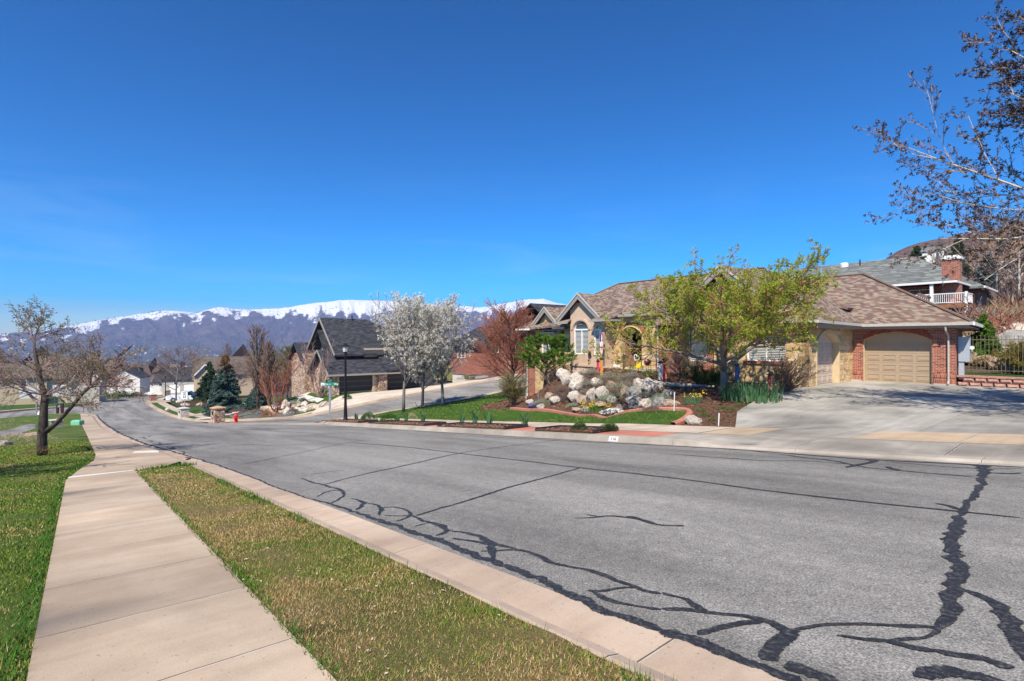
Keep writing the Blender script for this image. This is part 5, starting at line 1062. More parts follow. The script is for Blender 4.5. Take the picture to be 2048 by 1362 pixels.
R_w=rockmat('white lime rock',(.52,.42,.34),(.76,.69,.61),(.16,.12,.09)); R_t=rockmat('tan rock',(.40,.28,.20),(.60,.46,.35),(.14,.10,.08)); R_g=rockmat('grey rock',(.20,.19,.18),(.42,.40,.36),(.08,.075,.07))
RM=[rock_me(300+i,m) for i,m in enumerate((R_w,R_w,R_w,R_t,R_w,R_g,R_t))]
def rock(label,at,sx,sy,sz,k,rz,group='boulders of the front rockery',sink=.25):
    o=link('boulder',RM[k%7],None,(at[0],at[1],at[2]+sz*(1-sink)*.85)); o.scale=(sx,sy,sz); o.rotation_euler=(.1,.08,rz); return tag(o,label,'boulder',group)
# px centre of the base, width px, height px, material
RK=[(1110,806,22,14,0,'small pinkish boulder low at the left end'),(1152,768,30,22,1,'squarish boulder above the left lower row'),(1130,766,20,22,2,'tall pale boulder at the left shoulder'),(1127,756,28,20,0,'leaning pale slab at the top left'),(1152,780,28,22,1,'whitish boulder below the lavender mound'),(1165,746,36,9,2,'long flat white slab along the top edge'),
(1148,802,24,20,0,'pointed pale boulder in the lower left row'),(1166,806,22,18,3,'tan boulder in the lower left row'),(1194,771,24,16,1,'small pale boulder under the round grey mound'),(1183,801,20,26,4,'upright white boulder in the lower middle'),(1203,797,24,24,0,'large white boulder left of the green cushion'),(1221,776,18,16,2,'narrow white stone beside the green cushion'),(1222,806,22,16,4,'white boulder partly under the pale green cushion'),
(1250,790,16,22,3,'dark faced boulder in the purple heather'),(1262,808,20,16,4,'grey white boulder low at centre right'),(1268,796,34,26,5,'large dark grey boulder with white streaks'),(1283,778,34,22,1,'long white crusted boulder on the right top'),(1305,784,42,28,0,'biggest white crusted boulder of the rockery'),(1270,816,30,26,5,'round grey boulder in the front row'),(1292,818,26,22,4,'speckled white boulder in the front row'),(1318,816,28,24,5,'lichen covered grey boulder in the front row'),
(1336,797,26,20,5,'triangular grey boulder at the right end'),(1342,812,30,14,3,'low tan boulder at the right end of the rockery'),(1385,848,32,17,1,'lone cream boulder beside the sidewalk and edging'),(1082,818,16,11,4,'pale rock beside the violet flowers'),(1060,808,16,10,4,'small white rock behind the violet flowers'),(1155,822,20,8,6,'small tan rock at the foot of the mulch'),(1172,824,16,12,0,'round white rock left of the daffodils'),(1100,798,20,14,3,'pinkish rock at the left foot by the pine'),(1240,820,14,12,3,'tan rock behind the white flowers'),(1205,812,26,10,3,'low reddish rock behind the daffodils')]
rng=random.Random(5)
for i,(px,py,w,h,k,lab) in enumerate(RK):
    p=gpt(px,py,.08); sx=w/2/F*p.y; sz=h/2/F*p.y; rock(lab,p,sx*1.16,sx*rng.uniform(.8,1.05),sz*1.25,k+(i%2 if k<3 else 0),rng.uniform(-.4,.4))
for i,(px,py,W_,H_,m_,lab) in enumerate(((1140,792,.9,.4,L_heath,'purple tuft between the pointed boulders'),(1170,792,.8,.4,L_sage,'grey tuft above the white lower boulders'),(1200,785,.9,.45,L_heath,'heather tuft right of the round grey mound'),(1232,800,.9,.45,L_sageg,'sage tuft left of the dark streaked boulder'),(1258,806,.7,.35,L_heath,'brown tuft between the round and grey boulders'),(1300,800,.9,.4,L_sage,'grey tuft behind the speckled boulder'),(1320,790,1.1,.4,L_heath,'dull tuft behind the triangular boulder'),(1160,760,1.2,.4,L_sage,'silver tuft at the edge of the flat white slab'),(1115,798,.9,.4,L_heath,'brown tuft left of the lowest pale boulders'),(1148,815,.9,.25,L_sageg,'flat green tuft in front of the left boulders'),(1305,824,.9,.25,L_heath,'brown tuft at the mulch edge right of centre'))): cushion(lab,gpo(px,py),W_,H_,m_,460+i,group=G_c,n=1300)
# weathered log
lg=gpt(1280,765); e2=gpt(1380,772)
mb=MB(); mb.tube([gpt(1275,762,.2),gpt(1300,766,.22),gpt(1340,769,.2),gpt(1385,771,.17),gpt(1430,773,.15)],[.10,.14,.12,.10,.05],9); tag(mb.build('driftwood_log',bark('silver wood',(.16,.14,.13),(.42,.39,.36)),smooth=True),'long silver grey weathered log lying across the top of the bed','log')
# painted posts
def cmat(n,c,**k): return plain(n,c,.5,0,.05,**k)
C_red=cmat('red paint',(.60,.02,.02)); C_org=cmat('orange paint',(.72,.26,.01)); C_blue=cmat('blue paint',(.02,.12,.42)); C_wht=cmat('white paint',(.78,.77,.74)); C_grn=cmat('dark green paint',(.01,.05,.035)); C_yel=cmat('yellow paint',(.80,.58,.02)); C_pink=cmat('pink paint',(.65,.12,.30)); C_lblue=cmat('light blue paint',(.25,.5,.65)); C_ver=cmat('vermilion paint',(.75,.07,.015))
def post(label,px,py,h,w,cols,seed,cap=True):
    p=gpt(px,py,.05); e=empty('painted_post',p,label,'painted post','painted garden posts'); k=w/2; mb=MB()
    for i,c in enumerate(cols[:2]):
        m=MB(); 
        if len(cols[:2])==1: m.box(-k,k,-k,k,0,h)
        else: m.box(-k if i==0 else 0.001,0 if i==0 else k,-k,k,0,h)
        m.build('post_body' if i==0 else 'painted_side',c,e)
    m=MB(); rng=random.Random(seed)
    for i in range(7): z=h*(.12+.12*i); x=rng.uniform(-k*.5,k*.5); s=k*.32; m.box(x-s,x+s,-k-.006,-k,z,z+s*2)
    m.build('painted_spots',cols[2],e)
    if cap: m=MB(); m.box(-k*1.5,k*1.5,-k*1.5,k*1.5,h+.001,h+.05); m.lathe((0,0,h+.05),[(k*1.2,0),(k*.8,.06),(.01,.08)],8); m.build('solar_cap',M_black,e)
    return e
post('short red painted post left of the orange one',1196,743,.62,.13,[C_red,C_pink],1) if False else None
post('short red painted post by the stucco bay',1196,744,.62,.14,[C_red,C_red,C_pink],1); post('orange painted post with dots near the downspout',1203,751,.95,.17,[C_org,C_org,C_blue],2); post('dark green painted post before the porch',1248,744,.90,.13,[C_grn,C_grn,C_pink],3); post('white painted post with flowers right of the entry',1321,761,.95,.19,[C_wht,C_wht,C_lblue],4); post('tall red and orange painted post beside the white one',1329.5,769,1.28,.17,[C_red,C_org,C_lblue],5); post('blue painted post behind the iris clump',1474,767,.95,.16,[C_blue,C_blue,C_lblue],6); post('vermilion painted post beside the driveway shrub',1540,783,.76,.15,[C_ver,C_wht,C_pink],7)
def small(name,label,cat,fn,mat,at,**k):
    mb=MB(); fn(mb); o=mb.build(name,mat,None,loc=at,**k); return tag(o,label,cat)
p=gpt(1277,745); e=empty('yellow_sign',p,'small yellow garden sign on a stake by the porch flowers','sign'); m=MB(); m.box(-.13,.13,-.02,.02,.25,.62); m.build('sign_panel',C_yel,e); m=MB(); m.box(-.015,.015,.021,.05,0,.6); m.build('stake',M_black,e)
for i,(px,py,h,lab) in enumerate(((1348,822,.72,'thin white marker stake in front of the right boulders'),(1437,852,.42,'short white marker stake near the driveway edge'),(1283,790,.5,'white marker stake in the middle of the boulders'),(1076,812,.8,'grey marker stake below the pine'),(1264,752,.55,'thin grey light stake in front of the porch step'),(1052,800,.7,'white stake leaning by the left brick wing'))):
    p=gpt(px,py); small('marker_stake',lab,'stake',lambda m:(m.tube([(0,0,0),(.02,0,h)],.018,5)),C_wht if i in(0,1,2,5) else M_metal,p)
# metal garden discs
def disc(label,at,r,h):
    e=empty('garden_ornament',at,label,'ornament'); m=MB(); m.tube([(0,0,0),(0,0,h)],.012,5); m.build('stake',M_black,e); m=MB(); m.lathe((0,0,h+r),[(r,-.03),(r*.9,-.05),(r*.4,-.10),(.02,-.12)],20,'y'); m.build('disc',plain('rusted metal',(.11,.05,.035),.45,.6,.3,20),e)
disc('rust coloured metal disc on a stake at the right porch pillar',gpt(1294,746),.20,.42)
fw=Vector((*XY(23.95,26.3),-1.1)); e=empty('wall_ornament',fw,'rust metal sunflower with curved stem fixed to the stucco wall','ornament',None,TH); m=MB(); m.lathe((0,0,.25),[(.16,-.05),(.14,-.08),(.05,-.11),(.01,-.12)],18,'y'); 
m.build('flower_head',bpy.data.materials['rusted metal'],e); m=MB(); m.tube([(0,-.06,.1),(.04,-.06,-.05),(.06,-.06,-.18),(-.02,-.06,-.3),(-.04,-.06,-.42)],.014,5); m.build('stem',bpy.data.materials['rusted metal'],e); m=MB(); m.slab([(-.15,-.06,-.2),(-.05,-.06,-.12),(-.02,-.06,-.22),(-.1,-.06,-.3)],.02); m.build('leaf',bpy.data.materials['rusted metal'],e)
# heart wreath on the door
m=MB(); hp=[(.16*math.sin(t)**3*1.0*1.3,0,(.13*math.cos(t)-.05*math.cos(2*t)-.02*math.cos(3*t)-.01*math.cos(4*t))*1.3) for t in [i*2*math.pi/26 for i in range(27)]]; m.tube(hp,.028,6); o=m.build('heart_wreath',C_wht,None,loc=Vector(A_(20.75,27.35,-1.25)) ); o.location=Vector((*XY(20.7,27.0),-1.08)); o.rotation_euler=(0,.5,TH); tag(o,'white heart shaped wreath hanging in the dark entry','wreath')
# white figure and basket by the porch
p=Vector((*XY(22.05,26.6),-1.73)); m=MB(); m.lathe((0,0,0),[(.16,0),(.2,.08),(.13,.18),(.08,.26),(.11,.34),(.02,.42)],12); m.lathe((.22,0,0),[(.12,0),(.15,.07),(.02,.16)],12); o=m.build('garden_statue',R_w,None,True,loc=p); tag(o,'small pale stone figure on the porch step','statue')
# trellis arch
p=Vector((*XY(18.7,25.9),-1.95)); m=MB()
for k in (0,.22): 
    m.tube([(-.28,k,0),(-.28,k,.8)]+[(-.28*math.cos(t),k,.8+.28*math.sin(t)) for t in (.5,1.0,1.57,2.1,2.6)]+[(.28,k,.8),(.28,k,0)],.014,5)
for z in (.25,.5,.75): m.tube([(-.28,0,z),(.28,0,z)],.01,4); m.tube([(-.28,0,z),(-.28,.22,z)],.01,4); m.tube([(.28,0,z),(.28,.22,z)],.01,4)
o=m.build('trellis',M_black,None,loc=p); o.rotation_euler=(0,0,TH); tag(o,'low black wire arch trellis beside the brick pillar','trellis')
# flag hanging from the bay corner
fe=empty('flag',Vector((*XY(22.55,26.0),0)),'american flag hanging limp from a pole at the bay corner','flag',None,TH); m=MB(); m.tube([(-.30,-.05,.05),(.05,-.32,.62)],.014,6); m.build('flag_pole',C_wht,fe)
def flagm():
    nx,nz=28,22; V=[];Fc=[];mi=[]
    # the cloth hangs from the pole: u along the stripes (down), v across them
    for i in range(nx+1):
        for j in range(nz+1):
            u=i/nx;v=j/nz; x=-.02+.09*u+.30*(v)*(1-.35*u)+.03*math.sin(v*14+u*3); y=-.30+.05*math.sin(v*16+u*2.5)*(1-.4*u)-.02; z=.55-.12*(1-v)*1.4-1.30*u-.08*v*u; V.append((x,y,z))
    for i in range(nx):
        for j in range(nz):
            a=i*(nz+1)+j; Fc.append((a,a+1,a+nz+2,a+nz+1)); u=(i+.5)/nx;v=(j+.5)/nz; st=int(v*13); mi.append(2 if (u<.40 and v<.54) else (0 if st%2==0 else 1))
    me=bpy.data.meshes.new('cloth'); me.from_pydata(V,[],Fc); [me.materials.append(q) for q in (cmat('flag red',(.60,.02,.03)),cmat('flag white',(.80,.80,.80)),cmat('flag blue',(.02,.03,.22)))]; me.polygons.foreach_set('material_index',mi); me.polygons.foreach_set('use_smooth',[True]*len(Fc)); c=link('cloth',me,fe); sm=c.modifiers.new('s','SOLIDIFY'); sm.thickness=.006
    s=MB()
    for r in range(6):
        for k in range(5):
            u=.035+.40*(k+.5)/5.4; v=.54*(r+.5)/6; x=-.02+.09*u+.30*v*(1-.35*u)+.03*math.sin(v*14+u*3);y=-.335+.05*math.sin(v*16+u*2.5)*(1-.4*u);z=.55-.12*(1-v)*1.4-1.30*u-.08*v*u; s.lathe((x,y,z),[(.012,-.003),(.012,.003)],5,'y')
    s.build('stars',bpy.data.materials['flag white'],c)
flagm()
# brick coloured edging around the lawn
er=[p for p in edgeL if p[0]<26.5]; o=sweep('lawn_edging',er,[(-.11,.05),(-.11,.20),(-.07,.24),(.07,.24),(.11,.20),(.11,.05)],plain('terracotta edging',(.42,.17,.12),.8,0,.2,6),1,.3,kind=None); tag(o,'curving terracotta concrete edging between lawn and rock garden','edging')
# black plastic edging boards round the kerbside beds
for i,(a,b) in enumerate(beds):
    bb=MB()
    def seg(p,q,bb=bb):
        P_=loc(*p,.13);Q_=loc(*q,.13); bb.bar(P_+Vector((0,0,.05)),Q_+Vector((0,0,.05)),.05,.14)
    xs=np.linspace(a+.05,min(b,33.8)-.05,6)
    for p,q in zip(xs,xs[1:]): seg((p,WF-.05),(q,WF-.05))
    seg((a+.05,WF-.05),(a+.05,12.5)); 
    if i<3: seg((b-.05,WF-.05),(b-.05,12.5))
    tag(bb.build('bed_edging',plain('black plastic',(.025,.025,.028),.5,0,.1) if i==0 else bpy.data.materials['black plastic']),['dark edging board round the kerbside bed with two round bushes','dark edging board round the long kerbside bed with four irises','dark edging board round the second kerbside bed from the lamp','dark edging board round the small bed at the lamp post'][i],'edging','edging boards of the kerbside beds')
# house number on the kerb
kq=loc(10.0,11.75,0); e=empty('kerb_number',kq,'white painted house number 116 on the grey kerb face','number'); e.rotation_euler=(0,0,TH)
m=MB(); g_=.1022; q_=[(x,y,z+g_*x) for x,y,z in ((-.17,.218,-.008),(.17,.218,-.008),(.17,.262,.124),(-.17,.262,.124))]; m.add(q_+[(x,y-.008,z+.002) for x,y,z in q_],[(3,2,1,0),(4,5,6,7),(0,1,5,4),(1,2,6,5),(2,3,7,6),(3,0,4,7)]); m.build('painted_panel',C_wht,e)
def text(s,par,locv,size,rot,mat,name='lettering'):
    c=bpy.data.curves.new(name,'FONT'); c.body=s; c.size=size; c.align_x='CENTER'; c.align_y='CENTER'; c.extrude=.002; c.offset=size*.02
    o=bpy.data.objects.new(name,c); COL.objects.link(o); bpy.context.view_layer.update(); me=bpy.data.meshes.new_from_object(o.evaluated_get(bpy.context.evaluated_depsgraph_get())); bpy.data.objects.remove(o); me.materials.append(mat); q=link(name,me,par,locv); q.rotation_euler=rot; return q
text('116',e,(0,.226,.058),.13,(R(72),-math.atan(.1022),0),M_black,'digits'); 
# ---------------- street furniture ----------------
b=gpt(691,842,.14); e=empty('street_lamp',b,'tall black lamp post with a lantern head at the side street corner','street lamp')
m=MB(); m.lathe((0,0,0),[(.19,0),(.19,.06),(.13,.14),(.115,.5),(.10,.9),(.085,1.2),(.07,3.0),(.06,4.2),(.085,4.24),(.085,4.30),(.05,4.34)],12); m.build('pole',M_black,e,True)
m=MB(); m.lathe((0,0,4.34),[(.06,0),(.16,.10),(.21,.42)],8); m.build('lantern_glass',_glass('frosted lamp glass',(.55,.58,.60),.4),e)
m=MB(); m.lathe((0,0,4.765),[(.27,0),(.26,.03),(.12,.13),(.06,.17),(.03,.24),(.01,.28)],12); m.lathe((0,0,4.32),[(.09,0),(.09,.05),(.17,.11)],8)
for i in range(4): a=i*math.pi/2+.4; m.tube([(math.cos(a)*.165,math.sin(a)*.165,4.43),(math.cos(a)*.22,math.sin(a)*.22,4.78)],.012,4)
m.build('lantern_frame',M_black,e)
b=gpt(680,836,.1); b=loc(38.9,14.4); e=empty('street_sign',b,'green street name signs crossed on a grey post behind the lamp','street sign'); m=MB(); m.box(-.035,.035,-.035,.035,0,2.75); m.build('post',M_metal,e)
C_sgn=cmat('sign green',(.0,.22,.13))
q=MB(); q.box(-.62,.62,-.02,.02,2.45,2.68); s1=q.build('sign_blade',C_sgn,e); s1.rotation_euler=(0,0,.12); text('Creek     Way',s1,(.15,-.03,2.565),.17,(R(90),0,0),C_wht); q=MB(); q.box(-.60,-.36,-.026,-.0205,2.47,2.66); q.build('sign_emblem_panel',C_wht,s1); q=MB(); q.box(-.54,-.42,-.031,-.0265,2.50,2.545); q.build('emblem',cmat('emblem navy',(.03,.05,.3)),s1)
q=MB(); q.box(-.42,.42,-.02,.02,2.70,2.92); s2=q.build('sign_blade',C_sgn,e); s2.rotation_euler=(0,0,1.15); text('Bay Dr',s2,(0,-.03,2.81),.16,(R(90),0,0),C_wht)
b=gpt(661,819,.1); e=empty('stop_sign',b,'grey sign post seen edge on across the side street','sign'); m=MB(); m.box(-.035,.035,-.035,.035,0,2.9); m.build('post',M_metal,e); m=MB(); m.lathe((.06,0,2.55),[(.38,-.01),(.38,.01)],8,'y'); o=m.build('sign_plate',M_metal,e); o.rotation_euler=(0,0,R(84)); 
b=gpt(369,822,.1); b=gpt(369,824,.1); e=empty('speed_limit_sign',b,'white speed limit 25 sign on a thin post behind the pale pillar','sign'); m=MB(); m.box(-.04,.04,.021,.08,0,2.6); m.build('post',M_metal,e); m=MB(); hz0=2.05; m.box(-.42,.42,-.02,.02,1.75,2.75); sp=m.build('sign_plate',C_wht,e); text('SPEED',sp,(0,-.03,2.60),.19,(R(90),0,0),M_black); text('LIMIT',sp,(0,-.03,2.40),.19,(R(90),0,0),M_black); text('25',sp,(0,-.03,2.05),.5,(R(90),0,0),M_black)
def pillar(name,label,at,w,h,mat,capm,cap='pyr',mail=True):
    e=empty(name,at,label,'mailbox pillar','masonry mailbox pillars',R(-40)); k=w/2; m=MB(); m.box(-k,k,-k,k,-.1,h); m.build('shaft',mat,e); m=MB(); m.box(-k-.07,k+.07,-k-.07,k+.07,h+.001,h+.07)
    if cap=='pyr': c=k+.05; m.add([(-c,-c,h+.071),(c,-c,h+.071),(c,c,h+.071),(-c,c,h+.071),(0,0,h+.22)],[(0,1,4),(1,2,4),(2,3,4),(3,0,4),(3,2,1,0)])
    m.build('cap',capm,e)
    if mail: m=MB(); m.box(-.13,.13,-k-.03,-k-.002,h*.55,h*.8); m.build('mailbox_door',M_black,e)
    return e
pillar('stone_pillar','tall cobble mailbox pillar with tan cap beside the red hydrant',gpt(436,844,.1),.82,1.15,M_cob,plain('tan cap stone',(.50,.31,.18),.9,0,.15))
M_pst=tiles('pale pillar stone',[(.62,.55,.48),(.55,.47,.42),(.68,.62,.56)],.3,.16,.015,(.45,.4,.35),.3,.5,8,stone=True)
pillar('stone_pillar','pale stone mailbox pillar in front of the speed sign',gpt(367,835,.1),.85,1.0,M_pst,plain('grey cap stone',(.52,.50,.46),.9,0,.1))
pillar('brick_pillar','red brick mailbox pillar at the far bend of the road',gpt(306,801,.1),1.05,1.15,M_brick,bpy.data.materials['grey cap stone'])
pillar('stone_pillar','dark cobble mailbox pillar with a lamp post behind at the far bend',gpt(335,792,.1),1.1,1.5,M_cob,bpy.data.materials['grey cap stone'])
b=gpt(331,793,.1); m=MB(); m.lathe((0,0,0),[(.16,0),(.12,.4),(.09,4.6),(.05,4.65)],8); m.lathe((0,0,4.65),[(.10,0),(.24,.45),(.30,.47),(.02,.8)],8); tag(m.build('street_lamp',M_black,None,loc=b),'distant black lamp post at the far bend','street lamp')
b=gpt(112,857,.1); e=pillar('stone_pillar','short grey stone utility pillar on the lawn behind the budding tree',b,.75,.72,tiles('grey utility stone',[(.26,.23,.19),(.34,.30,.25),(.20,.18,.15)],.25,.14,.012,(.3,.28,.25),.3,.5,8,stone=True),bpy.data.materials['grey cap stone'],'flat',False)
b=gpt(155,850,.1); e=empty('utility_box',b,'mint green utility box on the grass beside the far sidewalk','utility box'); m=MB(); m.box(-.42,.42,-.3,.3,0,.38); m.add([(-.42,-.3,.381),(.42,-.3,.381),(.42,.3,.381),(-.42,.3,.381),(-.36,-.2,.47),(.36,-.2,.47),(.36,.24,.47),(-.36,.24,.47)],[(0,1,5,4),(1,2,6,5),(2,3,7,6),(3,0,4,7),(4,5,6,7),(3,2,1,0)]); m.build('cabinet',plain('mint paint',(.18,.48,.30),.5,0,.1),e); m=MB(); m.box(-.5,.5,-.38,.38,-.08,.001); m.build('pad',M_cstep,e)
b=gpt(73,831,.1); tag(MB().box(-.05,.05,-.05,.05,0,2.2).build('sign_post',M_metal,None,loc=b),'thin grey post on the corner of the cross street','post')
b=gpt(83,829,.1); m=MB(); m.add([(-.55,-.2,0),(.55,-.2,0),(.55,.3,0),(-.55,.3,0),(.15,-.1,.9),(.5,-.1,.9),(.5,.1,.9),(.15,.1,.9)],[(3,2,1,0),(4,5,6,7),(0,1,5,4),(1,2,6,5),(2,3,7,6),(3,0,4,7)]); tag(m.build('white_marker',C_wht,None,loc=b),'white slanted marker box at the cross street kerb','marker')
b=gpt(120,827,.1); e=empty('mailbox',b,'dark twin mailbox posts beside the cross street','mailbox'); m=MB(); m.box(-.45,-.2,-.1,.1,0,1.25); m.build('post',M_wood,e); m=MB(); m.box(.15,.45,-.1,.1,0,1.35); m.build('post',M_wood,e); m=MB(); m.box(-.2,.15,-.15,.15,.85,1.1); m.build('mailbox_body',M_metal,e)
# hydrant
b=gpt(472,845,.1); e=empty('fire_hydrant',b,'red fire hydrant on the grass verge near the cobble pillar','fire hydrant'); m=MB(); m.lathe((0,0,0),[(.17,0),(.17,.06),(.12,.08),(.115,.45),(.15,.47),(.15,.52),(.13,.58),(.08,.66),(.04,.68),(.04,.74),(.01,.75)],14); m.build('barrel',C_red,e,False)
m=MB(); m.lathe((0,0,.36),[(.06,-.26),(.08,-.25),(.08,-.2),(.05,-.19),(.05,0)],10,'y'); m.build('nozzle',C_red,e); m=MB(); m.tube([(-.28,0,.36),(-.1,0,.36)],.06,8); m.build('nozzle',C_red,e); m=MB(); m.tube([(.1,0,.36),(.24,0,.36)],.05,8); m.build('nozzle',C_red,e)
# verge stone, sculpture rocks
rock('small white stone on the far grass verge',gpt(335,822,.05),.32,.3,.28,0,.3,'loose decorative stones across the road')
for i,(px,py,w,h,k,lab) in enumerate(((358,806,14,8,0,'pinkish landscaping rock under the bare island tree'),(370,811,16,7,3,'flat pink rock beside the island tree rock'),(376,812,10,5,0,'low pale rock at the end of the island row'),(400,803,9,14,0,'upright white rock of the red rock pile'),(406,796,10,14,3,'rusty red rock of the rock pile'),(399,812,12,9,3,'orange rock at the base of the rock pile'),(420,808,9,12,0,'pale rock beside the blue spruce'))):
    p=gpt(px,py,.1); rock(lab,p,w/2/F*p.y,w/2/F*p.y*.9,h/2/F*p.y,k,i*.7,'loose decorative stones across the road')
for i in range(26):
    r_=random.Random(900+i); s_=r_.uniform(53.5,60.5); n__=17.5+r_.uniform(-1.7,1.5)-(s_-56)*.10; p=loc(s_,n__,.0); rock('tan and pink boulder on the slope below the cobble house',p,r_.uniform(.35,.75),r_.uniform(.3,.6),r_.uniform(.25,.45),r_.choice((3,3,4,6,0)),r_.uniform(0,3),'boulders on the slope below the dark roofed house')
for i,(px,py,w,h,lab) in enumerate(((5,893,28,14,'cream boulder at the left picture edge by the garden path'),(62,873,24,8,'flat tan boulder at the end of the garden path'))):
    p=gpt(px,py,.05); rock(lab,p,w/2/F*p.y,.5,h/2/F*p.y*1.2,3 if i else 4,.2,'boulders by the left garden path')
cushion('pale dry ornamental grass beside the garden path',gpt(30,888),2.6,.55,L_cream,401,'dried_grass','plant',2600,.05,asp=.08); cushion('small twiggy straw coloured bush left of the near tree',gpt(16,872),1.8,1.1,L_cream,402,'dried_bush','shrub',500,.06,asp=.06); cushion('rusty weeds around the near tree trunk',gpt(82,912),1.3,.3,L_tan,403,'weed_patch','plant',600,.03,asp=.2)
# hedges and shrubs across the street
for i in range(3):
    p=loc(60.2-i*.95,21.6,.05); cushion(['left','middle','right'][i]+' clipped dark hedge bush of three against the cobble wall',p,1.0,.95,L_dkgr,410+i,'hedge_bush','shrub',1300,.035,'clipped bushes by the cobble house')
for i,(s_,n_,W_,H_,m_,lab) in enumerate(((59.3,14.6,2.2,.9,L_heath,'brown heath bush at the left foot of the gravel slope'),(57,14.9,1.6,.8,L_orange,'orange leafed bush under the orange twig tree'),(54.6,16.6,1.4,.6,L_heath,'purple brown bush among the slope boulders'),(55.6,18.8,1.2,.6,L_green,'green bush at the bend of the white path'),(57.8,18.6,1.1,.8,L_dkgr,'dark bush above the slope boulders'),(95,14.2,2.6,.9,L_tan,'tan ornamental grass on the mulch island'),(54.0,21.9,.9,.5,L_green,'low green shrub right of the far garage'),(63,13.4,2.0,.6,L_heath,'low brown ground cover under the columnar tree'))): cushion(lab,loc(s_,n_),W_,H_,m_,420+i,'bush','shrub',1500,.04)
# drain pipe piece, white plank by the left wing
# ---------------- neighbouring houses ----------------
M_cream=plain('cream siding',(.62,.56,.46),.85,0,.06); M_whites=plain('white siding',(.74,.72,.68),.8,0,.05); M_greys=plain('grey stucco',(.42,.40,.37),.85,0,.08); M_tans=plain('tan stucco wall',(.50,.40,.28),.85,0,.08)
def R3(mb,pts,t=.2): mb.slab([A_(*p) for p in pts],t)
H2=house('cobble_house','dark roofed house with river cobble walls and charcoal garage doors across the side street')
def W2(name,mat,f): mb=MB(); f(mb); return mb.build(name,mat,H2)
gb=rect(22.3,26.2,-6.5,-3.95); gb2=rect(28.0,33.0,-6.3,-3.75)
W2('stone_wall',M_cob,lambda m:(wall(m,sidew(57.3),[(21.5,-7.2),(27.9,-7.2),(27.9,-3.4),(21.5,-3.4)],[gb],.35)))
W2('stone_wall',M_cob,lambda m:(wall(m,front(21.5),[(-63.2,-9),(-57.302,-8),(-57.302,-3.6),(-60.3,-1.25),(-63.2,-3.6)],[rect(-59.2,-58.2,-5.9,-4.4)],.35)))
W2('stucco_wall',M_tans,lambda m:(wall(m,sidew(57.6),rect(27.902,34.5,-7,-3.3),[gb2],.3), m.box(-59.4,-59.1,26.0,34,-3.3,-.9)))
W2('stucco_wall',M_tans,lambda m:(wall(m,front(23.0),[(-67.2,-9),(-63.3,-9),(-60,-4.5),(-60,-.9),(-63.5,2.1),(-67.2,-.9)],[rect(-66.4,-65.0,-6.2,-4.5),rect(-65,-64.0,-3.0,-1.4)],.3)))
W2('stone_wall',M_cob,lambda m:(m.box(-72.5,-67.3,21.8,30,-9.6,-1.6), m.box(-64.4,-63.25,21.7,22.95,-9,-3.9)))
window(H2,front(21.5),-59.2,-58.2,-5.9,-4.4,depth=.1,mull=1,blinds=False); window(H2,front(23),-66.4,-65,-6.2,-4.5,depth=.1,blinds=False); window(H2,front(23),-65,-64,-3.0,-1.4,depth=.1,blinds=False)
garage_door(sidew(57.3),22.35,26.15,-6.35,-4.0,0.001,.2,M_doord,2,'charcoal single garage door in cobble wall',4,H2); garage_door(sidew(57.6),28.05,32.95,-6.1,-3.8,0.001,.25,M_doord,4,'charcoal double garage door under the eave',4,H2)
W2('door_trim',M_stucco2,lambda m:(m.box(-57.34,-57.28,26.21,26.45,-6.5,-3.9),m.box(-57.34,-57.28,22.1,26.2,-3.94,-3.8)))
W2('stone_column',M_cob,lambda m:m.box(-57.7,-57.0,26.9,27.88,-7,-3.7))
W2('roof',M_roofd,lambda m:(R3(m,[(56.7,20.9,-3.75),(60.3,20.9,-1.05),(60.3,29.5,-1.05),(56.7,29.5,-3.75)]),R3(m,[(63.8,20.9,-3.75),(60.3,20.9,-1.05),(60.3,26,-1.05),(63.8,26,-3.75)])))
W2('roof',M_roofd,lambda m:(R3(m,[(58.6,22.3,-1.6),(63.5,22.3,2.75),(63.5,28.2,2.65),(61.8,32,1.0),(58.6,32,-1.5)]),R3(m,[(67.9,22.3,-1.0),(63.5,22.3,2.75),(63.5,28.2,2.65),(67.9,30,-1.0)]),R3(m,[(63.5,28.2,2.65),(61.8,32,1.0),(67.9,32,-1.0)])))
W2('roof',M_roofd,lambda m:(R3(m,[(56.6,27.6,-3.45),(59.2,27.6,-1.6),(59.2,35.5,-1.5),(56.6,35.5,-3.2)]),R3(m,[(58.4,30,.5),(60.8,30,2.4),(60.8,36,2.4),(58.4,36,.5)]),R3(m,[(60.8,30,2.4),(66,30,-1),(66,36,-1),(60.8,36,2.4)])))
W2('roof',M_roofd,lambda m:(R3(m,[(67.4,21.3,-2.4),(70.1,21.3,-.25),(70.1,30,-.25),(67.4,30,-2.4)]),R3(m,[(72.9,21.3,-2.4),(70.1,21.3,-.25),(70.1,30,-.25),(72.9,30,-2.4)])))
W2('gable_roof',M_roofd,lambda m:(R3(m,[(61.3,22.0,-1.2),(63.3,22.0,1.25),(63.3,25,1.25),(61.3,25,-1.2)],.15),R3(m,[(65.5,22.0,-1.2),(63.3,22.0,1.25),(63.3,25,1.25),(65.5,25,-1.2)],.15)))
W2('dormer_wall',M_tans,lambda m:(m.box(-60.2,-59.0,28.6,31.0,-2.8,-.8),m.box(-60.9,-60.0,30.2,33.5,.2,1.9)))
window(H2,sidew(59.0),29.1,30.5,-2.4,-1.2,depth=-.02,mull=1,blinds=False)
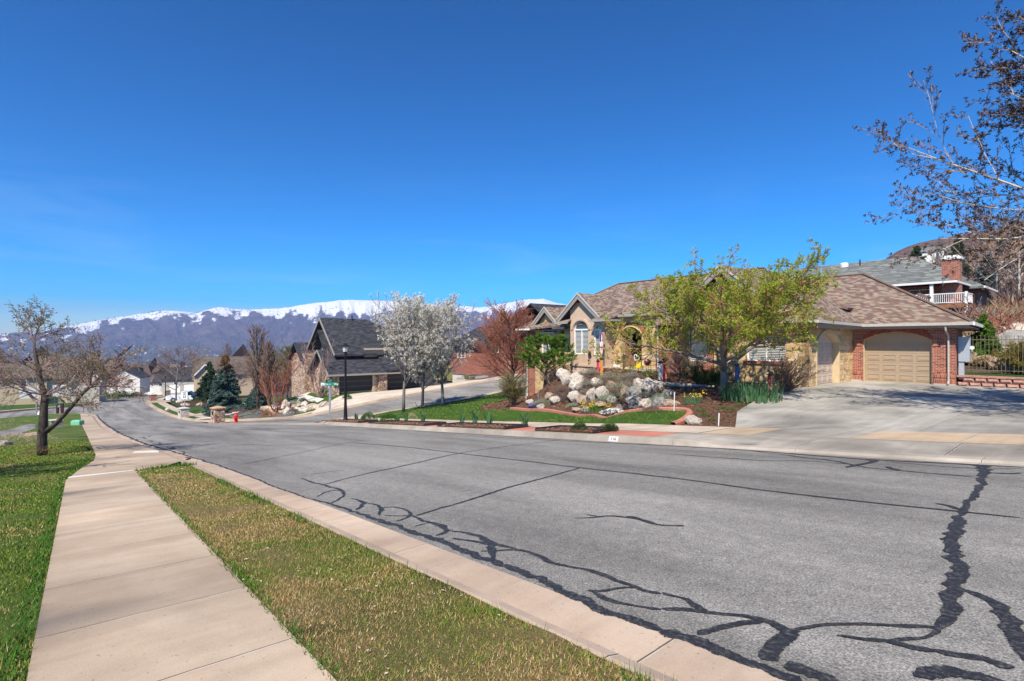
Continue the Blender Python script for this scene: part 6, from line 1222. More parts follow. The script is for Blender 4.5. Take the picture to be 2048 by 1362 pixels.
W2('fascia',M_trimt,lambda m:(m.bar(A_(56.68,20.85,-3.8),A_(56.68,29.5,-3.8),.06,.2),m.bar(A_(56.7,20.86,-3.85),A_(60.3,20.86,-1.15),.06,.22),m.bar(A_(60.3,20.86,-1.15),A_(63.8,20.86,-3.85),.06,.22),m.bar(A_(58.6,22.26,-1.7),A_(63.5,22.26,2.62),.06,.25),m.bar(A_(63.5,22.26,2.62),A_(67.9,22.26,-1.1),.06,.25)))
W2('vent_pipe',M_black,lambda m:m.tube([A_(63.2,26.2,2.6),A_(63.2,26.2,3.1)],.08,6))
# curved white path and step by that house
region('cobble_house_path',[(57.2,20.6),(60,20.3),(63,20.6),(65.5,22.2),(66.3,21.4),(63.5,19.4),(60,19.1),(56.6,19.6)],.15,M_white,.6)
# grey roofed brick house uphill
H3=house('grey_roof_house','red brick house with grey green roof, tall brick chimney and white balcony behind the garage')
def W3(name,mat,f): mb=MB(); f(mb); return mb.build(name,mat,H3)
W3('roof',M_roofg,lambda m:(R3(m,[(10.6,55.7,4.95),(16.1,61.1,7.55),(26,61.1,7.55),(26,55.7,4.95)]),R3(m,[(10.6,55.7,4.95),(16.1,61.1,7.55),(10.6,66,4.95)]),R3(m,[(16.1,61.1,7.55),(26,61.1,7.55),(26,66,5.6),(10.6,66,4.95)])))
W3('roof',M_roofg,lambda m:(R3(m,[(9.6,60.6,4.75),(15.9,66.5,8.65),(27.5,66.5,8.6),(35.5,60.6,4.75)]),R3(m,[(9.6,60.6,4.75),(9.8,67.8,4.75),(15.9,66.5,8.65)]),R3(m,[(27.5,66.5,8.6),(35.8,68,4.75),(35.5,60.6,4.75)])))
W3('wall',M_brick,lambda m:(m.box(-26,-12.2,58.3,58.6,0,4.85),m.box(-12.2,-11.9,58.3,66,0,4.85),m.box(-30,-10.2,61.8,62.1,0,4.7),m.box(-10.7,-10.4,62.1,67,0,4.7)))
W3('gutter',M_trimw,lambda m:(m.bar(A_(10.6,55.66,4.86),A_(26,55.66,4.86),.12,.17),m.bar(A_(10.56,55.7,4.86),A_(10.56,61,4.86),.12,.17),m.bar(A_(9.56,60.6,4.66),A_(9.76,67.7,4.66),.12,.17)))
window(H3,front(58.3),-14.4,-12.7,3.15,4.55,depth=-.03,mull=1,blinds=False); window(H3,front(58.3),-18.4,-16.6,2.2,4.5,depth=-.03,mull=1,blinds=False)
W3('chimney',M_brick,lambda m:m.box(-11.75,-10.55,57.0,57.85,.5,6.85))
W3('chimney_cap',M_trimw,lambda m:(m.box(-11.82,-10.48,56.93,57.92,6.851,7.05),m.box(-11.6,-10.7,57.1,57.75,7.05,7.2)))
W3('balcony_deck',plain('stained deck timber',(.30,.13,.05),.7,0,.2,5),lambda m:m.box(-17,-9.9,55.75,58.2,2.72,3.02))
rl=W3('balcony_rail',M_trimw,lambda m:([m.box(a,b,c,d,z0,z1) for a,b,c,d,z0,z1 in ((-17,-9.9,55.8,55.88,3.85,3.93),(-17,-9.9,55.8,55.88,3.12,3.18),(-9.98,-9.9,55.89,58.2,3.85,3.93),(-9.98,-9.9,55.89,58.2,3.12,3.18))]))
m=MB()
for i in range(50): m.box(-16.95+i*.14,-16.91+i*.14,55.82,55.86,3.18,3.85)
for i in range(15): m.box(-9.96,-9.92,56.0+i*.15,56.04+i*.15,3.18,3.85)
m.build('balusters',M_trimw,rl)
W3('porch_column',M_trimw,lambda m:m.box(-12.3,-12.08,55.75,55.97,1.2,4.8)); W3('rail_post',M_trimw,lambda m:m.box(-14.6,-14.45,55.76,55.92,2.9,4.0)); W3('rail_post',M_trimw,lambda m:m.box(-10.02,-9.84,55.76,55.94,.8,4.0))
W3('deck_stairs',plain('pale stair timber',(.52,.44,.32),.7,0,.1),lambda m:[m.box(-11.6,-10.2,56.3+i*.28,56.6+i*.28,1.3+i*.30,1.36+i*.30) for i in range(4)])
W3('vent_pipe',M_metal,lambda m:(m.tube([A_(22.0,59.0,6.3),A_(22.0,59.0,7.55)],.11,8),m.lathe(A_(22.0,59.0,7.55),[(.17,0),(.17,.12),(.03,.2)],8))); W3('roof_vent',M_trimw,lambda m:m.lathe(A_(21.2,63.0,8.05),[(.35,-.6),(.4,.05),(.3,.18),(.02,.22)],10)); W3('vent_pipe',M_black,lambda m:m.tube([A_(19.9,63.5,7.8),A_(19.9,63.5,8.5)],.06,6))
# red brick house beyond the side street, mostly behind the trees
H4=house('red_brick_house','red brick house with charcoal roof and tan chimney seen behind the blossoms and red tree')
def W4(name,mat,f): mb=MB(); f(mb); return mb.build(name,mat,H4)
W4('wall',M_brick,lambda m:(m.box(-57,-30,43,56,-5,.9),m.box(-70,-57.01,45,54,-5,-.6)))
W4('roof',M_roofd,lambda m:(R3(m,[(58,42.3,.8),(55,46.5,3.95),(30,46.5,3.9),(29,42.3,.8)]),R3(m,[(58,42.3,.8),(55,46.5,3.95),(58,57,.8)]),R3(m,[(55,46.5,3.95),(30,46.5,3.9),(29,57,.8),(58,57,.8)])))
W4('roof',M_roofd,lambda m:(R3(m,[(71,44.3,-.7),(68,49,2.2),(58,49,2.2),(57.6,44.3,-.7)]),R3(m,[(71,44.3,-.7),(68,49,2.2),(71,55,-.7)]),R3(m,[(68,49,2.2),(58,49,2.2),(57.6,55,-.7),(71,55,-.7)])))
W4('gable_roof',M_roofd,lambda m:(R3(m,[(47,43,3.3),(49,43,4.6),(49,50,4.6),(47,50,3.3)],.15),R3(m,[(51,43,3.3),(49,43,4.6),(49,50,4.6),(51,50,3.3)],.15)))
W4('chimney',M_stucco,lambda m:m.box(-62.2,-60.9,48.3,49.3,-1,4.2))
window(H4,front(43),-56,-54.5,-1.6,.1,depth=-.03,blinds=False); window(H4,front(43),-52.5,-51,-1.6,.1,depth=-.03,blinds=False); window(H4,front(45),-68,-66,-2.6,-1.1,depth=-.03,blinds=False)
def gz2(px,y,dz=0): x=(px-1024)/F*y; return (x,y,gz(x,y)+dz)
# generic small house, built once per look and copied
def gen(label,at,rz,w,d,h,rh,wm,rm,kind='gable',gar=True,cat='house',name='house',nwin=2,wing=None,gm=None):
    e=empty(name,at,label,cat,None,rz); m=MB(); m.box(-w/2,w/2,0,d,-2,h); 
    if kind=='gable': m.add([(-w/2,0,h),(w/2,0,h),(0,0,h+rh),(-w/2,d,h),(w/2,d,h),(0,d,h+rh)],[(0,1,2),(4,3,5),(0,2,5,3),(2,1,4,5),(1,0,3,4)])
    m.build('wall',wm,e); r=MB(); o=.45
    if kind=='gable':
        k=rh/(w/2)*o; r.slab([(-w/2-o,-o,h-k),(0,-o,h+rh+.06),(0,d+o,h+rh+.06),(-w/2-o,d+o,h-k)],.18); r.slab([(w/2+o,-o,h-k),(0,-o,h+rh+.06),(0,d+o,h+rh+.06),(w/2+o,d+o,h-k)],.18)
    elif kind=='side':
        k=rh/(d/2)*o; r.slab([(-w/2-o,-o,h-k),(w/2+o,-o,h-k),(w/2+o,d/2,h+rh),(-w/2-o,d/2,h+rh)],.18); r.slab([(-w/2-o,d+o,h-k),(w/2+o,d+o,h-k),(w/2+o,d/2,h+rh),(-w/2-o,d/2,h+rh)],.18)
        m2=MB(); [m2.add([(x,0,h),(x,d,h),(x,d/2,h+rh-.1),(x+.05,0,h),(x+.05,d,h),(x+.05,d/2,h+rh-.1)],[(0,1,2),(3,5,4),(0,2,5,3),(1,4,5,2),(0,3,4,1)]) for x in (-w/2,w/2-.05)]; m2.build('gable_wall',wm,e)
    else:
        q=min(w,d)/2; A=(-w/2-o,-o,h);B=(w/2+o,-o,h);C=(w/2+o,d+o,h);Dd=(-w/2-o,d+o,h)
        if w>=d: p=(-w/2+q,d/2,h+rh);s=(w/2-q,d/2,h+rh); fs=[[A,B,s,p],[B,C,s],[C,Dd,p,s],[Dd,A,p]]
        else: p=(0,q,h+rh);s=(0,d-q,h+rh); fs=[[A,B,p],[B,C,s,p],[C,Dd,s],[Dd,A,p,s]]
        for f in fs: r.slab(f,.18)
    r.build('roof',rm,e)
    if wing:
        x,ww,hh,rr2=wing; m=MB(); m.box(x-ww/2,x+ww/2,-2.0,-.01,-2,hh); m.add([(x-ww/2,-2,hh),(x+ww/2,-2,hh),(x,-2,hh+rr2),(x-ww/2,.5,hh),(x+ww/2,.5,hh),(x,.5,hh+rr2)],[(0,1,2),(4,3,5),(0,2,5,3),(2,1,4,5),(1,0,3,4)]); m.build('wing_wall',wm,e)
        r=MB(); [r.slab([(x+sg*(ww/2+.4),-2.4,hh-rr2/(ww/2)*.4),(x,-2.4,hh+rr2+.06),(x,d*.4,hh+rr2+.06),(x+sg*(ww/2+.4),d*.4,hh-rr2/(ww/2)*.4)],.16) for sg in (-1,1)]; r.build('wing_roof',rm,e)
        q=MB(); [q.bar((x+sg*(ww/2+.4),-2.44,hh-rr2/(ww/2)*.4-.05),(x,-2.44,hh+rr2),.08,.25) for sg in (-1,1)]; q.build('wing_fascia',M_trimw,e)
    for i in range(nwin):
        x=-w/2+w*(i+.6)/(nwin+.2); m=MB(); m.box(x-.55,x+.55,-.06,-.005,h-1.7,h-.6); f=m.build('window',M_trimw,e); m=MB(); m.box(x-.45,x+.45,-.07,-.061,h-1.6,h-.7); m.build('pane',M_glass,f)
        if kind!='low' and h>4: m=MB(); m.box(x-.5,x+.5,-.06,-.005,.8,2.1); f=m.build('window',M_trimw,e); m=MB(); m.box(x-.42,x+.42,-.07,-.061,.88,2.02); m.build('pane',M_glass,f)
    if gar:
        for x in (-w*.25,w*.05): m=MB(); m.box(x-1.3,x+1.3,-2.03 if wing else -.04,-2.001 if wing else -.003,0,2.2); m.build('garage_door',gm or M_trimw,e)
    return e
def gz2_unused(px,y,dz=0): x=(px-1024)/F*y; return (x,y,gz(x,y)+dz)
def pz(px,py,y): return ((px-1024)/F*y,y,(681-py)/F*y)
gen('large brown hip roofed house with cream walls behind the near budding tree',pz(112,792,100),.75,15,11,3.2,4.4,M_cream,M_roofb,'hip',True,wing=(4.2,4.2,3.0,3.4))
gen('low brown roofed house at the far left edge across the cross street',pz(5,790,95),.6,12,9,3.0,2.6,M_tans,M_roofb,'hip',False)
gen('small house with blue grey gable just left of the white houses',pz(247,775,150),.3,8,8,3.0,2.2,M_whites,M_roofd,'gable',False)
gen('white two storey house with double white garage doors at the far bend, left one',pz(303,785,172),.35,7,7,3.6,2.0,M_whites,M_roofb,'side',True,wing=(-1,3.4,2.2,1.4))
gen('white two storey house at the far bend beside the other, with dark gabled roof',pz(332,784,168),.35,6.5,7,3.4,2.2,M_whites,M_roofd,'side',True,wing=(1.5,3.2,3.2,1.5))
gen('grey house with broad dark roof behind the bare island tree',pz(374,785,150),.3,12,10,4.0,3.0,M_greys,M_roofd,'side',True)
gen('house with steep white trimmed gables and olive brown roof behind the spruces',pz(452,775,122),.55,12.5,9,3.4,3.6,M_tans,M_roofb,'side',False,wing=(-4.2,3.4,3.6,1.9))
gen('low brick fronted house peeking between the two spruces',pz(412,780,128),.4,5,6,2.6,1.4,M_brick,M_roofb,'side',False)
gen('white roofed dwelling below the white railing on the right hillside',gz2(1872,215),-.5,9,8,4.0,2.2,M_whites,M_roofg,'side',False,wing=(2,3,3.0,1.4))
gen('brown gabled house with teal windows high on the right hillside',gz2(1980,165),-.6,10,10,6.0,4.2,plain('brown timber siding',(.26,.16,.10),.85,0,.2,3),M_roofb,'gable',False,nwin=3)
gen('stone and brown house left of the gabled one on the hillside',gz2(1950,168),-.6,9,9,5,3.0,plain('umber siding',(.24,.15,.10),.85,0,.2,3),M_roofb,'hip',False,nwin=2)
gen('tall tan house at the right edge of the hillside',gz2(2032,170,2),-.7,9,9,7.5,3.4,plain('orange tan siding',(.40,.24,.13),.85,0,.2,3),M_roofb,'gable',False,nwin=2)
gen('cream house behind the hillside conifer',gz2(1932,185),-.5,9,8,4,2.6,M_cream,M_roofb,'side',False)
# hillside trees and shrubs
def at(u,n_,off=0): y=n_/(.7737*u+.6336); x=u*y; return Vector((x,y,gz(x,y)+off))
U=lambda px:(px-1024)/F
sprc('spruce_tree','broad dark conifer rising behind the grey roof',at(U(1834),100),7.4,8.6,leafy('dark olive needles',[(0,(.015,.025,.008)),(.5,(.05,.07,.02)),(1,(.12,.14,.05))],.5,.05),501)
sprc('spruce_tree','dark pointed conifer right of the chimney top on the hill',at(U(1916),170),8,12.5,bpy.data.materials['dark olive needles'],502)
sprc('blue_spruce','small blue green spruce among the hillside brush',at(U(1974),90),5,6.2,L_blue,503)
sprc('pine_tree','bright green cone shaped shrub behind the metal fence',at(U(1968),40),2.2,2.7,L_pine,504,dens=1.4)
plant('bare_tree','white trunked bare tree on the right hillside','tree',at(U(1992),80),BARE,8.5,11.5,B_brown,505,trunk=B_white); plant('bare_tree','second pale bare tree at the right picture edge of the hillside','tree',at(U(2035),76),BARE,7,10.5,B_brown,506,trunk=B_white); plant('columnar_tree','slim bare poplar left of the hilltop conifer','tree',at(U(1883),200),FAST,5.5,12.5,B_grey,507,trunk=B_grey); plant('bare_tree','slender bare sapling beside the deck stairs','tree',at(U(1943),48),VASE,2.6,3.2,B_grey,508,multi=4)
WEEP=D(splay=(35,70),n=[0,9,6],seg=[4,7,5,3],wob=[0,.08,.14,.2],up=[0,-.25,-.35,-.2],t0=[0,.2,.1],ang=[0,30,30],lr=[0,.42,.4],rr=[0,.5,.5],r0=.08,rmin=.014)
plant('weeping_tree','reddish brown weeping bare tree on the garden slope','tree',at(U(2000),50),WEEP,6.2,3.0,B_red,509,multi=7); plant('weeping_tree','rust coloured bare tree close to the picture edge','tree',at(U(2044),47),WEEP,5.2,2.9,B_red,510,multi=7)
for i,(px,n_,W_,H_,m_,lab) in enumerate(((1935,39,1.6,.9,L_green,'green shrub near the fence corner'),(1950,44,2.2,.8,L_spring,'yellow green bush below the sapling'),(2010,42,3.0,.7,L_green,'low green ground cover under the rocks'),(2040,40,2.4,.9,L_dkgr,'dark juniper at the picture edge'),(2020,46,2.0,.6,L_spring,'yellow flowering ground cover'),(1985,38,2.2,.6,L_tan,'tan bush behind the fence'),(2046,37,2.5,1.3,L_dkgr,'dark bush right behind the fence'))): cushion(lab,at(U(px),n_),W_,H_,m_,520+i,'bush','shrub',1500,.04)
for i,(px,n_,a,b,k,lab) in enumerate(((1952,39.5,.9,.5,3,'large tan boulder above the garage gutter'),(1972,39,.7,.35,6,'low pinkish boulder right of the tan one'),(2000,41,1.1,.5,3,'wide flat boulder behind the fence'),(2025,42,1.2,.7,5,'dark grey boulder by the picture edge'),(2042,44,1.3,.9,5,'big shaded boulder at the picture edge'),(1905,50,.7,.4,4,'pale boulder under the deck'),(1922,47,.7,.4,4,'white boulder beside the deck stairs'),(1995,37.5,.7,.4,3,'tan boulder low behind the pickets'),(2030,37,.8,.5,5,'rounded grey boulder low behind the pickets'),(2046,48,1.4,.8,0,'pale rock ledge on the slope'),(2012,48,1.2,.4,2,'flat lilac stone step on the slope'),(2035,52,1.0,.5,0,'white stone above the weeping tree'))): rock(lab,at(U(px),n_,-.05),a,a*.8,b,k,i*.6,'boulders of the garden slope behind the fence')
def brush(name,n_,ulo,uhi,nlo,nhi,mat,seed,hgt,k=10,asp=.10):
    r=np.random.RandomState(seed); u=r.uniform(ulo,uhi,n_); nn=nlo*(nhi/nlo)**r.uniform(0,1,n_); y=nn/(.7737*u+.6336); x=u*y; z=TZ(x,y); sc_=hgt*r.uniform(.5,1.3,n_)
    dn=fbm(x*.05,y*.05,3,seed); kk=dn>.40; x,y,z,sc_=x[kk],y[kk],z[kk],sc_[kk]; m=len(x); X=np.repeat(np.stack([x,y,z],1),k,0); S_=np.repeat(sc_,k); a=r.normal(0,.5,(m*k,3)); a[:,2]=1; a/=np.linalg.norm(a,axis=1)[:,None]; b=np.cross(a,r.normal(0,1,(m*k,3))); b/=np.linalg.norm(b,axis=1)[:,None]; C=X+r.normal(0,1,(m*k,3))*S_[:,None]*.35; C[:,2]=X[:,2]+np.abs(r.normal(.4,.25,m*k))*S_; sz=(S_*.6)[:,None]
    tag(link(name,quads_mesh(name,np.stack([C-a*sz,C-b*sz*asp,C+a*sz,C+b*sz*asp],1).reshape(-1,3),mat)),kind='stuff')
brush('hillside_scrub',2600,.66,1.05,66,330,leafy('bare hillside brush',[(0,(.10,.06,.05)),(.5,(.20,.135,.11)),(1,(.33,.25,.20))],.05,0),601,1.9,12); brush('hillside_scrub',1400,.76,1.05,46,130,leafy('pale hillside brush',[(0,(.16,.10,.06)),(.5,(.34,.25,.15)),(1,(.36,.29,.20))],.05,0),602,1.1,14,.05); brush('hillside_scrub',700,.80,1.05,46,110,leafy('rusty hillside brush',[(0,(.12,.06,.03)),(1,(.30,.15,.08))],.05,0),603,1.1,14,.07)
# metal fence and split face retaining wall
fe=empty('metal_fence',(0,0,0),'tan metal picket fence on the upper lawn right of the garage','fence',None,TH)
mb=MB(); mb.box(-6.2,9,34.88,34.92,.02,.06); mb.build('rail',M_bronze,fe); mb=MB(); mb.box(-6.2,9,34.88,34.92,-1.50,-1.46); mb.build('rail',M_bronze,fe); mb=MB(); mb.box(-.01,.01,-.01,.01,-1.58,.24); pk=mb.build('picket',M_bronze,fe,loc=(-6.1,34.9,0))
for i in range(1,97):
    x=-6.1+i*.152
    if abs(x+2.35)<.09 or abs(x+2.1)<.09: continue
    q=pk.copy(); COL.objects.link(q); q.parent=fe; q.location=(x,34.9,0)
for x in (-2.38,-2.16,4.2): mb=MB(); mb.box(x-.045,x+.045,34.85,34.95,-1.8,.25); mb.build('fence_post',M_bronze,fe)
rw=empty('retaining_wall',(0,0,0),'low pinkish split face block wall beside the driveway and garage','wall',None,TH); rg=random.Random(3)
M_blk=plain('split face block',(.42,.235,.185),.95,0,.35,9,.8)
for r_ in range(2):
    m=MB(); x=-6.2+ (.2 if r_ else 0)
    while x<12:
        w_=.44; z0=-2.22+r_*.225; d=rg.uniform(-.03,.03)-(0 if r_ else .03); m.add([(x,33.02,z0),(x+w_-.02,33.02,z0),(x+w_-.02,33.5,z0),(x,33.5,z0),(x+.02,33.0+d,z0+.21),(x+w_-.04,33.0+d,z0+.21),(x+w_-.02,33.5,z0+.215),(x,33.5,z0+.215),(x+.08,32.93+d,z0+.09),(x+w_-.10,32.93+d,z0+.11)],[(0,1,9,8),(8,9,5,4),(0,8,4),(1,5,9),(4,5,6,7),(0,4,7,3),(1,2,6,5),(2,3,7,6),(3,2,1,0)]); x+=w_
    m.build('block_course',M_blk,rw)
m=MB()
x=-6.21
while x<12: m.box(x,x+.6,32.95,33.55,-1.765,-1.68); x+=.605
m.build('cap_course',M_blk,rw)
# ---------------- vehicles ----------------
def paint(n,c): return plain(n,c,.25,0,.02,spec=.6)
def car(name,label,at,rz,pts,cab,L_,W_,col,cat,wx,wr=.36,group=None):
    e=empty(name,at,label,cat,group,rz); m=MB(); m.extr(pts,[],lambda u,z,d:(u,d,z),-W_/2,W_/2); b=m.build('body',paint(label[:12]+' paint',col),e); bv=b.modifiers.new('b','BEVEL'); bv.width=.06; bv.segments=2
    m=MB(); c=.12; zs=[p[1] for p in cab]; 
    n=len(cab); lo=min(zs); v=[(u,sg*(W_/2-.04-(c*2 if z>lo+.2 else 0)),z) for sg in (-1,1) for u,z in cab]; m.add(v,[tuple(range(n)),tuple(range(n,2*n))[::-1]]+[(i,i+n,(i+1)%n+n,(i+1)%n) for i in range(n)]); m.build('window_glass',M_glassd,e)
    m=MB(); t=max(zs); uu=[u for u,z in cab if z>t-.02]; m.box(min(uu)+.02,max(uu)-.02,-W_/2+.3,W_/2-.3,t-.01,t+.05); m.build('roof',paint(label[:12]+' roof paint',col),e)
    for x in wx:
        for sg in (-1,1):
            m=MB(); m.lathe((x,sg*(W_/2-.10),wr),[(wr,-.11),(wr,.11)],18,'y'); w=m.build('wheel',plain('tyre rubber',(.015,.015,.015),.8,0,.1) if 'tyre rubber' not in bpy.data.materials else bpy.data.materials['tyre rubber'],e); m=MB(); m.lathe((x,sg*(W_/2-.10)+sg*.115,wr),[(wr*.6,-.008),(wr*.5,.008)],12,'y'); m.build('rim',M_metal,w)
    for sg in (-1,1): m=MB(); m.box(min(p[0] for p in pts)-.02,min(p[0] for p in pts)+.03,sg*(W_/2-.22)-.14,sg*(W_/2-.22)+.14,.85,1.1); m.build('tail_light',C_red,e)
    m=MB(); a=min(p[0] for p in pts); m.box(a-.08,a-.021,-W_/2+.1,W_/2-.1,.42,.62); m.build('bumper',M_black,e); return e
pp=gpt(352,802,.2); p2=Vector(pz(372,803,95)); p2.z=gz(p2.x,p2.y)+.14
car('pickup_truck','white pickup truck parked on the far driveway behind the bare island tree',p2,.25,[(-2.9,.45),(-2.9,1.15),(-.4,1.18),(1.2,1.18),(2.5,1.05),(2.85,.9),(2.9,.45)],[(-.5,1.1),(-.45,1.82),(.75,1.82),(1.55,1.12)],5.8,1.95,(.78,.80,.82),'pickup',(-1.75,1.8),.42)
p3=Vector(pz(404,797,103)); p3.z=gz(p3.x,p3.y)+.14
car('parked_car','white car mostly hidden behind the dark green spruce',p3,.3,[(-2.3,.35),(-2.35,.95),(-1.9,1.05),(1.2,1.0),(2.2,.85),(2.3,.35)],[(-1.8,.98),(-1.2,1.5),(.3,1.5),(1.15,.98)],4.6,1.8,(.7,.74,.78),'car',(-1.4,1.4))
for i,(px,lab) in enumerate(((163,'white car left of the two on the driveway behind the budding tree'),(186,'pale blue grey car right of the two on the driveway behind the budding tree'))):
    q=Vector(pz(px,788,112)); q.z=gz(q.x,q.y)+.1; car('parked_car',lab,q,.2+i*.3,[(-2.3,.35),(-2.35,.95),(-1.9,1.05),(1.2,1.0),(2.2,.85),(2.3,.35)],[(-1.8,.98),(-1.2,1.5),(.3,1.5),(1.15,.98)],4.6,1.8,((.75,.77,.78),(.45,.55,.60))[i],'car',(-1.4,1.4),group='cars on the far left driveway')
# ---------------- valley: town and trees ----------------
rng=np.random.RandomState(77)
def sh(mat_w,mat_r,w,d,h,r):
    m=MB(); m.box(-w/2,w/2,-d/2,d/2,-1,h); m.cur=1; m.add([(-w/2-.3,-d/2-.3,h),(w/2+.3,-d/2-.3,h),(w/2+.3,0,h+r),(-w/2-.3,0,h+r),(-w/2-.3,d/2+.3,h),(w/2+.3,d/2+.3,h)],[(0,1,2,3),(3,2,5,4),(0,3,4),(1,5,2),(0,4,5,1)]); me=bpy.data.meshes.new('valley_house'); me.from_pydata(m.v,[],m.f); me.materials.append(mat_w); me.materials.append(mat_r); me.polygons.foreach_set('material_index',m.m); return me
VH=[(sh(M_whites,M_roofb,13,9,4,2.6),'small white walled house with brown roof down in the valley'),(sh(M_cream,M_roofg,12,10,3.5,2.6),'small cream house with grey roof down in the valley'),(sh(M_greys,M_whites,14,9,4,2.2),'small grey house with pale sunlit roof down in the valley'),(sh(M_tans,M_roofd,12,9,4,3),'small tan house with dark roof down in the valley')]
cnt=0; tries=0; pts_=[]
while cnt<260 and tries<9000:
    tries+=1; u=rng.uniform(-1.0,.02); y=190*(2200/190)**(rng.uniform(0,1)**.8); x=u*y
    if fbm(np.float64(x*.004),np.float64(y*.004),3,5)<.42: continue
    if any((x-a)**2+(y-b)**2<(16+y*.012)**2 for a,b in pts_): continue
    z=float(lz(x,y,math.hypot(x,y),0))
    me,lab=VH[int(rng.choice(4,p=[.3,.2,.3,.2]))]; o=link('valley_house',me,None,(x,y,z+.2)); k=rng.uniform(.8,1.15); o.scale=(k,k,k); o.rotation_euler=(0,0,rng.choice([.3,1.87,.6])+rng.uniform(-.2,.2)); tag(o,lab,'house','houses of the town on the valley floor'); pts_.append((x,y)); cnt+=1
for i in range(14):
    u=rng.uniform(-1.0,-.35); y=rng.uniform(900,2300); x=u*y; z=float(lz(x,y,math.hypot(x,y),0)); w_=rng.uniform(35,110); m=MB(); m.box(-w_/2,w_/2,-14,14,-4,6); m.cur=1; m.box(-w_/2-.5,w_/2+.5,-14.5,14.5,6.001,7); o=m.build('warehouse',[M_greys,C_wht],None,loc=(x,y,z)); o.rotation_euler=(0,0,rng.uniform(.1,.4)); tag(o,'long flat white roofed building on the valley floor','warehouse','flat roofed buildings in the valley')
def farhouses(n_,y0,y1,seed):
    r=np.random.RandomState(seed); u=r.uniform(-1.05,.25,n_); y=y0*(y1/y0)**r.uniform(0,1,n_); x=u*y; k=fbm(x*.003,y*.003,3,6)>.43; x,y=x[k],y[k]; V=[]; Fc=[]; m=MB(); m2=[]
    z=lz(x,y,np.hypot(x,y),0)
    z=np.where(np.hypot(x,y)>3150,mz(x,y,np.hypot(x,y),np.arctan2(x,y)),z)
    for a,b,c in zip(x,y,z):
        s_=r.uniform(3.5,7); t_=r.uniform(0,3.1); ca,sa=math.cos(t_),math.sin(t_); h=r.uniform(3,5); P_=[(a+(i*ca-j*sa)*s_,b+(i*sa+j*ca)*s_,c+q) for q in (0,h) for i,j in ((-1,-.7),(1,-.7),(1,.7),(-1,.7))]; P_+=[(a-ca*s_,b-sa*s_,c+h+2.5),(a+ca*s_,b+sa*s_,c+h+2.5)]
        m.cur=int(r.choice(3,p=[.5,.25,.25])); m.add(P_,[(0,1,5,4),(1,2,6,5),(2,3,7,6),(3,0,4,7),(4,8,7),(5,6,9)]); m.cur=int(r.choice(4,p=[.3,.2,.2,.3])); m.add(P_,[(4,5,9,8),(7,8,9,6)])
    o=m.build('distant_town',[M_whites,M_greys,M_roofb,M_roofg],fix=False); tag(o,kind='stuff')
farhouses(3200,500,3450,5)
def wood(name,n_,y0,y1,mat,seed,thr,size,k=8,ulo=-1.08,uhi=.3):
    r=np.random.RandomState(seed); u=r.uniform(ulo,uhi,n_); y=y0*(y1/y0)**r.uniform(0,1,n_); x=u*y; f=fbm(x*.006,y*.006,3,seed)>thr; s_=S(x,y); nn=N(x,y)
    road=np.interp(s_,[p[0] for p in crossKs[::4]]+[600],[p[1] for p in crossKs[::4]]+[200]); f&=~((nn>road-6)&(nn<road+24)&(s_<330)) ; f&=(s_>150)|(nn<-60); x,y=x[f],y[f]; rr_=np.hypot(x,y); z=np.where(rr_>3150,mz(x,y,rr_,np.arctan2(x,y)),lz(x,y,rr_,0)); m=len(x); s=size*r.uniform(.6,1.35,m); X=np.repeat(np.stack([x,y,z+s*.55],1),k,0); Sz=np.repeat(s,k); C=X+r.normal(0,1,(m*k,3))*Sz[:,None]*np.array([.42,.42,.38]); a=r.normal(0,1,(m*k,3));a/=np.linalg.norm(a,axis=1)[:,None];b=np.cross(a,r.normal(0,1,(m*k,3)));b/=np.linalg.norm(b,axis=1)[:,None];q=(Sz*.42)[:,None]
    tag(link(name,quads_mesh(name,np.stack([C-a*q,C-b*q*.7,C+a*q,C+b*q*.7],1).reshape(-1,3),mat)),kind='stuff')
T_b=leafy('bare crown mass',[(0,(.075,.05,.045)),(.5,(.15,.105,.09)),(1,(.25,.185,.15))],.02,0); T_g=leafy('evergreen mass',[(0,(.02,.03,.018)),(1,(.06,.085,.045))],.02,0); T_y=leafy('spring crown mass',[(0,(.12,.12,.04)),(1,(.26,.26,.10))],.02,0)
wood('valley_woods',9000,170,2600,T_b,11,.40,7.5); wood('valley_woods',2200,200,2600,T_g,12,.45,6.5); wood('valley_woods',1200,200,2200,T_y,13,.5,6); wood('valley_woods',9000,2300,4600,T_g,14,.42,9,4); wood('valley_woods',7000,2300,4300,T_b,15,.42,9,4)
# nearer trees between the far houses
for i,(px,y_,W_,H_,bk_,lab) in enumerate(((205,128,9,8,B_brown,'bare tree left of the far road behind the near lawn'),(232,140,8,7,B_red,'reddish bare tree beside the blue grey gable'),(270,190,10,9,B_brown,'bare tree behind the left white house'),(395,175,9,9,B_brown,'bare tree above the grey house'),(470,110,8,8.5,B_brown,'bare tree right of the blue spruce top'),(530,100,9,9,B_mauve,'mauve bare tree behind the columnar tree'),(575,105,9,9.5,B_brown,'bare tree behind the orange tree crown'),(60,120,9,8,B_brown,'bare tree in front of the large brown roof'),(140,118,8,6,B_red,'low reddish bare tree beside the brown roofed house'),(20,110,8,8,B_brown,'bare tree at the left picture edge'),(175,135,9,7,B_mauve,'bare tree right of the brown roofed house'))):
    x,y,z=gz2(px,y_); plant('bare_tree',lab,'tree',(x,y,z-.3),BARE,W_,H_,bk_,700+i,group='bare trees between the far houses')
x,y,z=gz2(455,230); plant('columnar_tree','distant slim poplar standing above the valley between the spruces','tree',(x,y,(681-735)/F*y),FAST,5.5,11,leafy('x_poplar',[(0,(.2,.2,.1))]) and B_brown,720)
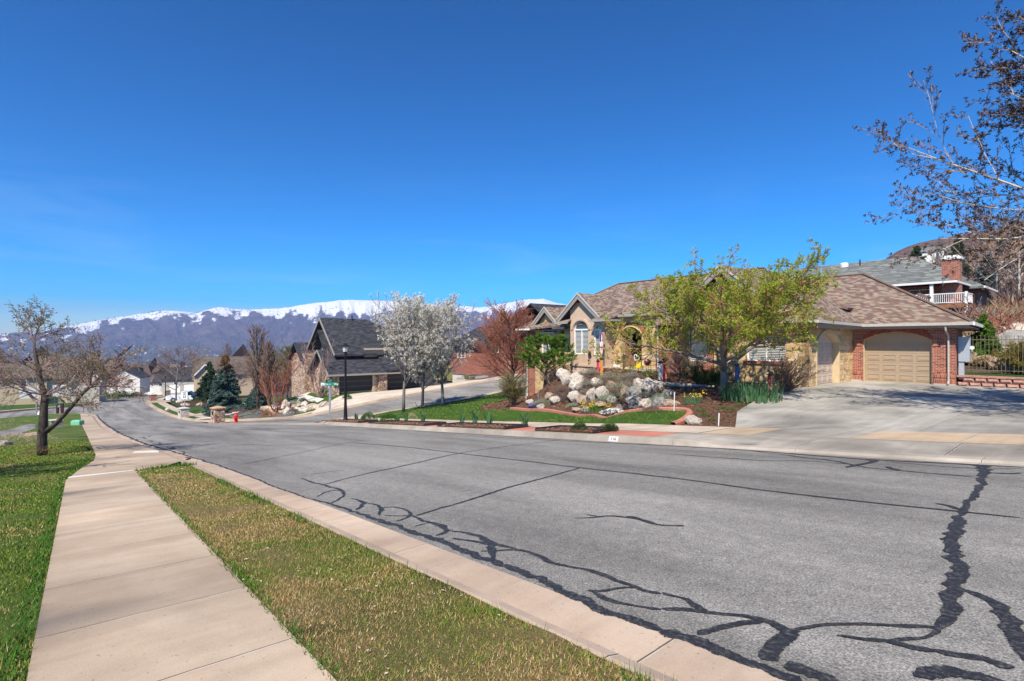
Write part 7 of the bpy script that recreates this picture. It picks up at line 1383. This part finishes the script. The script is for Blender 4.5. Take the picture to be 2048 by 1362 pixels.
x,y,z=gz2(415,135); q=Vector((x,y,z)); plant('blossoming_tree','far white blossoming tree between the two spruces','tree',q,PEAR,5.5,7.5,B_brown,721,[('blossom',L_blossom,3,5,.12,.08,.8,.0)])
x,y,z=gz2(583,90); plant('leafing_tree','yellow green leafing tree behind the orange tree','tree',(x,y,z),BARE,7,9.5,B_brown,722,[('foliage',L_spring,3,4,.12,.06,.6,.0)])
for i,(px,y_,W_,H_,m_,lab) in enumerate(((40,104,4,1.6,L_dkgr,'dark round hedge before the left brown roof'),(95,100,6,1.8,L_dkgr,'long dark hedge before the large brown roofed house'),(150,104,5,1.6,L_tan,'tan hedge right of the long dark one'),(215,120,5,1.8,L_green,'green bushes beside the far road'),(245,125,5,2.0,L_dkgr,'dark green bushes left of the white houses'),(275,135,4,1.5,L_tan,'tan bush before the left white house'))): x,y,z=gz2(px,y_); cushion(lab,(x,y,z),W_,H_,m_,730+i,'hedge','shrub',1600,.12)
# purple ground cover and shrubs on the slope bed
for i in range(9):
    r_=random.Random(50+i); s_=r_.uniform(52,60); n__=r_.uniform(40,50); cushion('low purplish bush on the slope across the side street',loc(s_,n__),r_.uniform(1.2,2.2),.7,(L_heath,L_tan,L_heath)[i%3],750+i,'bush','shrub',500,.05,group='bushes of the slope bed')
plant('conifer','brown tinged evergreen behind the blossoming trees','tree',loc(56,44),BARE,4,7.5,B_dark,760,[('foliage',L_tan,4,6,.12,.06,.4,.0)])
plant('bare_tree','bare tree on the near lawn just outside the left picture edge','tree',(-14.2,9.6,gz(-14.2,9.6)),BARE,5.2,5.6,B_grey,770)
# pieces that stand apart on one thing become parts of their own
def split_loose(o):
    me=o.data; n=len(me.vertices); par=list(range(n))
    def find(a):
        while par[a]!=a: par[a]=par[par[a]]; a=par[a]
        return a
    for e in me.edges: a,b=find(e.vertices[0]),find(e.vertices[1]); par[a]=b
    gr={}
    for p in me.polygons: gr.setdefault(find(p.vertices[0]),[]).append(tuple(p.vertices))
    if len(gr)<2: return
    co=[v.co.copy() for v in me.vertices]; first=True
    for fs in gr.values():
        ids=sorted({i for f in fs for i in f}); mp={i:k for k,i in enumerate(ids)}; m2=bpy.data.meshes.new(me.name); m2.from_pydata([co[i] for i in ids],[],[tuple(mp[i] for i in f) for f in fs]); [m2.materials.append(m) for m in me.materials]; m2.update()
        if first: o.data=m2; first=False
        else:
            q=o.copy(); q.data=m2; COL.objects.link(q); q.parent=o.parent
for o in list(COL.objects):
    if o.type=='MESH' and o.parent is not None and o.name.split('.')[0] in ('brick_base_course','gutter','foundation','roof_vent','stucco_molding','soffit','fascia','stone_wall','wall','stucco_wall','door_trim','dormer_wall','porch_wall','porch_step'): split_loose(o)
